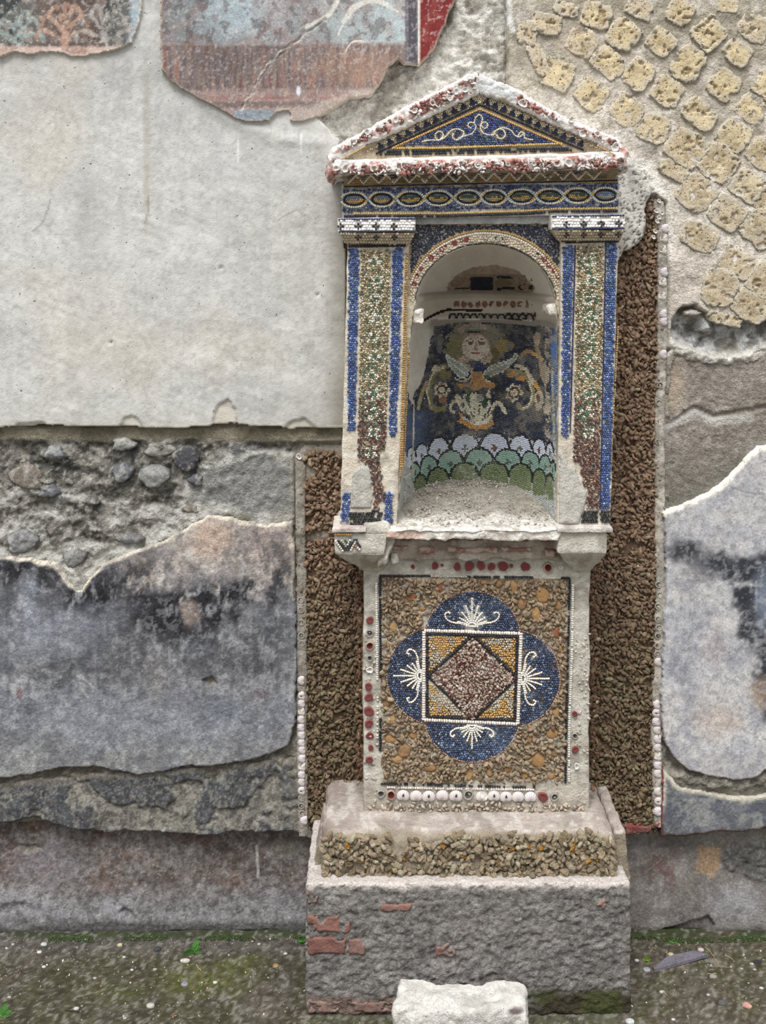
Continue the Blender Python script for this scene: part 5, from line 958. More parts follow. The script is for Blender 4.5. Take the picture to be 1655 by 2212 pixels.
    put(ellm(420, 800, 40, 40, 1.2), (150, 108, 60), .7); put(ellm(1330, 800, 46, 90, 1.2), (176, 160, 134), .9); put(ellm(1320, 790, 18, 40, .5), (86, 60, 50)); put(ellm(1410, 880, 40, 60, 1.2), (170, 158, 134), .8); put(ellm(1310, 230, 34, 60, 1.2), (176, 156, 130), .9); put(st([(1170, 370), (1220, 340), (1290, 370), (1360, 420)], 18), (170, 132, 60)); put(st([(1170, 380), (1160, 410)], 12), GR); put(ellm(1390, 560, 40, 110, 1.3), (150, 136, 112), .8); put(st([(1300, 280), (1340, 420), (1350, 560)], 16), (150, 130, 100), .8)
    put(ellm(390, 300, 30, 60, 1), (120, 124, 120), .6)
    # orange bell and lower palmette
    put(pol([(700, 540), (790, 538), (800, 600), (840, 625), (905, 645), (910, 690), (870, 700), (800, 680), (740, 720), (690, 700), (640, 680), (590, 690), (556, 665), (580, 640), (670, 640), (700, 600)]), OR, 1, .3); put(st([(680, 690), (700, 640)], 10), (80, 100, 60)); put(st([(640, 700), (660, 740)], 12), OL)
    put(pol([(560, 900), (600, 940), (660, 1000), (760, 1030), (840, 1000), (890, 940), (905, 1040), (850, 1060), (820, 1090), (780, 1070), (740, 1092), (700, 1065), (650, 1060), (610, 1030), (560, 1010), (585, 975)]), OR, 1, .3)
    for L_ in ([(740, 985), (600, 880), (560, 770)], [(740, 985), (650, 880), (630, 770)], [(740, 980), (700, 860), (700, 760)], [(740, 980), (740, 860), (740, 760)], [(745, 980), (790, 880), (800, 800)], [(750, 980), (830, 900), (850, 830)]): put(st(L_, 24), (202, 190, 164), 1, .14); 
    for L_ in ([(670, 960), (612, 880), (596, 800)], [(700, 960), (670, 870), (664, 800)], [(722, 960), (720, 860)], [(765, 960), (768, 870)]): put(st(L_, 6), (110, 100, 84))
    put(ellm(660, 790, 20, 30, .4), (44, 84, 56)); put(ellm(810, 830, 30, 50, .6), (40, 76, 56)); put(ellm(770, 780, 34, 40, .4), (150, 158, 146)); put(st(spline([(850, 720), (840, 760), (860, 770)]), 16), CR)
    put(st(spline([(690, 1000), (780, 1000), (860, 940), (900, 850), (950, 830), (990, 880), (1010, 920)]), 18), (196, 184, 156), 1, .15); put(st(spline([(800, 990), (880, 920), (930, 850)]), 5), (110, 104, 84)); put(st(spline([(600, 810), (530, 810), (495, 850), (500, 900), (530, 920)]), 14), CR)
    put(st(spline([(620, 970), (680, 1010), (760, 1022), (840, 1000), (880, 960)]), 13), (218, 208, 186), 1, .1)
    # wings
    wl = [(446, 358), (470, 380), (530, 420), (600, 455), (660, 520), (670, 570), (620, 600), (570, 590), (520, 540), (470, 470), (448, 420)]; wr = [(1118, 352), (1134, 390), (1110, 430), (1060, 480), (980, 545), (880, 580), (820, 570), (812, 540), (850, 490), (930, 450), (1020, 430), (1085, 405), (1086, 372)]
    for w_ in (wl, wr): d_ = psdf(X, Y, w_); put(d_ > 0, (146, 158, 144), 1, .12); put((d_ > 0) & (d_ < 13), (226, 220, 200), 1, .08)
    put(st([(500, 450), (570, 510), (640, 560)], 6), (222, 216, 196), 1, .08); put(st([(850, 530), (950, 480), (1060, 450)], 6), (222, 216, 196), 1, .08); put(st([(820, 590), (900, 600)], 14), (60, 70, 30)); put(st(spline([(690, 510), (680, 590), (610, 620), (540, 600)]), 10), (190, 176, 150)); put(st(spline([(800, 560), (810, 600), (860, 635)]), 9), (214, 204, 180))
    # scales
    R1 = [(125, 1330, 45, 85), (220, 1320, 60, 110), (385, 1280, 100, 130), (630, 1250, 130, 135), (905, 1250, 140, 140), (1150, 1255, 105, 125), (1330, 1270, 60, 110), (1430, 1290, 35, 90)]
    R2 = [(160, 1480, 45, 90), (290, 1430, 80, 105), (495, 1395, 120, 120), (765, 1385, 138, 130), (1035, 1385, 125, 120), (1245, 1395, 85, 110), (1385, 1420, 55, 100), (1460, 1460, 25, 80)]
    R3 = [(210, 1600, 58, 95), (380, 1560, 105, 120), (625, 1520, 130, 130), (905, 1520, 140, 135), (1155, 1525, 110, 125), (1330, 1570, 65, 118), (1430, 1610, 40, 110)]
    put((Y > np.interp(X, [0, 100, 385, 630, 1150, 1330, 1500], [1300, 1290, 1190, 1160, 1160, 1190, 1260])), (150, 152, 148))
    for R_, cc, cr_ in ((R1, (164, 170, 186), 1), (R2, (112, 142, 128), 1), (R3, (94, 106, 66), 0)):
        for i_, (cx_, cy_, rx, ry) in enumerate(R_):
            q = np.sqrt(((X-cx_)/rx)**2+((Y-cy_)/ry)**2); m = (q < 1) & (Y < cy_+20) | (np.abs(X-cx_) < rx*.93) & (Y >= cy_+10) & (Y < cy_+130)
            put(m, cc, 1, .10 if cr_ else .3)
            if cr_:
                s_ = rx/130; ccx = (96, 66, 52) if (R_ is R1 and i_ % 2 == 0) else (60, 78, 70)
                put((np.abs(X-cx_) < 9*s_+2) & (np.abs(Y-cy_-6) < 30) | (np.abs(Y-cy_-6) < 9) & (np.abs(X-cx_) < 30*s_), ccx)
        for i_, (cx_, cy_, rx, ry) in enumerate(R_):
            w_ = 8.5*max(.5, rx/130); dd = np.abs(np.sqrt(((X-cx_)/rx)**2+((Y-cy_)/ry)**2)-1)*np.minimum(rx, ry); put((dd < w_+1.5) & (Y < cy_+8), (26, 28, 30), 1, .1)
    # lost areas
    lost = psdf(X+(f2-.5)*40, Y, [(60, -40), (352, 60), (345, 120), (310, 220), (290, 380), (235, 600), (170, 720), (130, 830), (120, 900), (60, 560), (50, 0)]) > 0
    keep &= ~lost; keep &= ~((Y < 75+60*((X-800)/700)**2)); keep &= ~((X < 160) & (Y > 1430) & (f2 > .5)); keep &= ~(((np.abs(X-(150-.03*(Y-900))) < 10) | (X < 60)) & (Y > 800)); keep &= ~((X > 1400) & (f2 > .62)); keep &= rng.rand(n) > .02
    dst_ = sm(.5, .66, fb(X, Y, 60, 5, 775))*.5*(Y < 1130); c = mix(c, dst_*(.4+.9*rn_), (128, 120, 104))
    return c, keep
pit = .0040
rows = np.arange(694, 1150, pit/kx*1.0)
pos = []; TT = []
for j, py in enumerate(rows):
    a = float(na_(py))*kx; th = np.linspace(0, math.pi, 2000); ds = np.hypot(np.gradient(a*np.cos(th)), np.gradient(NB*np.sin(th))); s_ = np.cumsum(ds)
    q = np.arange((j % 2)*pit*.5, s_[-1], pit); th_ = np.interp(q, s_, th); TT.append(np.stack([th_, np.full(len(th_), py)], 1))
TT = np.concatenate(TT); TT[:, 0] += (rng.rand(len(TT))-.5)*.004; TT[:, 1] += (rng.rand(len(TT))-.5)*1.2
th, py = TT[:, 0], TT[:, 1]
def frames(th, py, off=.0):
    P0 = nsurf(th, py, off); P1 = nsurf(th+.002, py, off); U1 = P0-P1; U1 /= np.linalg.norm(U1, axis=1, keepdims=True)+1e-12
    P2 = nsurf(th, py-.5, off); V1 = P2-P0; V1 /= np.linalg.norm(V1, axis=1, keepdims=True)+1e-12; N1 = np.cross(V1, U1)*-1; N1 /= np.linalg.norm(N1, axis=1, keepdims=True)+1e-12
    # normal into the hollow
    ctr = np.stack([(ncx(py)-CX)*kx, np.full(len(th), -NP), P0[:, 2]], 1); s = np.sign(((ctr-P0)*N1).sum(1, keepdims=True)); N1 = N1*s; U1 = U1*s
    return P0, U1, V1, N1
P0, U1, V1, N1 = frames(th, py, .001); zz = P0[:, 2]; k = (P0[:, 2] > zfl(-P0[:, 1])-.01) & (th > .03) & (th < math.pi-.03)
P0, U1, V1, N1 = P0[k], U1[k], V1[k], N1[k]; x, y = PXY(P0); c, kp = niche_col(x, y)
P0, U1, V1, N1, c = P0[kp], U1[kp], V1[kp], N1[kp], np.clip(c[kp]*1.6, 0, .85); n = len(P0)
chips('niche_tesserae', P0, U1, V1, N1, pit*.93*(.9+.2*rng.rand(n)), pit*.93*(.9+.2*rng.rand(n)), (rng.rand(n)-.5)*.5, c, M_chip, niche, th=.0012)
# moulding: dashes, egg pattern, red blobs; dome patch; arch reveal
A_ = []
def onn(X, Y, y0=470):
    """crop px -> th, py by search on the niche wall"""
    return 860+X*.2296, y0+Y*.2296
TH2, PY2 = np.meshgrid(np.linspace(.1, math.pi-.1, 260), np.arange(600, 706, 3.3)); TH2 = TH2.ravel()+(rng.rand(TH2.size)-.5)*.003; PY2 = PY2.ravel()
P0, U1, V1, N1 = frames(TH2, PY2, .0008); x, y = PXY(P0); X, Y = (x-860)/.2296, (y-470)/.2296; f2 = fb(x, y, 9, 3, 781); n = len(x)
c = flat(x, (150, 128, 106)); kp = np.zeros(n, bool)
def put2(m, col, v=.25):
    global c, kp; c = np.where(m[:, None], lin(col)*(1+(rng.rand(n, 1)-.5)*2*v), c); kp |= m
dome_l = PY2 < 641
put2(dome_l & ((((X-880)/390)**2+((Y-700)/240)**2) < 1+(f2-.5)*.8) & (Y > 430) & (Y < 735), (158, 136, 114), .35)
put2(dome_l & (X > 680) & (X < 895) & (Y > 560) & (Y < 680), (32, 38, 58)); put2(dome_l & (((X-980)/90)**2+((Y-620)/46)**2 < 1), (128, 120, 84)); put2(dome_l & (X > 930) & (X < 1100) & (Y > 655) & (Y < 680), (30, 32, 40)); put2(dome_l & (X > 930) & (X < 1080) & (Y > 548) & (Y < 575) & (f2 > .4), (40, 44, 52)); put2(dome_l & (X > 530) & (X < 670) & (Y > 655) & (Y < 675), (36, 34, 38)); put2(dome_l & (X > 1130) & (X < 1270) & (Y > 625) & (Y < 680) & (f2 > .48), (44, 40, 44))
yc = lambda X_: 870+ (np.clip(480-X_, 0, 999)/230.)**1.5*95
put2((~dome_l) & (np.abs(Y-yc(X)) < 10) & (X > 250) & (X < 795), (28, 26, 28)); put2((~dome_l) & (Y > 780) & (Y < 850) & (X > 520) & (X < 1230) & (np.hypot(((X-520) % 66)-33, (Y-815)*.8) < 24) & (f2 > .42), (142, 104, 86), .4)
egg = (~dome_l) & (Y > 900+.00022*(X-850)**2*0) & (Y < 962) & (X > 480) & (X < 1290); ux = ((X-480) % 66)-33
put2(egg, (176, 166, 148)); put2(egg & (np.abs(np.hypot(ux/30., (Y-948)/44.)-1) < .26) & (Y < 955), (46, 48, 58)); put2(egg & (Y > 950) & (f2 > .4), (34, 34, 38)); put2((~dome_l) & (Y > 964) & (Y < 985) & (X > 380) & (X < 1260), (206, 198, 182))
kk = kp; chips('moulding_tesserae', P0[kk], U1[kk], V1[kk], N1[kk], .0037, .0034, (rng.rand(kk.sum())-.5)*.4, c[kk], M_chip, niche, th=.0011)
# arch band
t = Tess(); aa = lambda rx, ry, a0, a1, n=70: [(1050+rx*math.cos(a), 662-ry*math.sin(a)) for a in np.linspace(a0, a1, n)]
clipx = lambda L_: [q for q in L_ if 886 < q[0] < 1210]
AP = NP+.0012
t.line(clipx(aa(176, 164, .3, math.pi-.3)), 5.2, 5, AP, (184, 146, 78)); t.line(clipx(aa(171, 158, .2, math.pi-.2)), 5, 5.4, AP, (218, 208, 188), jc=.1)
t.line(aa(154, 137, .12, math.pi-.12), 2.4, 5, AP, (52, 52, 60), drop=.15)
t.fill(lambda x, y: (~inopen(x, y, 5)) & (((x-1050)/168.)**2+((y-662)/154.)**2 < 1) & (y < 655) & (x > 887) & (x < 1210), (886, 495, 1212, 660), 5.2, AP-.0004, lambda x, y: lin((202, 184, 158))*(1+(rng.rand(len(x), 1)-.5)*.35), rotj=.8)
t.fill(lambda x, y: (((x-1050)/180.)**2+((y-662)/168.)**2 > 1) & (y < 640) & (x > 888-(y > 560)*1) & (x < 1208) & (y > 486) & (fb(x, y, 30, 3, 791) < .74), (884, 486, 1212, 620), 3.7, AP, lambda x, y: mix(lin((38, 46, 74))*(1+(rng.rand(len(x), 1)-.5)*.7), (rng.rand(len(x)) < .07), (150, 150, 150)), rotj=.8)
t.line([(902, 486), (1190, 484)], 2.5, 5, AP, (180, 140, 80), drop=.2)
for x0, x1, y0, y1 in ((877, 865, 545, 1030), (880.5, 868.5, 545, 1010), (884, 872, 760, 1010)): t.line([(x0, y0), (x1, y1)], 3.4, 5, .1815 if x0 < 882 else AP, (176, 132, 54), drop=.05, jc=.3)
t.line([(1209, 560), (1207, 1100)], 3.2, 5, AP, (196, 170, 116), drop=.12, jc=.2)
t.build('arch_tesserae', M_chip, niche)
for k, (X, Y, s, t_) in enumerate(((155, 620, 6, 0), (180, 545, 5.5, 1), (215, 480, 5.5, 0), (310, 375, 7, 0), (410, 300, 6, 0), (448, 268, 3, 0), (530, 240, 6.5, 0), (595, 212, 4.5, 0), (643, 205, 6, 0), (1375, 390, 6.5, 0), (1420, 445, 7, 0), (1465, 495, 5.5, 0), (1500, 552, 5, 0), (820, 190, 6, 2), (920, 200, 7, 2), (980, 205, 6, 2), (1320, 345, 7, 2), (265, 420, 4, 2), (370, 340, 4.5, 2))):
    me = (DISC[k % 3], RING, SOCK[k % 3])[t_]; inst(me.name.split('.')[0], me, W(860+X*.2296, 470+Y*.2296, AP+.0005), niche, s*.00092, sy=.0035, rz=k)

# ---------------------------------------------------------------- pilasters
def pilaster(fq, L, R, C0, C1, gaps, seed, flo):
    q = np.array([W(*p, .18) for p in fq])
    pi = rbox('pilaster', q, back(q, -.02), .0045, .004, .0016, cMort((208, 196, 176), (168, 156, 138), (226, 220, 208), 30), M_mortar, sh, ns=.03, seed=seed)
    t = Tess(); PZ = .1815
    xl = lambda q_, y: np.interp(y, [q_[0][1], q_[1][1]], [q_[0][0], q_[1][0]])
    def side(Qa, Qb, y0, y1):
        t.fill(lambda x, y: (x > xl(Qa, y)+1) & (x < xl(Qb, y)-1) & (y > y0+(fb(x, y, 14, 3, 801)-.5)*14) & (y < y1+(fb(x, y, 14, 3, 802)-.5)*24) & (fb(x, y, 9, 2, 803) < .93), (min(Qa[0][0], Qa[1][0])-2, y0-8, max(Qb[0][0], Qb[1][0])+2, y1+14), 4.8, PZ, lambda x, y: blu(len(x), 1., ((48, 80, 146), (66, 106, 172), (42, 62, 112), (98, 132, 186), (156, 172, 198)), (.36, .26, .22, .10, .06)), jit=.20, rotj=.9, sz=.90)
    for Qa, Qb, y0, y1 in L+R: side(Qa, Qb, y0, y1)
    FL = [(xl(C0, yy)*.5+xl(C1, yy)*.5+(3 if i % 2 else -2), yy) for i, yy in enumerate(np.arange(565, flo, 41))]
    def cc(x, y):
        n = len(x); lo = sm(820, 930, y+(fb(x, y, 40, 3, 804)-.5)*60)
        up = np.array([lin(q_) for q_ in ((156, 138, 78), (214, 202, 168), (96, 74, 50), (176, 160, 112), (130, 112, 70))])[rng.choice(5, n, p=[.26, .28, .18, .16, .12])]
        dn = np.array([lin(q_) for q_ in ((104, 52, 44), (84, 54, 42), (176, 150, 124), (60, 40, 36), (132, 84, 62))])[rng.choice(5, n, p=[.3, .26, .12, .16, .16])]
        m = (rng.rand(n) < lo)[:, None]; c = np.where(m, dn, up)*(1+(rng.rand(n, 1)-.5)*.4)
        for fx, fy in FL:
            d_ = np.hypot(x-fx, y-fy); an = np.arctan2(y-fy, x-fx); pet = (d_ < 15) & (d_ > 5) & (np.cos(an*4+fx) > -.25)
            c[pet] = lin((222, 218, 202))*(.85+.3*rng.rand(pet.sum(), 1)); k = d_ < 5.5; c[k] = lin((44, 110, 66)); k = (d_ > 13) & (d_ < 21) & (rng.rand(n) < .28); c[k] = lin((48, 104, 70))
        k = rng.rand(n) < .012; c[k] = lin((40, 90, 100)); k = rng.rand(n) < .006; c[k] = lin((214, 160, 60)); return c
    def mc(x, y):
        m = (x > xl(C0, y)+1) & (x < xl(C1, y)-1) & (y > C0[0][1]) & (y < C0[1][1])
        for g_ in gaps: m &= psdf(x+(fb(x, y, 12, 3, 805)-.5)*8, y+(fb(x, y, 12, 3, 806)-.5)*8, g_) < 0
        return m
    t.fill(mc, (min(C0[0][0], C0[1][0])-2, C0[0][1], max(C1[0][0], C1[1][0])+2, C0[1][1]), 4.7, PZ, cc, jit=.34, rotj=1.4, sz=.8)
    return pi, t
pi, t = pilaster([(751, 520), (885, 520), (857, 1142), (734, 1142)],
    [(((752, 537), (750, 925)), ((778, 537), (768, 925)), 537, 928), (((741, 1062), (734, 1128)), ((759, 1062), (753, 1128)), 1064, 1128)],
    [(((847, 537), (839, 942)), ((873, 537), (857, 942)), 537, 940), (((831, 1062), (829, 1130)), ((850, 1062), (849, 1130)), 1062, 1128)],
    ((779, 537), (770, 1098)), ((845, 537), (832, 1098)), [[(764, 990), (790, 1002), (800, 1010), (803, 1045), (808, 1100), (760, 1100)], [(820, 975), (850, 960), (850, 1060), (830, 1060), (822, 1020)], [(820, 1085), (840, 1085), (840, 1100), (820, 1100)]], 51, 990)
blk = lambda x, y: lin((40, 40, 38))*(1+(rng.rand(len(x), 1)-.5)*.6)
t.fill(lambda x, y: (x > 754) & (x < 826) & (y > 1106-8*(x > 805)) & (y < 1133) & (fb(x, y, 12, 2, 807) < .74), (752, 1098, 828, 1134), 5.6, .1815, blk, jit=.12, rotj=.15)
t.line([(752, 533), (876, 531)], 4, 5, .1815, (34, 36, 52)); t.build('pilaster_tesserae', M_chip, pi, th=.0022)
sheet('mortar_patch', [(783, 1000), (800, 1008), (804, 1045), (803, 1098), (758, 1098), (760, 1020)], (750, 990, 812, 1105), 2.6, .18, lambda x, y, d: .1815+.002*sm(0, 8, d)+(fb(x, y, 10, 3, 808)-.5)*.002, .17, lambda x, y, d: mix(flat(x, (182, 178, 168)), sm(.5, .6, fb(x, y, 12, 3, 809))*.4, (160, 154, 144)), M_mortar, pi, warp=3)
pi2, t = pilaster([(1212, 515), (1337, 508), (1319, 1142), (1204, 1142)],
    [(((1216, 530), (1212, 940)), ((1240, 530), (1229, 940)), 530, 936)],
    [(((1311, 520), (1298, 1110)), ((1334, 520), (1319, 1110)), 520, 1104)],
    ((1246, 528), (1236, 1100)), ((1306, 528), (1296, 1100)), [[(1200, 1000), (1252, 1000), (1258, 1040), (1272, 1060), (1266, 1110), (1200, 1110)]], 52, 975)
t.line([(1243, 530), (1232, 936)], 3, 5, .1815, (34, 44, 90)); t.line([(1309, 524), (1297, 1100)], 3, 5, .1815, (40, 50, 96)); t.line([(1336, 700), (1320, 1000)], 2.4, 5, .1805, (180, 150, 80), drop=.2)
t.fill(lambda x, y: (x > 1254+.4*(1126-y)) & (x < 1318) & (y > 1101) & (y < 1129) & (np.abs(x-1295) > 2), (1250, 1100, 1320, 1130), 5.4, .1815, blk, jit=.12, rotj=.15)
t.line([(1222, 524), (1336, 521)], 4, 5, .1815, (34, 36, 52)); t.build('pilaster_tesserae', M_chip, pi2, th=.0022)
sheet('mortar_patch', [(1208, 960), (1228, 1000), (1246, 1010), (1256, 1050), (1270, 1062), (1264, 1100), (1250, 1134), (1206, 1134)], (1200, 950, 1276, 1140), 2.6, .18, lambda x, y, d: .1815+.003*sm(0, 8, d)+(fb(x, y, 10, 3, 808)-.5)*.002, .17, lambda x, y, d: mix(flat(x, (184, 180, 170)), sm(.5, .6, fb(x, y, 12, 3, 809))*.4, (160, 154, 144)), M_mortar, pi2, warp=3)

# ---------------------------------------------------------------- capitals
for (x0, x1, ya, yb, yc_, ins, crs, crs2) in ((729, 898, 471, 503, 530, 14, [(774, 489), (812, 489), (851, 489), (736, 489)], [(774, 513), (813, 513), (852, 513)]), (1191, 1351, 464, 497, 523, 12, [(1224, 485), (1261, 484), (1299, 484), (1337, 483)], [(1224, 508), (1261, 508), (1299, 507), (1336, 507)])):
    cp = box_px('capital', x0, ya, x1, yb, .212, -.02, cMort((214, 206, 196), (170, 160, 150), (232, 228, 222)), M_mortar, sh, r=.002, amp=.0012, seed=61, y0r=ya-2, y1r=yb-2)
    q = np.array([W(x0+1, yb, .212), W(x1-1, yb, .212), W(x1-ins, yc_, .185), W(x0+ins+8, yc_, .185)]); rbox('capital_ovolo', q, back(q, -.02), .004, .002, .001, cMort((196, 176, 146), (140, 122, 98), (212, 200, 176)), M_mortar, cp, seed=62)
    t = Tess(); PZ = .2135
    def crossm(x, y, L_): 
        m = np.zeros(x.shape, bool)
        for cx_, cy_ in L_: m |= (np.abs(x-cx_) < 3) & (np.abs(y-cy_) < 8) | (np.abs(y-cy_) < 3) & (np.abs(x-cx_) < 8)
        return m
    t.fill(lambda x, y: (x > x0+3) & (x < x1-3) & (y > ya+6) & (y < yb-5) & ~crossm(x, y, crs), (x0+2, ya+6, x1-2, yb-4), 6.2, PZ, lambda x, y: lin((240, 236, 230))*(1+(rng.rand(len(x), 1)-.5)*.16), jit=.1, rotj=.12, sz=.94)
    sl_ = lambda x: (yb-yc_)*0
    pz2 = lambda y: .2135-(y-yb)/(yc_-yb)*.027
    t.fill(lambda x, y: (x > x0+3+(y-yb)*ins/(yc_-yb)*1.3) & (x < x1-3-(y-yb)*ins/(yc_-yb)) & (y > yb+2) & (y < yc_-3) & ~crossm(x, y, crs2), (x0+2, yb+2, x1-2, yc_-2), 5.8, lambda x, y: pz2(y), lambda x, y: lin((198, 180, 148))*(1+(rng.rand(len(x), 1)-.5)*.3), jit=.1, rotj=.12, sz=.88)
    for L_, pzf, a_ in ((crs, lambda y: PZ+.0004, 5.2), (crs2, lambda y: pz2(y)+.0004, 4.6)):
        for cx_, cy_ in L_:
            for dx, dy in ((0, 0), (a_, 0), (-a_, 0), (0, a_), (0, -a_)): t.add([cx_+dx], [cy_+dy], pzf(cy_+dy), a_*.88, a_*.88, .05, lin((36, 38, 58)) if dx or dy else lin((110, 90, 70)))
    t.line([(x0+2, ya+3), (x1-2, ya+1)], 4, 5.4, PZ, (48, 62, 112)); t.line([(x0+2, yb-3), (x1-2, yb-4)], 3.4, 5.4, PZ, (42, 54, 100)); t.line([(x0+ins+10, yc_-2), (x1-ins-2, yc_-2)], 4, 5.4, .1865, (36, 38, 48), drop=.1)
    t.build('capital_tesserae', M_chip, cp)

# ---------------------------------------------------------------- frieze
FZ = .188
T_ = lambda x: (x-738)/600.
fq = np.array([W(738, 396, FZ-.001), W(1338, 380, FZ-.001), W(1338, 464, FZ-.001), W(739, 474, FZ-.001)])
fr_ = rbox('frieze', fq, back(fq, -.02), .005, .003, .0012, cMort((188, 182, 172), (140, 132, 122), (210, 206, 198)), M_mortar, sh, seed=63)
box_px('lintel', 892, 470, 1196, 485, .176, .02, cMort((176, 178, 176), (150, 150, 146), (196, 198, 196)), M_mortar, fr_, r=.004, amp=.003, ns=.015, y0r=464, y1r=484, seed=64)
gy = lambda x: 432-11*T_(x)
ov = [(765, 28), (825, 27), (887, 30), (947, 30), (1012, 29), (1067, 28), (1127, 31), (1188, 31), (1248, 30), (1308, 28)]
t = Tess(); PZ = FZ+.0005
def dov(x, y):
    m = np.full(x.shape, 9.)
    for cx_, rx in ov: m = np.minimum(m, np.sqrt(((x-cx_)/(rx+2))**2+((y-gy(x))/18.)**2))
    return m
strands = []
for (a, ra), (b, rb) in zip(ov[:-1], ov[1:]):
    ya, yb_ = float(gy(a)), float(gy(b)); strands.append((spline([(a+14, ya+15), ((a+b)/2, (ya+yb_)/2), (b-14, yb_-15)], 6), (220, 172, 62))); strands.append((spline([(a+14, ya-15), ((a+b)/2, (ya+yb_)/2), (b-14, yb_+15)], 6), (170, 196, 216)))
def dst(x, y):
    d_ = np.full(x.shape, 1e9)
    for L_, _ in strands: d_ = np.minimum(d_, ldist(x, y, L_))
    return d_
t.fill(lambda x, y: (x > 740) & (x < 1336) & (y > 408-13*T_(x)) & (y < 458-11*T_(x)) & (dov(x, y) > 1.02) & (dst(x, y) > 4), (739, 392, 1337, 462), 4.7, PZ, lambda x, y: blu(len(x), 1, ((50, 64, 112), (66, 88, 146), (92, 108, 148), (36, 46, 80), (140, 148, 170)), (.32, .28, .18, .14, .08)), jit=.22, rotj=.8)
for L_, cc in strands: t.line(L_, 5, 4.8, PZ+.0006, cc)
for i, (cx_, rx) in enumerate(ov):
    E = lambda k1, k2, a0, a1: [(cx_+k1*math.cos(a), float(gy(cx_))-k2*math.sin(a)) for a in np.linspace(a0, a1, 26)]
    t.line(E(rx, 16, .2, math.pi-.2), 4.6, 4.8, PZ+.0008, (226, 220, 200)); t.line(E(rx, 16, math.pi+.2, 2*math.pi-.2), 4.6, 4.8, PZ+.0008, (226, 220, 200))
    t.line(E(rx-6, 11, 0, 6.28), 4.6, 5, PZ+.0003, (26, 30, 38)); x_ = cx_; y_ = float(gy(cx_))
    t.fill(lambda x, y: ((x-x_)/(rx-9.))**2+((y-y_)/7.6)**2 < 1, (cx_-28, y_-9, cx_+28, y_+9), 4.2, PZ, lambda x, y: np.where((y < y_-.5)[:, None], lin((70, 100, 84) if 1 < i < 9 else (110, 140, 180)), lin((222, 172, 60) if i < 9 else (190, 184, 170)))*(1+(rng.rand(len(x), 1)-.5)*.3), jit=.1, rotj=.2)
t.line([(742, 402.5), (1336, 389)], 4, 5.2, PZ, (36, 34, 40), jc=.3); t.line([(742, 406), (1050, 400)], 3, 5.2, PZ, (150, 116, 60), drop=.3); t.line([(1240, 395), (1336, 393)], 3, 5, PZ, (190, 146, 60))
t.line([(764, 461), (960, 461), (1130, 456), (1200, 451), (1336, 450)], 4.2, 5, PZ+.0006, (224, 186, 84)); t.line([(742, 467), (960, 467), (1130, 462), (1200, 457), (1336, 456)], 5, 5.4, PZ, (36, 40, 56), drop=.08)
t.build('frieze_tesserae', M_chip, fr_, th=.002)
# zigzag cove between frieze and cornice
q = np.array([W(740, 376, .232), W(1340, 366, .232), W(1328, 389, .190), W(744, 402, .190)]); zc = rbox('cove', q, back(q, -.02), .005, .002, .0012, cMort((150, 132, 106), (104, 88, 68), (186, 172, 150), 20), M_mortar, sh, seed=65)
t = Tess(); 
zt = lambda x: 379.5-11*T_(x); zb = lambda x: 398-11.5*T_(x); pz = lambda x, y: .1925+.042*np.clip((402-13*T_(np.asarray(x))-y)/26., 0, 1)
zx = np.arange(752, 1312, 16.6); zz_ = [(x, (zt(x) if i % 2 else zb(x)-1)) for i, x in enumerate(zx)]
def above(x, y): 
    L_ = np.array(zz_); return y < np.interp(x, L_[:, 0], L_[:, 1])
t.fill(lambda x, y: (x > 750) & (x < 1312) & (y > zt(x)-1) & (y < zb(x)) & (ldist(x, y, zz_) > 3), (748, 362, 1316, 400), 4.4, pz, lambda x, y: np.where(above(x, y)[:, None], np.where((fb(x, y, 30, 2, 811) > .5)[:, None], lin((52, 54, 66)), lin((120, 100, 76))), np.where(((x < 850) | ((x > 1060) & (x < 1110)))[:, None], lin((176, 126, 50)), lin((118, 98, 68))))*(1+(rng.rand(len(x), 1)-.5)*.5), jit=.2, rotj=.6)
t.line(zz_, 4.4, 4.6, lambda x, y: pz(x, y)+.0006, (222, 210, 184), drop=.06); t.build('cove_tesserae', M_chip, zc)

# ---------------------------------------------------------------- cornice and pediment
def cCo(x, y, P):
    f1 = fb(x, y, 16, 4, 821); f2 = fb(x, y, 7, 3, 822); c = flat(x, (226, 218, 210)); up = sm(.44, .54, f1); c = mix(c, up*.85, (172, 98, 88)); c = mix(c, sm(.52, .62, f2)*.6, (232, 226, 220)); c = mix(c, sm(.6, .68, fb(x, y, 9, 3, 823))*.6, (120, 88, 72)); return c
q = np.array([W(709, 352, .238), W(1353, 335, .238), W(1346, 364, .238), W(716, 378, .238)]); co = rbox('cornice', q, back(q, -.02), .0035, .007, .005, cCo, M_mortar, sh, ns=.012, seed=66)
q = np.array([W(722, 345, .232), W(1345, 327, .232), W(1345, 338, .232), W(722, 356, .232)]); rbox('cornice_fillet', q, back(q, .0), .004, .004, .003, cMort((236, 230, 224), (214, 204, 196), (244, 240, 236)), M_mortar, co, ns=.02, seed=67)
q = np.array([W(730, 376, .240), W(1346, 362, .240), W(1338, 365, .236), W(738, 379, .236)]); rbox('cornice_bed', q, back(q, -.0), .005, .002, .003, cMort((176, 160, 142), (120, 104, 88), (214, 206, 196), 16), M_mortar, co, seed=68)
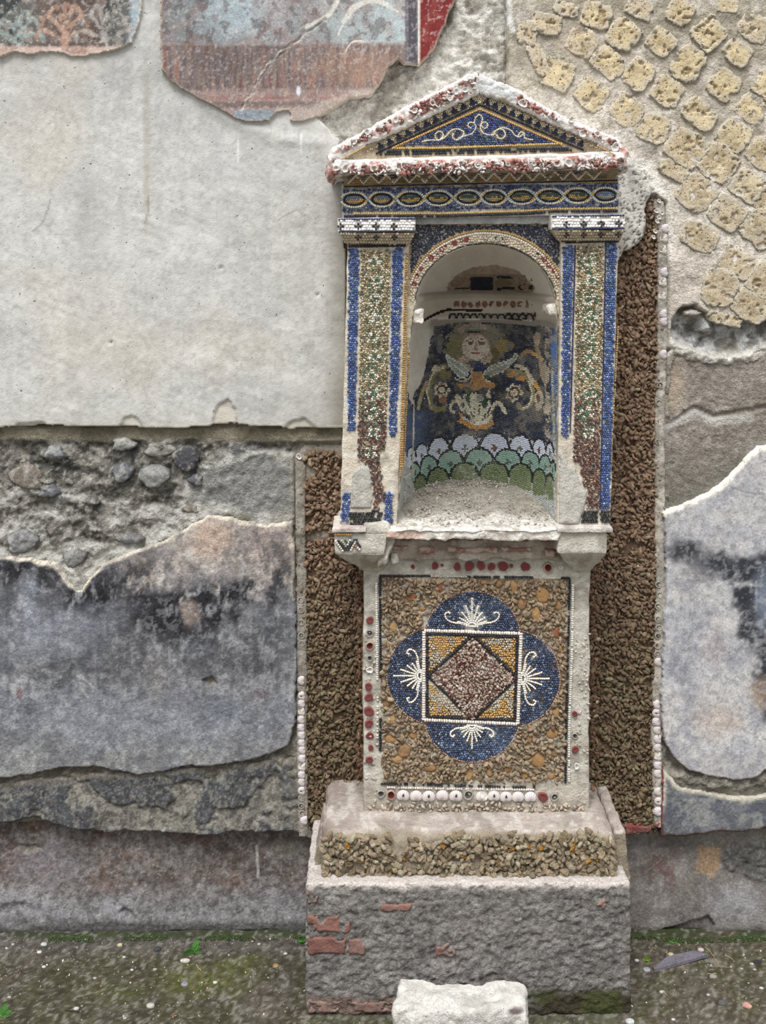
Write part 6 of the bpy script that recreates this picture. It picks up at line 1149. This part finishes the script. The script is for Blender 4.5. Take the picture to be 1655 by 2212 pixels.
def crust_on(parent, mask, bb, p0, seed, pitch=5.6):
    x, y = scatter(mask, bb, pitch); n = len(x); p = p0(x, y) if callable(p0) else p0; pos = W(x, y, p if np.ndim(p) else p); pos[:, 1] -= rng.rand(n)*.004
    f_ = fb(x, y, 14, 3, 831); c = np.where((f_ > .5)[:, None], lin((176, 118, 108)), lin((228, 220, 214)))*(1+(rng.rand(n, 1)-.5)*.4); k = rng.rand(n) < .20; c[k] = lin((132, 100, 82)); lumps('shell_crust', pos, .0042*(.5+.9*rng.rand(n)), c, M_mortar, parent, seed=seed, el=(1.3, .8, .45), base=ICO1, jit=.4)
crust_on(co, lambda x, y: (y > 357-17*(x-709)/644.) & (y < 380-15*(x-709)/644.) & (fb(x, y, 22, 3, 832) > .40), (712, 335, 1350, 384), .2400, 71)
ty = lambda x: np.interp(x, [737, 1037, 1346], [352, 172, 332])
tym = sheet('tympanum', [(724, 352), (1036, 168), (1350, 334)], (720, 165, 1352, 355), 3, .207, lambda x, y, d: .2065+(fb(x, y, 30, 3, 841)-.5)*.002, -.02, lambda x, y, d: mix(flat(x, (196, 180, 150)), sm(.5, .6, fb(x, y, 14, 3, 842))*.6, (150, 130, 100)), M_mortar, sh)
TR_ = [(1037, 233), (849, 319), (1215, 313)]
t = Tess(); PZ = .2085
SCR = [spline([(911, 306), (928, 303), (948, 302), (956, 296), (957, 288), (950, 284), (942, 288), (940, 296), (947, 303), (962, 296), (975, 282), (990, 279), (1002, 286), (996, 298), (986, 302), (978, 297), (979, 289)], 6),
       spline([(990, 298), (1004, 294), (1020, 288), (1028, 276), (1024, 266), (1014, 265), (1011, 272), (1017, 277)], 6), spline([(1024, 266), (1028, 254), (1036, 248), (1042, 256), (1040, 270), (1046, 278)], 6), spline([(1046, 278), (1053, 274), (1052, 266), (1044, 264), (1038, 272), (1042, 286), (1060, 292), (1072, 288)], 6),
       spline([(1066, 288), (1076, 280), (1086, 280), (1092, 290), (1086, 299), (1076, 298), (1073, 290)], 6), spline([(1068, 284), (1086, 276), (1104, 282), (1112, 292), (1122, 296), (1130, 290)], 6), spline([(1118, 298), (1124, 286), (1132, 288), (1134, 298), (1150, 302)], 6)]
def dS(x, y):
    d_ = np.full(x.shape, 1e9)
    for L_ in SCR: d_ = np.minimum(d_, ldist(x, y, L_))
    return d_
t.fill(lambda x, y: (psdf(x, y, TR_) > 3.5) & (dS(x, y) > 2.9) & (fb(x, y, 12, 3, 843)+.25*sm(1120, 1170, x)*(y > 300) < .86), (845, 228, 1220, 322), 4.6, PZ, lambda x, y: blu(len(x), 1, ((38, 62, 122), (54, 88, 160), (32, 44, 80), (70, 98, 152), (116, 136, 172)), (.36, .26, .24, .11, .03)), jit=.22, rotj=.8)
for L_ in SCR: t.line(L_, 3.1, 4.3, PZ+.0008, (224, 216, 196))
t.line([TR_[1], (1037, 236), TR_[2]], 4.4, 5, PZ+.001, (206, 154, 60)); t.line([(846, 320), (950, 320), (1216, 310)], 4.4, 5, PZ+.001, (206, 166, 66))
A0, A1, A2 = (1037, 226), (812, 332), (1262, 325)
t.line([A1, A0, A2], 4.6, 5.2, PZ, (28, 30, 44)); t.line([(835, 327), (1230, 320)], 5.5, 5.4, PZ, (34, 38, 54), drop=.1); t.line([(820, 333), (960, 331), (1236, 324)], 5.5, 5.4, PZ, (30, 32, 40), drop=.25)
# dark zigzag outside the gable line
def zig(a, b, n_, hh, sgn, skip=0):
    a = np.array(a, float); b = np.array(b, float); u = (b-a)/n_; nrm = np.array([u[1], -u[0]])/np.linalg.norm(u)*sgn
    return [[tuple(a+u*i), tuple(a+u*(i+1)), tuple(a+u*(i+.5)+nrm*hh)] for i in range(skip, n_)]
ZG = zig((1034, 222), (815, 326), 11, 17, -1)+zig((1040, 222), (1262, 320), 12, 17, 1)
def mz(x, y):
    m = np.zeros(x.shape, bool)
    for q_ in ZG: m |= psdf(x, y, q_) > .3
    return m
t.fill(lambda x, y: mz(x, y), (770, 195, 1290, 335), 3.1, PZ+.0006, lambda x, y: lin((36, 48, 84))*(1+(rng.rand(len(x), 1)-.5)*.6), jit=.15, rotj=.5)
t.fill(lambda x, y: (~mz(x, y)) & (psdf(x, y, [(1037, 200), (760, 342), (1037, 222), (1310, 328)]) > 0) & (y < np.where(x < 1037, 226+(1037-x)*.471-3, 226+(x-1037)*.44-3)), (750, 198, 1310, 340), 4.0, PZ, lambda x, y: lin((224, 206, 168))*(1+(rng.rand(len(x), 1)-.5)*.35), jit=.15, rotj=.5, sz=.85)
t.build('tympanum_tesserae', M_chip, tym, th=.002)
def cRk(x, y, d):
    f1 = fb(x, y, 16, 4, 851); f2 = fb(x, y, 7, 3, 852); c = flat(x, (228, 222, 216)); c = mix(c, sm(.46, .55, f1)*.8*sm(8, 16, d), (180, 110, 98)); c = mix(c, sm(.52, .62, f2)*.5, (226, 220, 214)); c = mix(c, sm(.6, .68, fb(x, y, 9, 3, 853))*.5*sm(8, 16, d), (130, 98, 82))
    c = mix(c, pm(x, y, [(1030, 165), (1080, 172), (1120, 205), (1110, 232), (1060, 218), (1036, 200)], 5, 5, 12, 4), (206, 206, 204)); return mix(c, blob(x, y, 1086, 218, 14, 9, .4), (168, 158, 134))
for k, q_ in enumerate(([(708, 350), (706, 338), (716, 318), (760, 293), (800, 272), (850, 243), (905, 212), (960, 186), (1010, 158), (1033, 154), (1038, 170), (1037, 204), (990, 225), (930, 252), (860, 286), (791, 314), (737, 347)],
                        [(1033, 154), (1060, 166), (1115, 188), (1170, 222), (1226, 252), (1290, 278), (1338, 296), (1344, 308), (1356, 330), (1350, 346), (1330, 333), (1290, 309), (1230, 284), (1166, 257), (1100, 226), (1037, 204), (1030, 190)])):
    rk = sheet('raking_cornice', q_, (700, 150, 1360, 352), 2.8, .224, lambda x, y, d: .222+(fb(x, y, 9, 3, 854)-.5)*.009-.006*sm(22, 34, d)*0-.010*sm(20, 4, np.abs(d))*0, -.02, cRk, M_mortar, sh, rnd=.010, warp=3, ws=9, seed=150+k)
    crust_on(rk, lambda x, y, q_=q_: (psdf(x, y, q_) > 10) & (fb(x, y, 20, 3, 855) > .42) & ~((x > 1032) & (x < 1118) & (y < 235)), (705, 150, 1358, 350), .2220, 73+k)
    cups = [(655, 190), (735, 150), (690, 158), (570, 215), (480, 255), (385, 300), (240, 362), (175, 412)] if k == 0 else [(1025, 218), (1330, 368), (1490, 438), (1515, 530), (1390, 500), (1270, 300), (1400, 372), (1545, 478)]
    for i, (X, Y) in enumerate(cups): s = (.0085 if (X, Y) in ((1330, 368), (1490, 438), (1515, 530), (1025, 218)) else .0058); inst('cup_shell', CUP[(i+k) % 3], W(690+X*.429, 130+Y*.429, .2260), rk, s, rz=i*2.1, sy=s*.9)
t = Tess(); t.line([(737, 345), (791, 315)], 3.2, 5, .236, (206, 160, 70)); t.build('gold_line', M_chip, sh); t = Tess(); t.line([(1290, 314), (1330, 335)], 3.2, 5, .236, (206, 160, 70)); t.build('gold_line', M_chip, sh)
for i, (X, Y, s) in enumerate(((1255, 518, 8.5), (1200, 520, 7.5), (1155, 524, 7), (800, 528, 7.5), (430, 534, 8.5), (275, 546, 7.5), (130, 548, 7.5), (85, 545, 6.5), (1440, 500, 6.5), (1395, 505, 9), (600, 525, 4.5), (950, 525, 5), (350, 545, 5), (1080, 522, 5))):
    inst('cup_shell', CUP[i % 3], W(690+X*.429, 130+Y*.429, .2415), co, s*.00092, rz=i*1.7, sy=.007)
box_px('end_lump', 1340, 318, 1358, 372, .235, .0, cCo, M_mortar, co, r=.010, amp=.008, ns=.018, seed=81)
box_px('end_lump', 704, 338, 722, 384, .235, .0, cCo, M_mortar, co, r=.010, amp=.008, ns=.018, seed=82)
# ================================================================== GROUND
gy0, gx0 = np.meshgrid(np.concatenate([np.arange(-.62, .05, .0055)]), np.arange(-1.15, 1.15, .0055), indexing='ij')
def ground_c(x, y, P=None):
    f1 = fb(x, y, 90, 5, 901); f2 = fb(x, y, 28, 4, 902); f3 = fb(x, y, 7, 3, 903); L = (x < 660)
    c = flat(x, (112, 104, 92)); c = mix(c, sm(2045, 2090, y+(f1-.5)*60)*sm(.3, .5, f1)*.85*L, (94, 92, 56)); c = mix(c, L*sm(2060, 2100, y)*sm(.5, .62, f2)*.6, (86, 74, 56)); c = mix(c, L*blob(x, y, 430, 2120, 90, 34, .6, 24, 26, 3)*.9, (118, 124, 48)); c = mix(c, L*blob(x, y, 250, 2145, 60, 20, .6, 24, 26, 3)*.6, (104, 116, 46)); c = mix(c, L*blob(x, y, 520, 2080, 50, 18, .6, 20, 26, 3)*.8, (120, 128, 54)); c = mix(c, L*blob(x, y, 580, 2170, 40, 24, .6, 10, 20, 3)*.7, (132, 116, 98))
    c = mix(c, L*(1-sm(2040, 2075, y+(f2-.5)*30))*.8, (116, 110, 104))
    R = (x > 1340); c = mix(c, R*.7, (122, 110, 90)); c = mix(c, R*sm(.48, .6, f1)*.7, (98, 98, 56)); c = mix(c, R*sm(.52, .64, f2)*.5, (136, 124, 106)); c = mix(c, R*(1-sm(2050, 2080, y))*sm(1355, 1400, x)*.3, (90, 84, 60))
    M = (x >= 660) & (x <= 1340); c = mix(c, M*.6, (120, 116, 100)); c = mix(c, M*sm(2188, 2200, y)*.5, (104, 112, 62))
    fx = fb(x, y, 8, 4, 905, g=.7); c = mix(c, sm(.54, .62, fx)*.4, (140, 132, 116)); c = mix(c, (1-sm(.40, .47, fx))*.5, (60, 54, 40))
    c = c*.64
    c = mix(c, (1-sm(2018, 2034, y+(f2-.5)*12))*sm(.30, .5, f1)*.8, (52, 66, 28)); c = mix(c, sm(.6, .7, f3)*.4, (170, 166, 156)); c = mix(c, (1-sm(.3, .4, f3))*.5, (62, 56, 42)); return c
def gz(X, Y): return (fb(X*1000, Y*1000, 120, 4, 911)-.5)*.018+(fb(X*1000, Y*1000, 16, 3, 912)-.5)*.004-.002
Zg = gz(gx0, gy0); Pg = np.stack([gx0, gy0, Zg], -1); x, y = PXY(Pg)
g = np.arange(Zg.size).reshape(Zg.shape); Fg = np.stack([g[:-1, :-1], g[:-1, 1:], g[1:, 1:], g[1:, :-1]], -1).reshape(-1, 4)
floor = mesh('floor', Pg.reshape(-1, 3), Fg, ground_c(x, y).reshape(-1, 3), M_soil, None, True, 'structure', origin=(0, 0, 0)); floor['label'] = 'mossy earth ground with gravel at the foot of the wall'
X, Y = np.meshgrid(np.linspace(-3.5, 3.5, 50), np.linspace(-4.5, -.60, 34)); g = np.arange(X.size).reshape(X.shape)
yard = mesh('floor_yard', np.stack([X, Y, -.004+(fb(X*1000, Y*1000, 500, 2, 5)-.5)*.01], -1).reshape(-1, 3), np.stack([g[:-1, :-1], g[:-1, 1:], g[1:, 1:], g[1:, :-1]], -1).reshape(-1, 4), lin((112, 104, 84)), M_soil, floor, True)
def gp(px, py):
    """point of the ground under the pixel"""
    k = EZ*1000/(py-HY)*1.0; Yd = k; return np.array([(px-CX)/1000*Yd, -D+Yd*1.0*1.0 if False else -D+D*Yd/1.0*1.0 if False else 0, 0])
def gp(px, py):
    dist = EZ/((py-HY)/1000./D); X = (px-CX)/1000./D*dist; Y = -D+dist; return np.array([X, Y, float(gz(np.array(X), np.array(Y)))])
# gravel
x = rng.rand(2600)*2.0-1.0; y = -rng.rand(2600)**1.7*.36-.005; z = gz(x, y); pos = np.stack([x, y, z+.0005], -1)
c = lin((132, 125, 114))*(1+(rng.rand(2600, 1)-.5)*.9); k = rng.rand(2600) < .05; c[k] = lin((196, 190, 180)); k = rng.rand(2600) < .1; c[k] = lin((150, 112, 84))
lumps('gravel', pos, .0012+.0022*rng.rand(2600)**3, c, M_grey, floor, seed=91, base=ICO1, el=(1, .9, .6))
# pebbles
def pebble(name, px, py, r, colr, label, cat='pebble', group=None, el=(1.2, 1, .6), rot=0, sub=ICO2, jit=.10):
    P0 = gp(px, py); V = sub[0].copy(); rr = np.random.RandomState(int(px*7+py)); V *= (1+(rr.rand(len(V), 1)-.5)*2*jit); V = np.clip(V, -.86, .86)*np.array(el); c_, s_ = math.cos(rot), math.sin(rot)
    V = np.stack([V[:, 0]*c_-V[:, 1]*s_, V[:, 0]*s_+V[:, 1]*c_, V[:, 2]], 1)*r+P0+np.array([0, 0, el[2]*r*.18])
    C = np.tile(lin(colr)*.8, (len(V), 1))*(1+(rr.rand(len(V), 1)-.5)*.2)
    o = mesh(name, V, sub[1], C, M_grey, None, True); return tag(o, label, cat, group)
pebble('pebble', 340, 2048, .0075, (70, 72, 78), 'dark grey rounded pebble lying beside the small green weed')
pebble('pebble', 400, 2072, .0085, (206, 196, 186), 'largest pale flat pebble just below the small green weed', el=(1.4, .8, .5))
pebble('pebble', 399, 2124, .0070, (150, 148, 160), 'lilac grey angular pebble on the yellow-green moss left of the shrine')
pebble('pebble', 95, 2036, .0065, (196, 196, 192), 'whitish pebble by the wall foot near the left edge of the picture')
pebble('pebble', 259, 2038, .0055, (206, 196, 150), 'small yellowish white pebble at the foot of the left wall')
pebble('pebble', 325, 2172, .0080, (190, 186, 176), 'knobbly whitish pebble on the dark moss near the bottom left')
pebble('pebble', 596, 2086, .0060, (186, 150, 96), 'tan orange pebble on the gravel left of the plinth')
pebble('pebble', 1397, 2096, .0085, (176, 172, 176), 'pale lilac shield-shaped pebble left of the slate shard', el=(1, .9, .5))
pebble('pebble', 1541, 2106, .0075, (156, 146, 138), 'rounded brownish grey pebble below the slate shard, right of the plinth')
pebble('pebble', 1514, 2048, .0065, (196, 176, 176), 'pinkish white pebble above the slate shard beside the wall')
pebble('pebble', 1449, 2062, .0060, (176, 170, 140), 'yellowish pebble touching the upper edge of the slate shard')
pebble('pebble', 1637, 2070, .0070, (58, 56, 66), 'dark flat pebble right of the straw near the right edge', el=(1.3, .7, .5))
pebble('pebble', 1560, 2168, .0085, (96, 94, 92), 'dark grey pebble sunk in the soil left of the pink shard')
pebble('pebble', 1361, 2208, .0080, (206, 206, 204), 'white pebble beside the lower right corner of the plinth')
pg = 'tiny pale pebbles scattered over the mossy ground'
for k, (x, y, r) in enumerate(((28, 2038, .004), (15, 2046, .004), (85, 2054, .0055), (268, 2064, .004), (335, 2090, .0045), (285, 2092, .004), (465, 2118, .005), (560, 2040, .004), (617, 2058, .0045), (165, 2178, .006), (270, 2200, .004), (95, 2086, .0045), (205, 2110, .004), (20, 2150, .004), (1376, 2075, .005), (1624, 2074, .0045), (1630, 2088, .004), (1645, 2130, .0045), (1430, 2139, .0055), (1602, 2085, .004), (1455, 2200, .004), (1530, 2150, .004))):
    pebble('pebble', x, y, r, ((196, 192, 184), (180, 172, 160), (206, 204, 200))[k % 3], 'tiny pale pebble among many scattered on the mossy ground', group=pg, sub=ICO1)
# pink shard, slate shard
pebble('ceramic_shard', 1612, 2172, .0135, (206, 150, 136), 'pink triangular ceramic shard on the soil at the bottom right', 'shard', el=(.8, 1.0, .45), rot=.5, jit=.22, sub=ICO1)
Q = [(1411, 2094), (1440, 2072), (1500, 2058), (1530, 2066), (1492, 2078), (1470, 2084), (1414, 2100)]
G = np.array([gp(*q) for q in Q]); G[:, 2] = G[:, 2].mean(); n = len(G); cen = G.mean(0)
Vt = np.concatenate([G+[0, 0, .0075], G+[0, 0, .0015], (G-cen)*.9+cen+[0, 0, .0088]]); Ft = []
for i in range(n): j = (i+1) % n; Ft += [(i, i+n, j+n, j), (i+2*n, i, j, j+2*n)]
bm = bmesh.new(); vs = [bm.verts.new(v) for v in (Vt-cen)]
for f_ in Ft: bm.faces.new([vs[i] for i in f_])
bm.faces.new([vs[2*n+i] for i in range(n)]); bmesh.ops.recalc_face_normals(bm, faces=bm.faces); me = bpy.data.meshes.new('slate_shard'); bm.to_mesh(me); bm.free()
a = me.color_attributes.new('Col', 'FLOAT_COLOR', 'POINT'); a.data.foreach_set('color', np.tile(np.append(lin((108, 104, 112)), 1), len(me.vertices)).astype(np.float32)); me.materials.append(M_grey)
o = bpy.data.objects.new('slate_shard', me); COLL.objects.link(o); place(o, cen); tag(o, 'long flat grey slate shard lying on the soil right of the plinth', 'shard')
# straws
def straw(pts, label, r=.0008, colr=(176, 156, 112)):
    G = [gp(*q)+np.array([0, 0, .002+.0015*i % .003]) for i, q in enumerate(spline(pts, 4))]; V = []; F = []
    for i, p0 in enumerate(G):
        for k in range(5): a = k*2*math.pi/5; V.append(p0+np.array([r*math.cos(a)*.8, r*math.cos(a)*.6, r*math.sin(a)]))
    for i in range(len(G)-1):
        for k in range(5): k2 = (k+1) % 5; F.append((i*5+k, i*5+k2, (i+1)*5+k2, (i+1)*5+k))
    nm = 'twig' if 'twig' in label else 'straw'; return tag(mesh(nm, V, F, lin(colr), M_leaf, None, True), label, nm)
straw([(1523, 2042), (1538, 2055), (1553, 2085)], 'long curved dry straw beside the right tip of the slate shard')
straw([(1530, 2084), (1560, 2087), (1582, 2087)], 'short horizontal dry straw crossing the foot of the long curved one', colr=(140, 112, 84))
straw([(1566, 2058), (1575, 2061), (1583, 2068)], 'short pale straw farther right near the wall')
straw([(1528, 2101), (1548, 2100)], 'short pale straw above the rounded brownish pebble')
straw([(1441, 2056), (1441, 2072)], 'upright-pointing short straw left of the slate shard')
straw([(1432, 2140), (1442, 2150)], 'thin straw on the soil below the slate shard')
straw([(424, 2082), (434, 2094)], 'pale dry straw on the gravel below the small green weed')
straw([(222, 2090), (236, 2089)], 'dark twig on the moss left of the gravel', colr=(60, 48, 40))
straw([(140, 2184), (170, 2186)], 'dark twig on the moss near the bottom left', colr=(54, 44, 36))
# weeds
def weed(px, py, leaves, label, colr=(74, 128, 50)):
    P0 = gp(px, py); e = tag(empty('weed', P0), label, 'weed')
    st_ = []; 
    for i, (dx, dy, dz, w) in enumerate(leaves):
        tip = np.array([dx, dy, dz]); sidev = np.cross(tip, [0, 1, .2]); sidev /= np.linalg.norm(sidev)+1e-9; V = []; F = []; N = 7
        for j in range(N+1):
            q = j/N; ctr = tip*q+np.array([0, 0, .25*np.linalg.norm(tip)*q*(1-q)*2]); ww = w*math.sin(math.pi*min(1, q*.9+.08))**.8*(1+.22*math.sin(q*19))
            V += [P0+ctr-sidev*ww, P0+ctr+np.array([0, .0012, .001]), P0+ctr+sidev*ww]
        for j in range(N): b = j*3; F += [(b, b+1, b+4, b+3), (b+1, b+2, b+5, b+4)]
        mesh('leaf', V, F, lin(colr)*(.85+.3*rng.rand()), M_leaf, e, True)
    V, F, C = lump_geo(P0[None]+np.array([[0, 0, .003]]), .004, lin((96, 110, 50))[None], 3, el=(.5, .5, 1.2), base=ICO1); mesh('stem', V, F, C, M_leaf, e)
weed(420, 2055, [(.006, .0, .030, .006), (-.022, -.012, .004, .008), (.012, 0, .018, .005), (-.012, 0, .012, .006), (.018, -.006, .006, .005)], 'small bright green weed growing at the foot of the left wall')
weed(3, 2196, [(.010, 0, .030, .005), (.022, 0, .016, .005), (-.01, 0, .028, .005), (.016, 0, .004, .004)], 'bright green weed at the bottom left corner of the picture')
weed(652, 2034, [(.006, 0, .010, .004), (-.008, 0, .009, .004), (.0, -.006, .006, .004)], 'tiny green weed in the corner between wall and plinth', (60, 130, 36))
weed(1397, 2078, [(.007, -.003, .008, .005), (-.007, 0, .007, .005), (.0, -.006, .004, .004), (.002, 0, .011, .004)], 'tiny yellow-green weed on the soil left of the slate shard', (120, 150, 30))
weed(1452, 2036, [(.006, 0, .007, .003), (-.006, 0, .008, .003), (.012, 0, .005, .003)], 'tiny green weed under the ragged foot of the right wall', (60, 120, 30))
# moss line at the wall foot
n = 1500; x = np.concatenate([rng.rand(n)*.72-.88, rng.rand(n//2)*.38+.50]); y = -.004-rng.rand(len(x))**2*.016; k = fb(x*1000, y*1000, 60, 3, 921) > .50; x, y = x[k], y[k]
lumps('moss', np.stack([x, y, gz(x, y)+.001], -1), .0014+.0018*rng.rand(len(x)), lin((50, 66, 26))*(1+(rng.rand(len(x), 1)-.5)*.8), M_leaf, floor, seed=93, base=ICO1, el=(1, 1, .7))
# broken pale stone block in front of the plinth
def cB(x, y, P):
    f1 = fb(x, y, 40, 4, 931); f2 = fb(x, y, 12, 3, 932); c = flat(x, (196, 192, 184)); c = mix(c, sm(.5, .62, f1)*.5, (168, 162, 154)); c = mix(c, sm(.54, .64, f2)*.5, (216, 214, 208)); c = mix(c, blob(x, y, 1112, 2184, 16, 8, .4, 6, 10, 3), (96, 84, 84)); return c
tl = np.array([-.004, 0, 0]); k = (D-.36)/D*.001
Z1 = EZ-(2172-HY)*k; fqb = np.array([[(850-CX)*k, -.375, Z1+.006], [(1134-CX)*k, -.375, Z1-.004], [(1146-CX)*k, -.375, -.012], [(842-CX)*k, -.375, -.012]])
bqb = np.array([[(868-CX)*k, -.300, Z1+.012], [(1140-CX)*k, -.300, Z1+.004], [(1146-CX)*k, -.300, -.012], [(852-CX)*k, -.300, -.012]])
blk_ = rbox('stone_block', fqb, bqb, .0035, .010, .012, cB, M_mortar, None, ns=.035, seed=95, amp2=.003)
tag(blk_, 'rough pale broken stone block on the ground in front of the plinth', 'stone block')
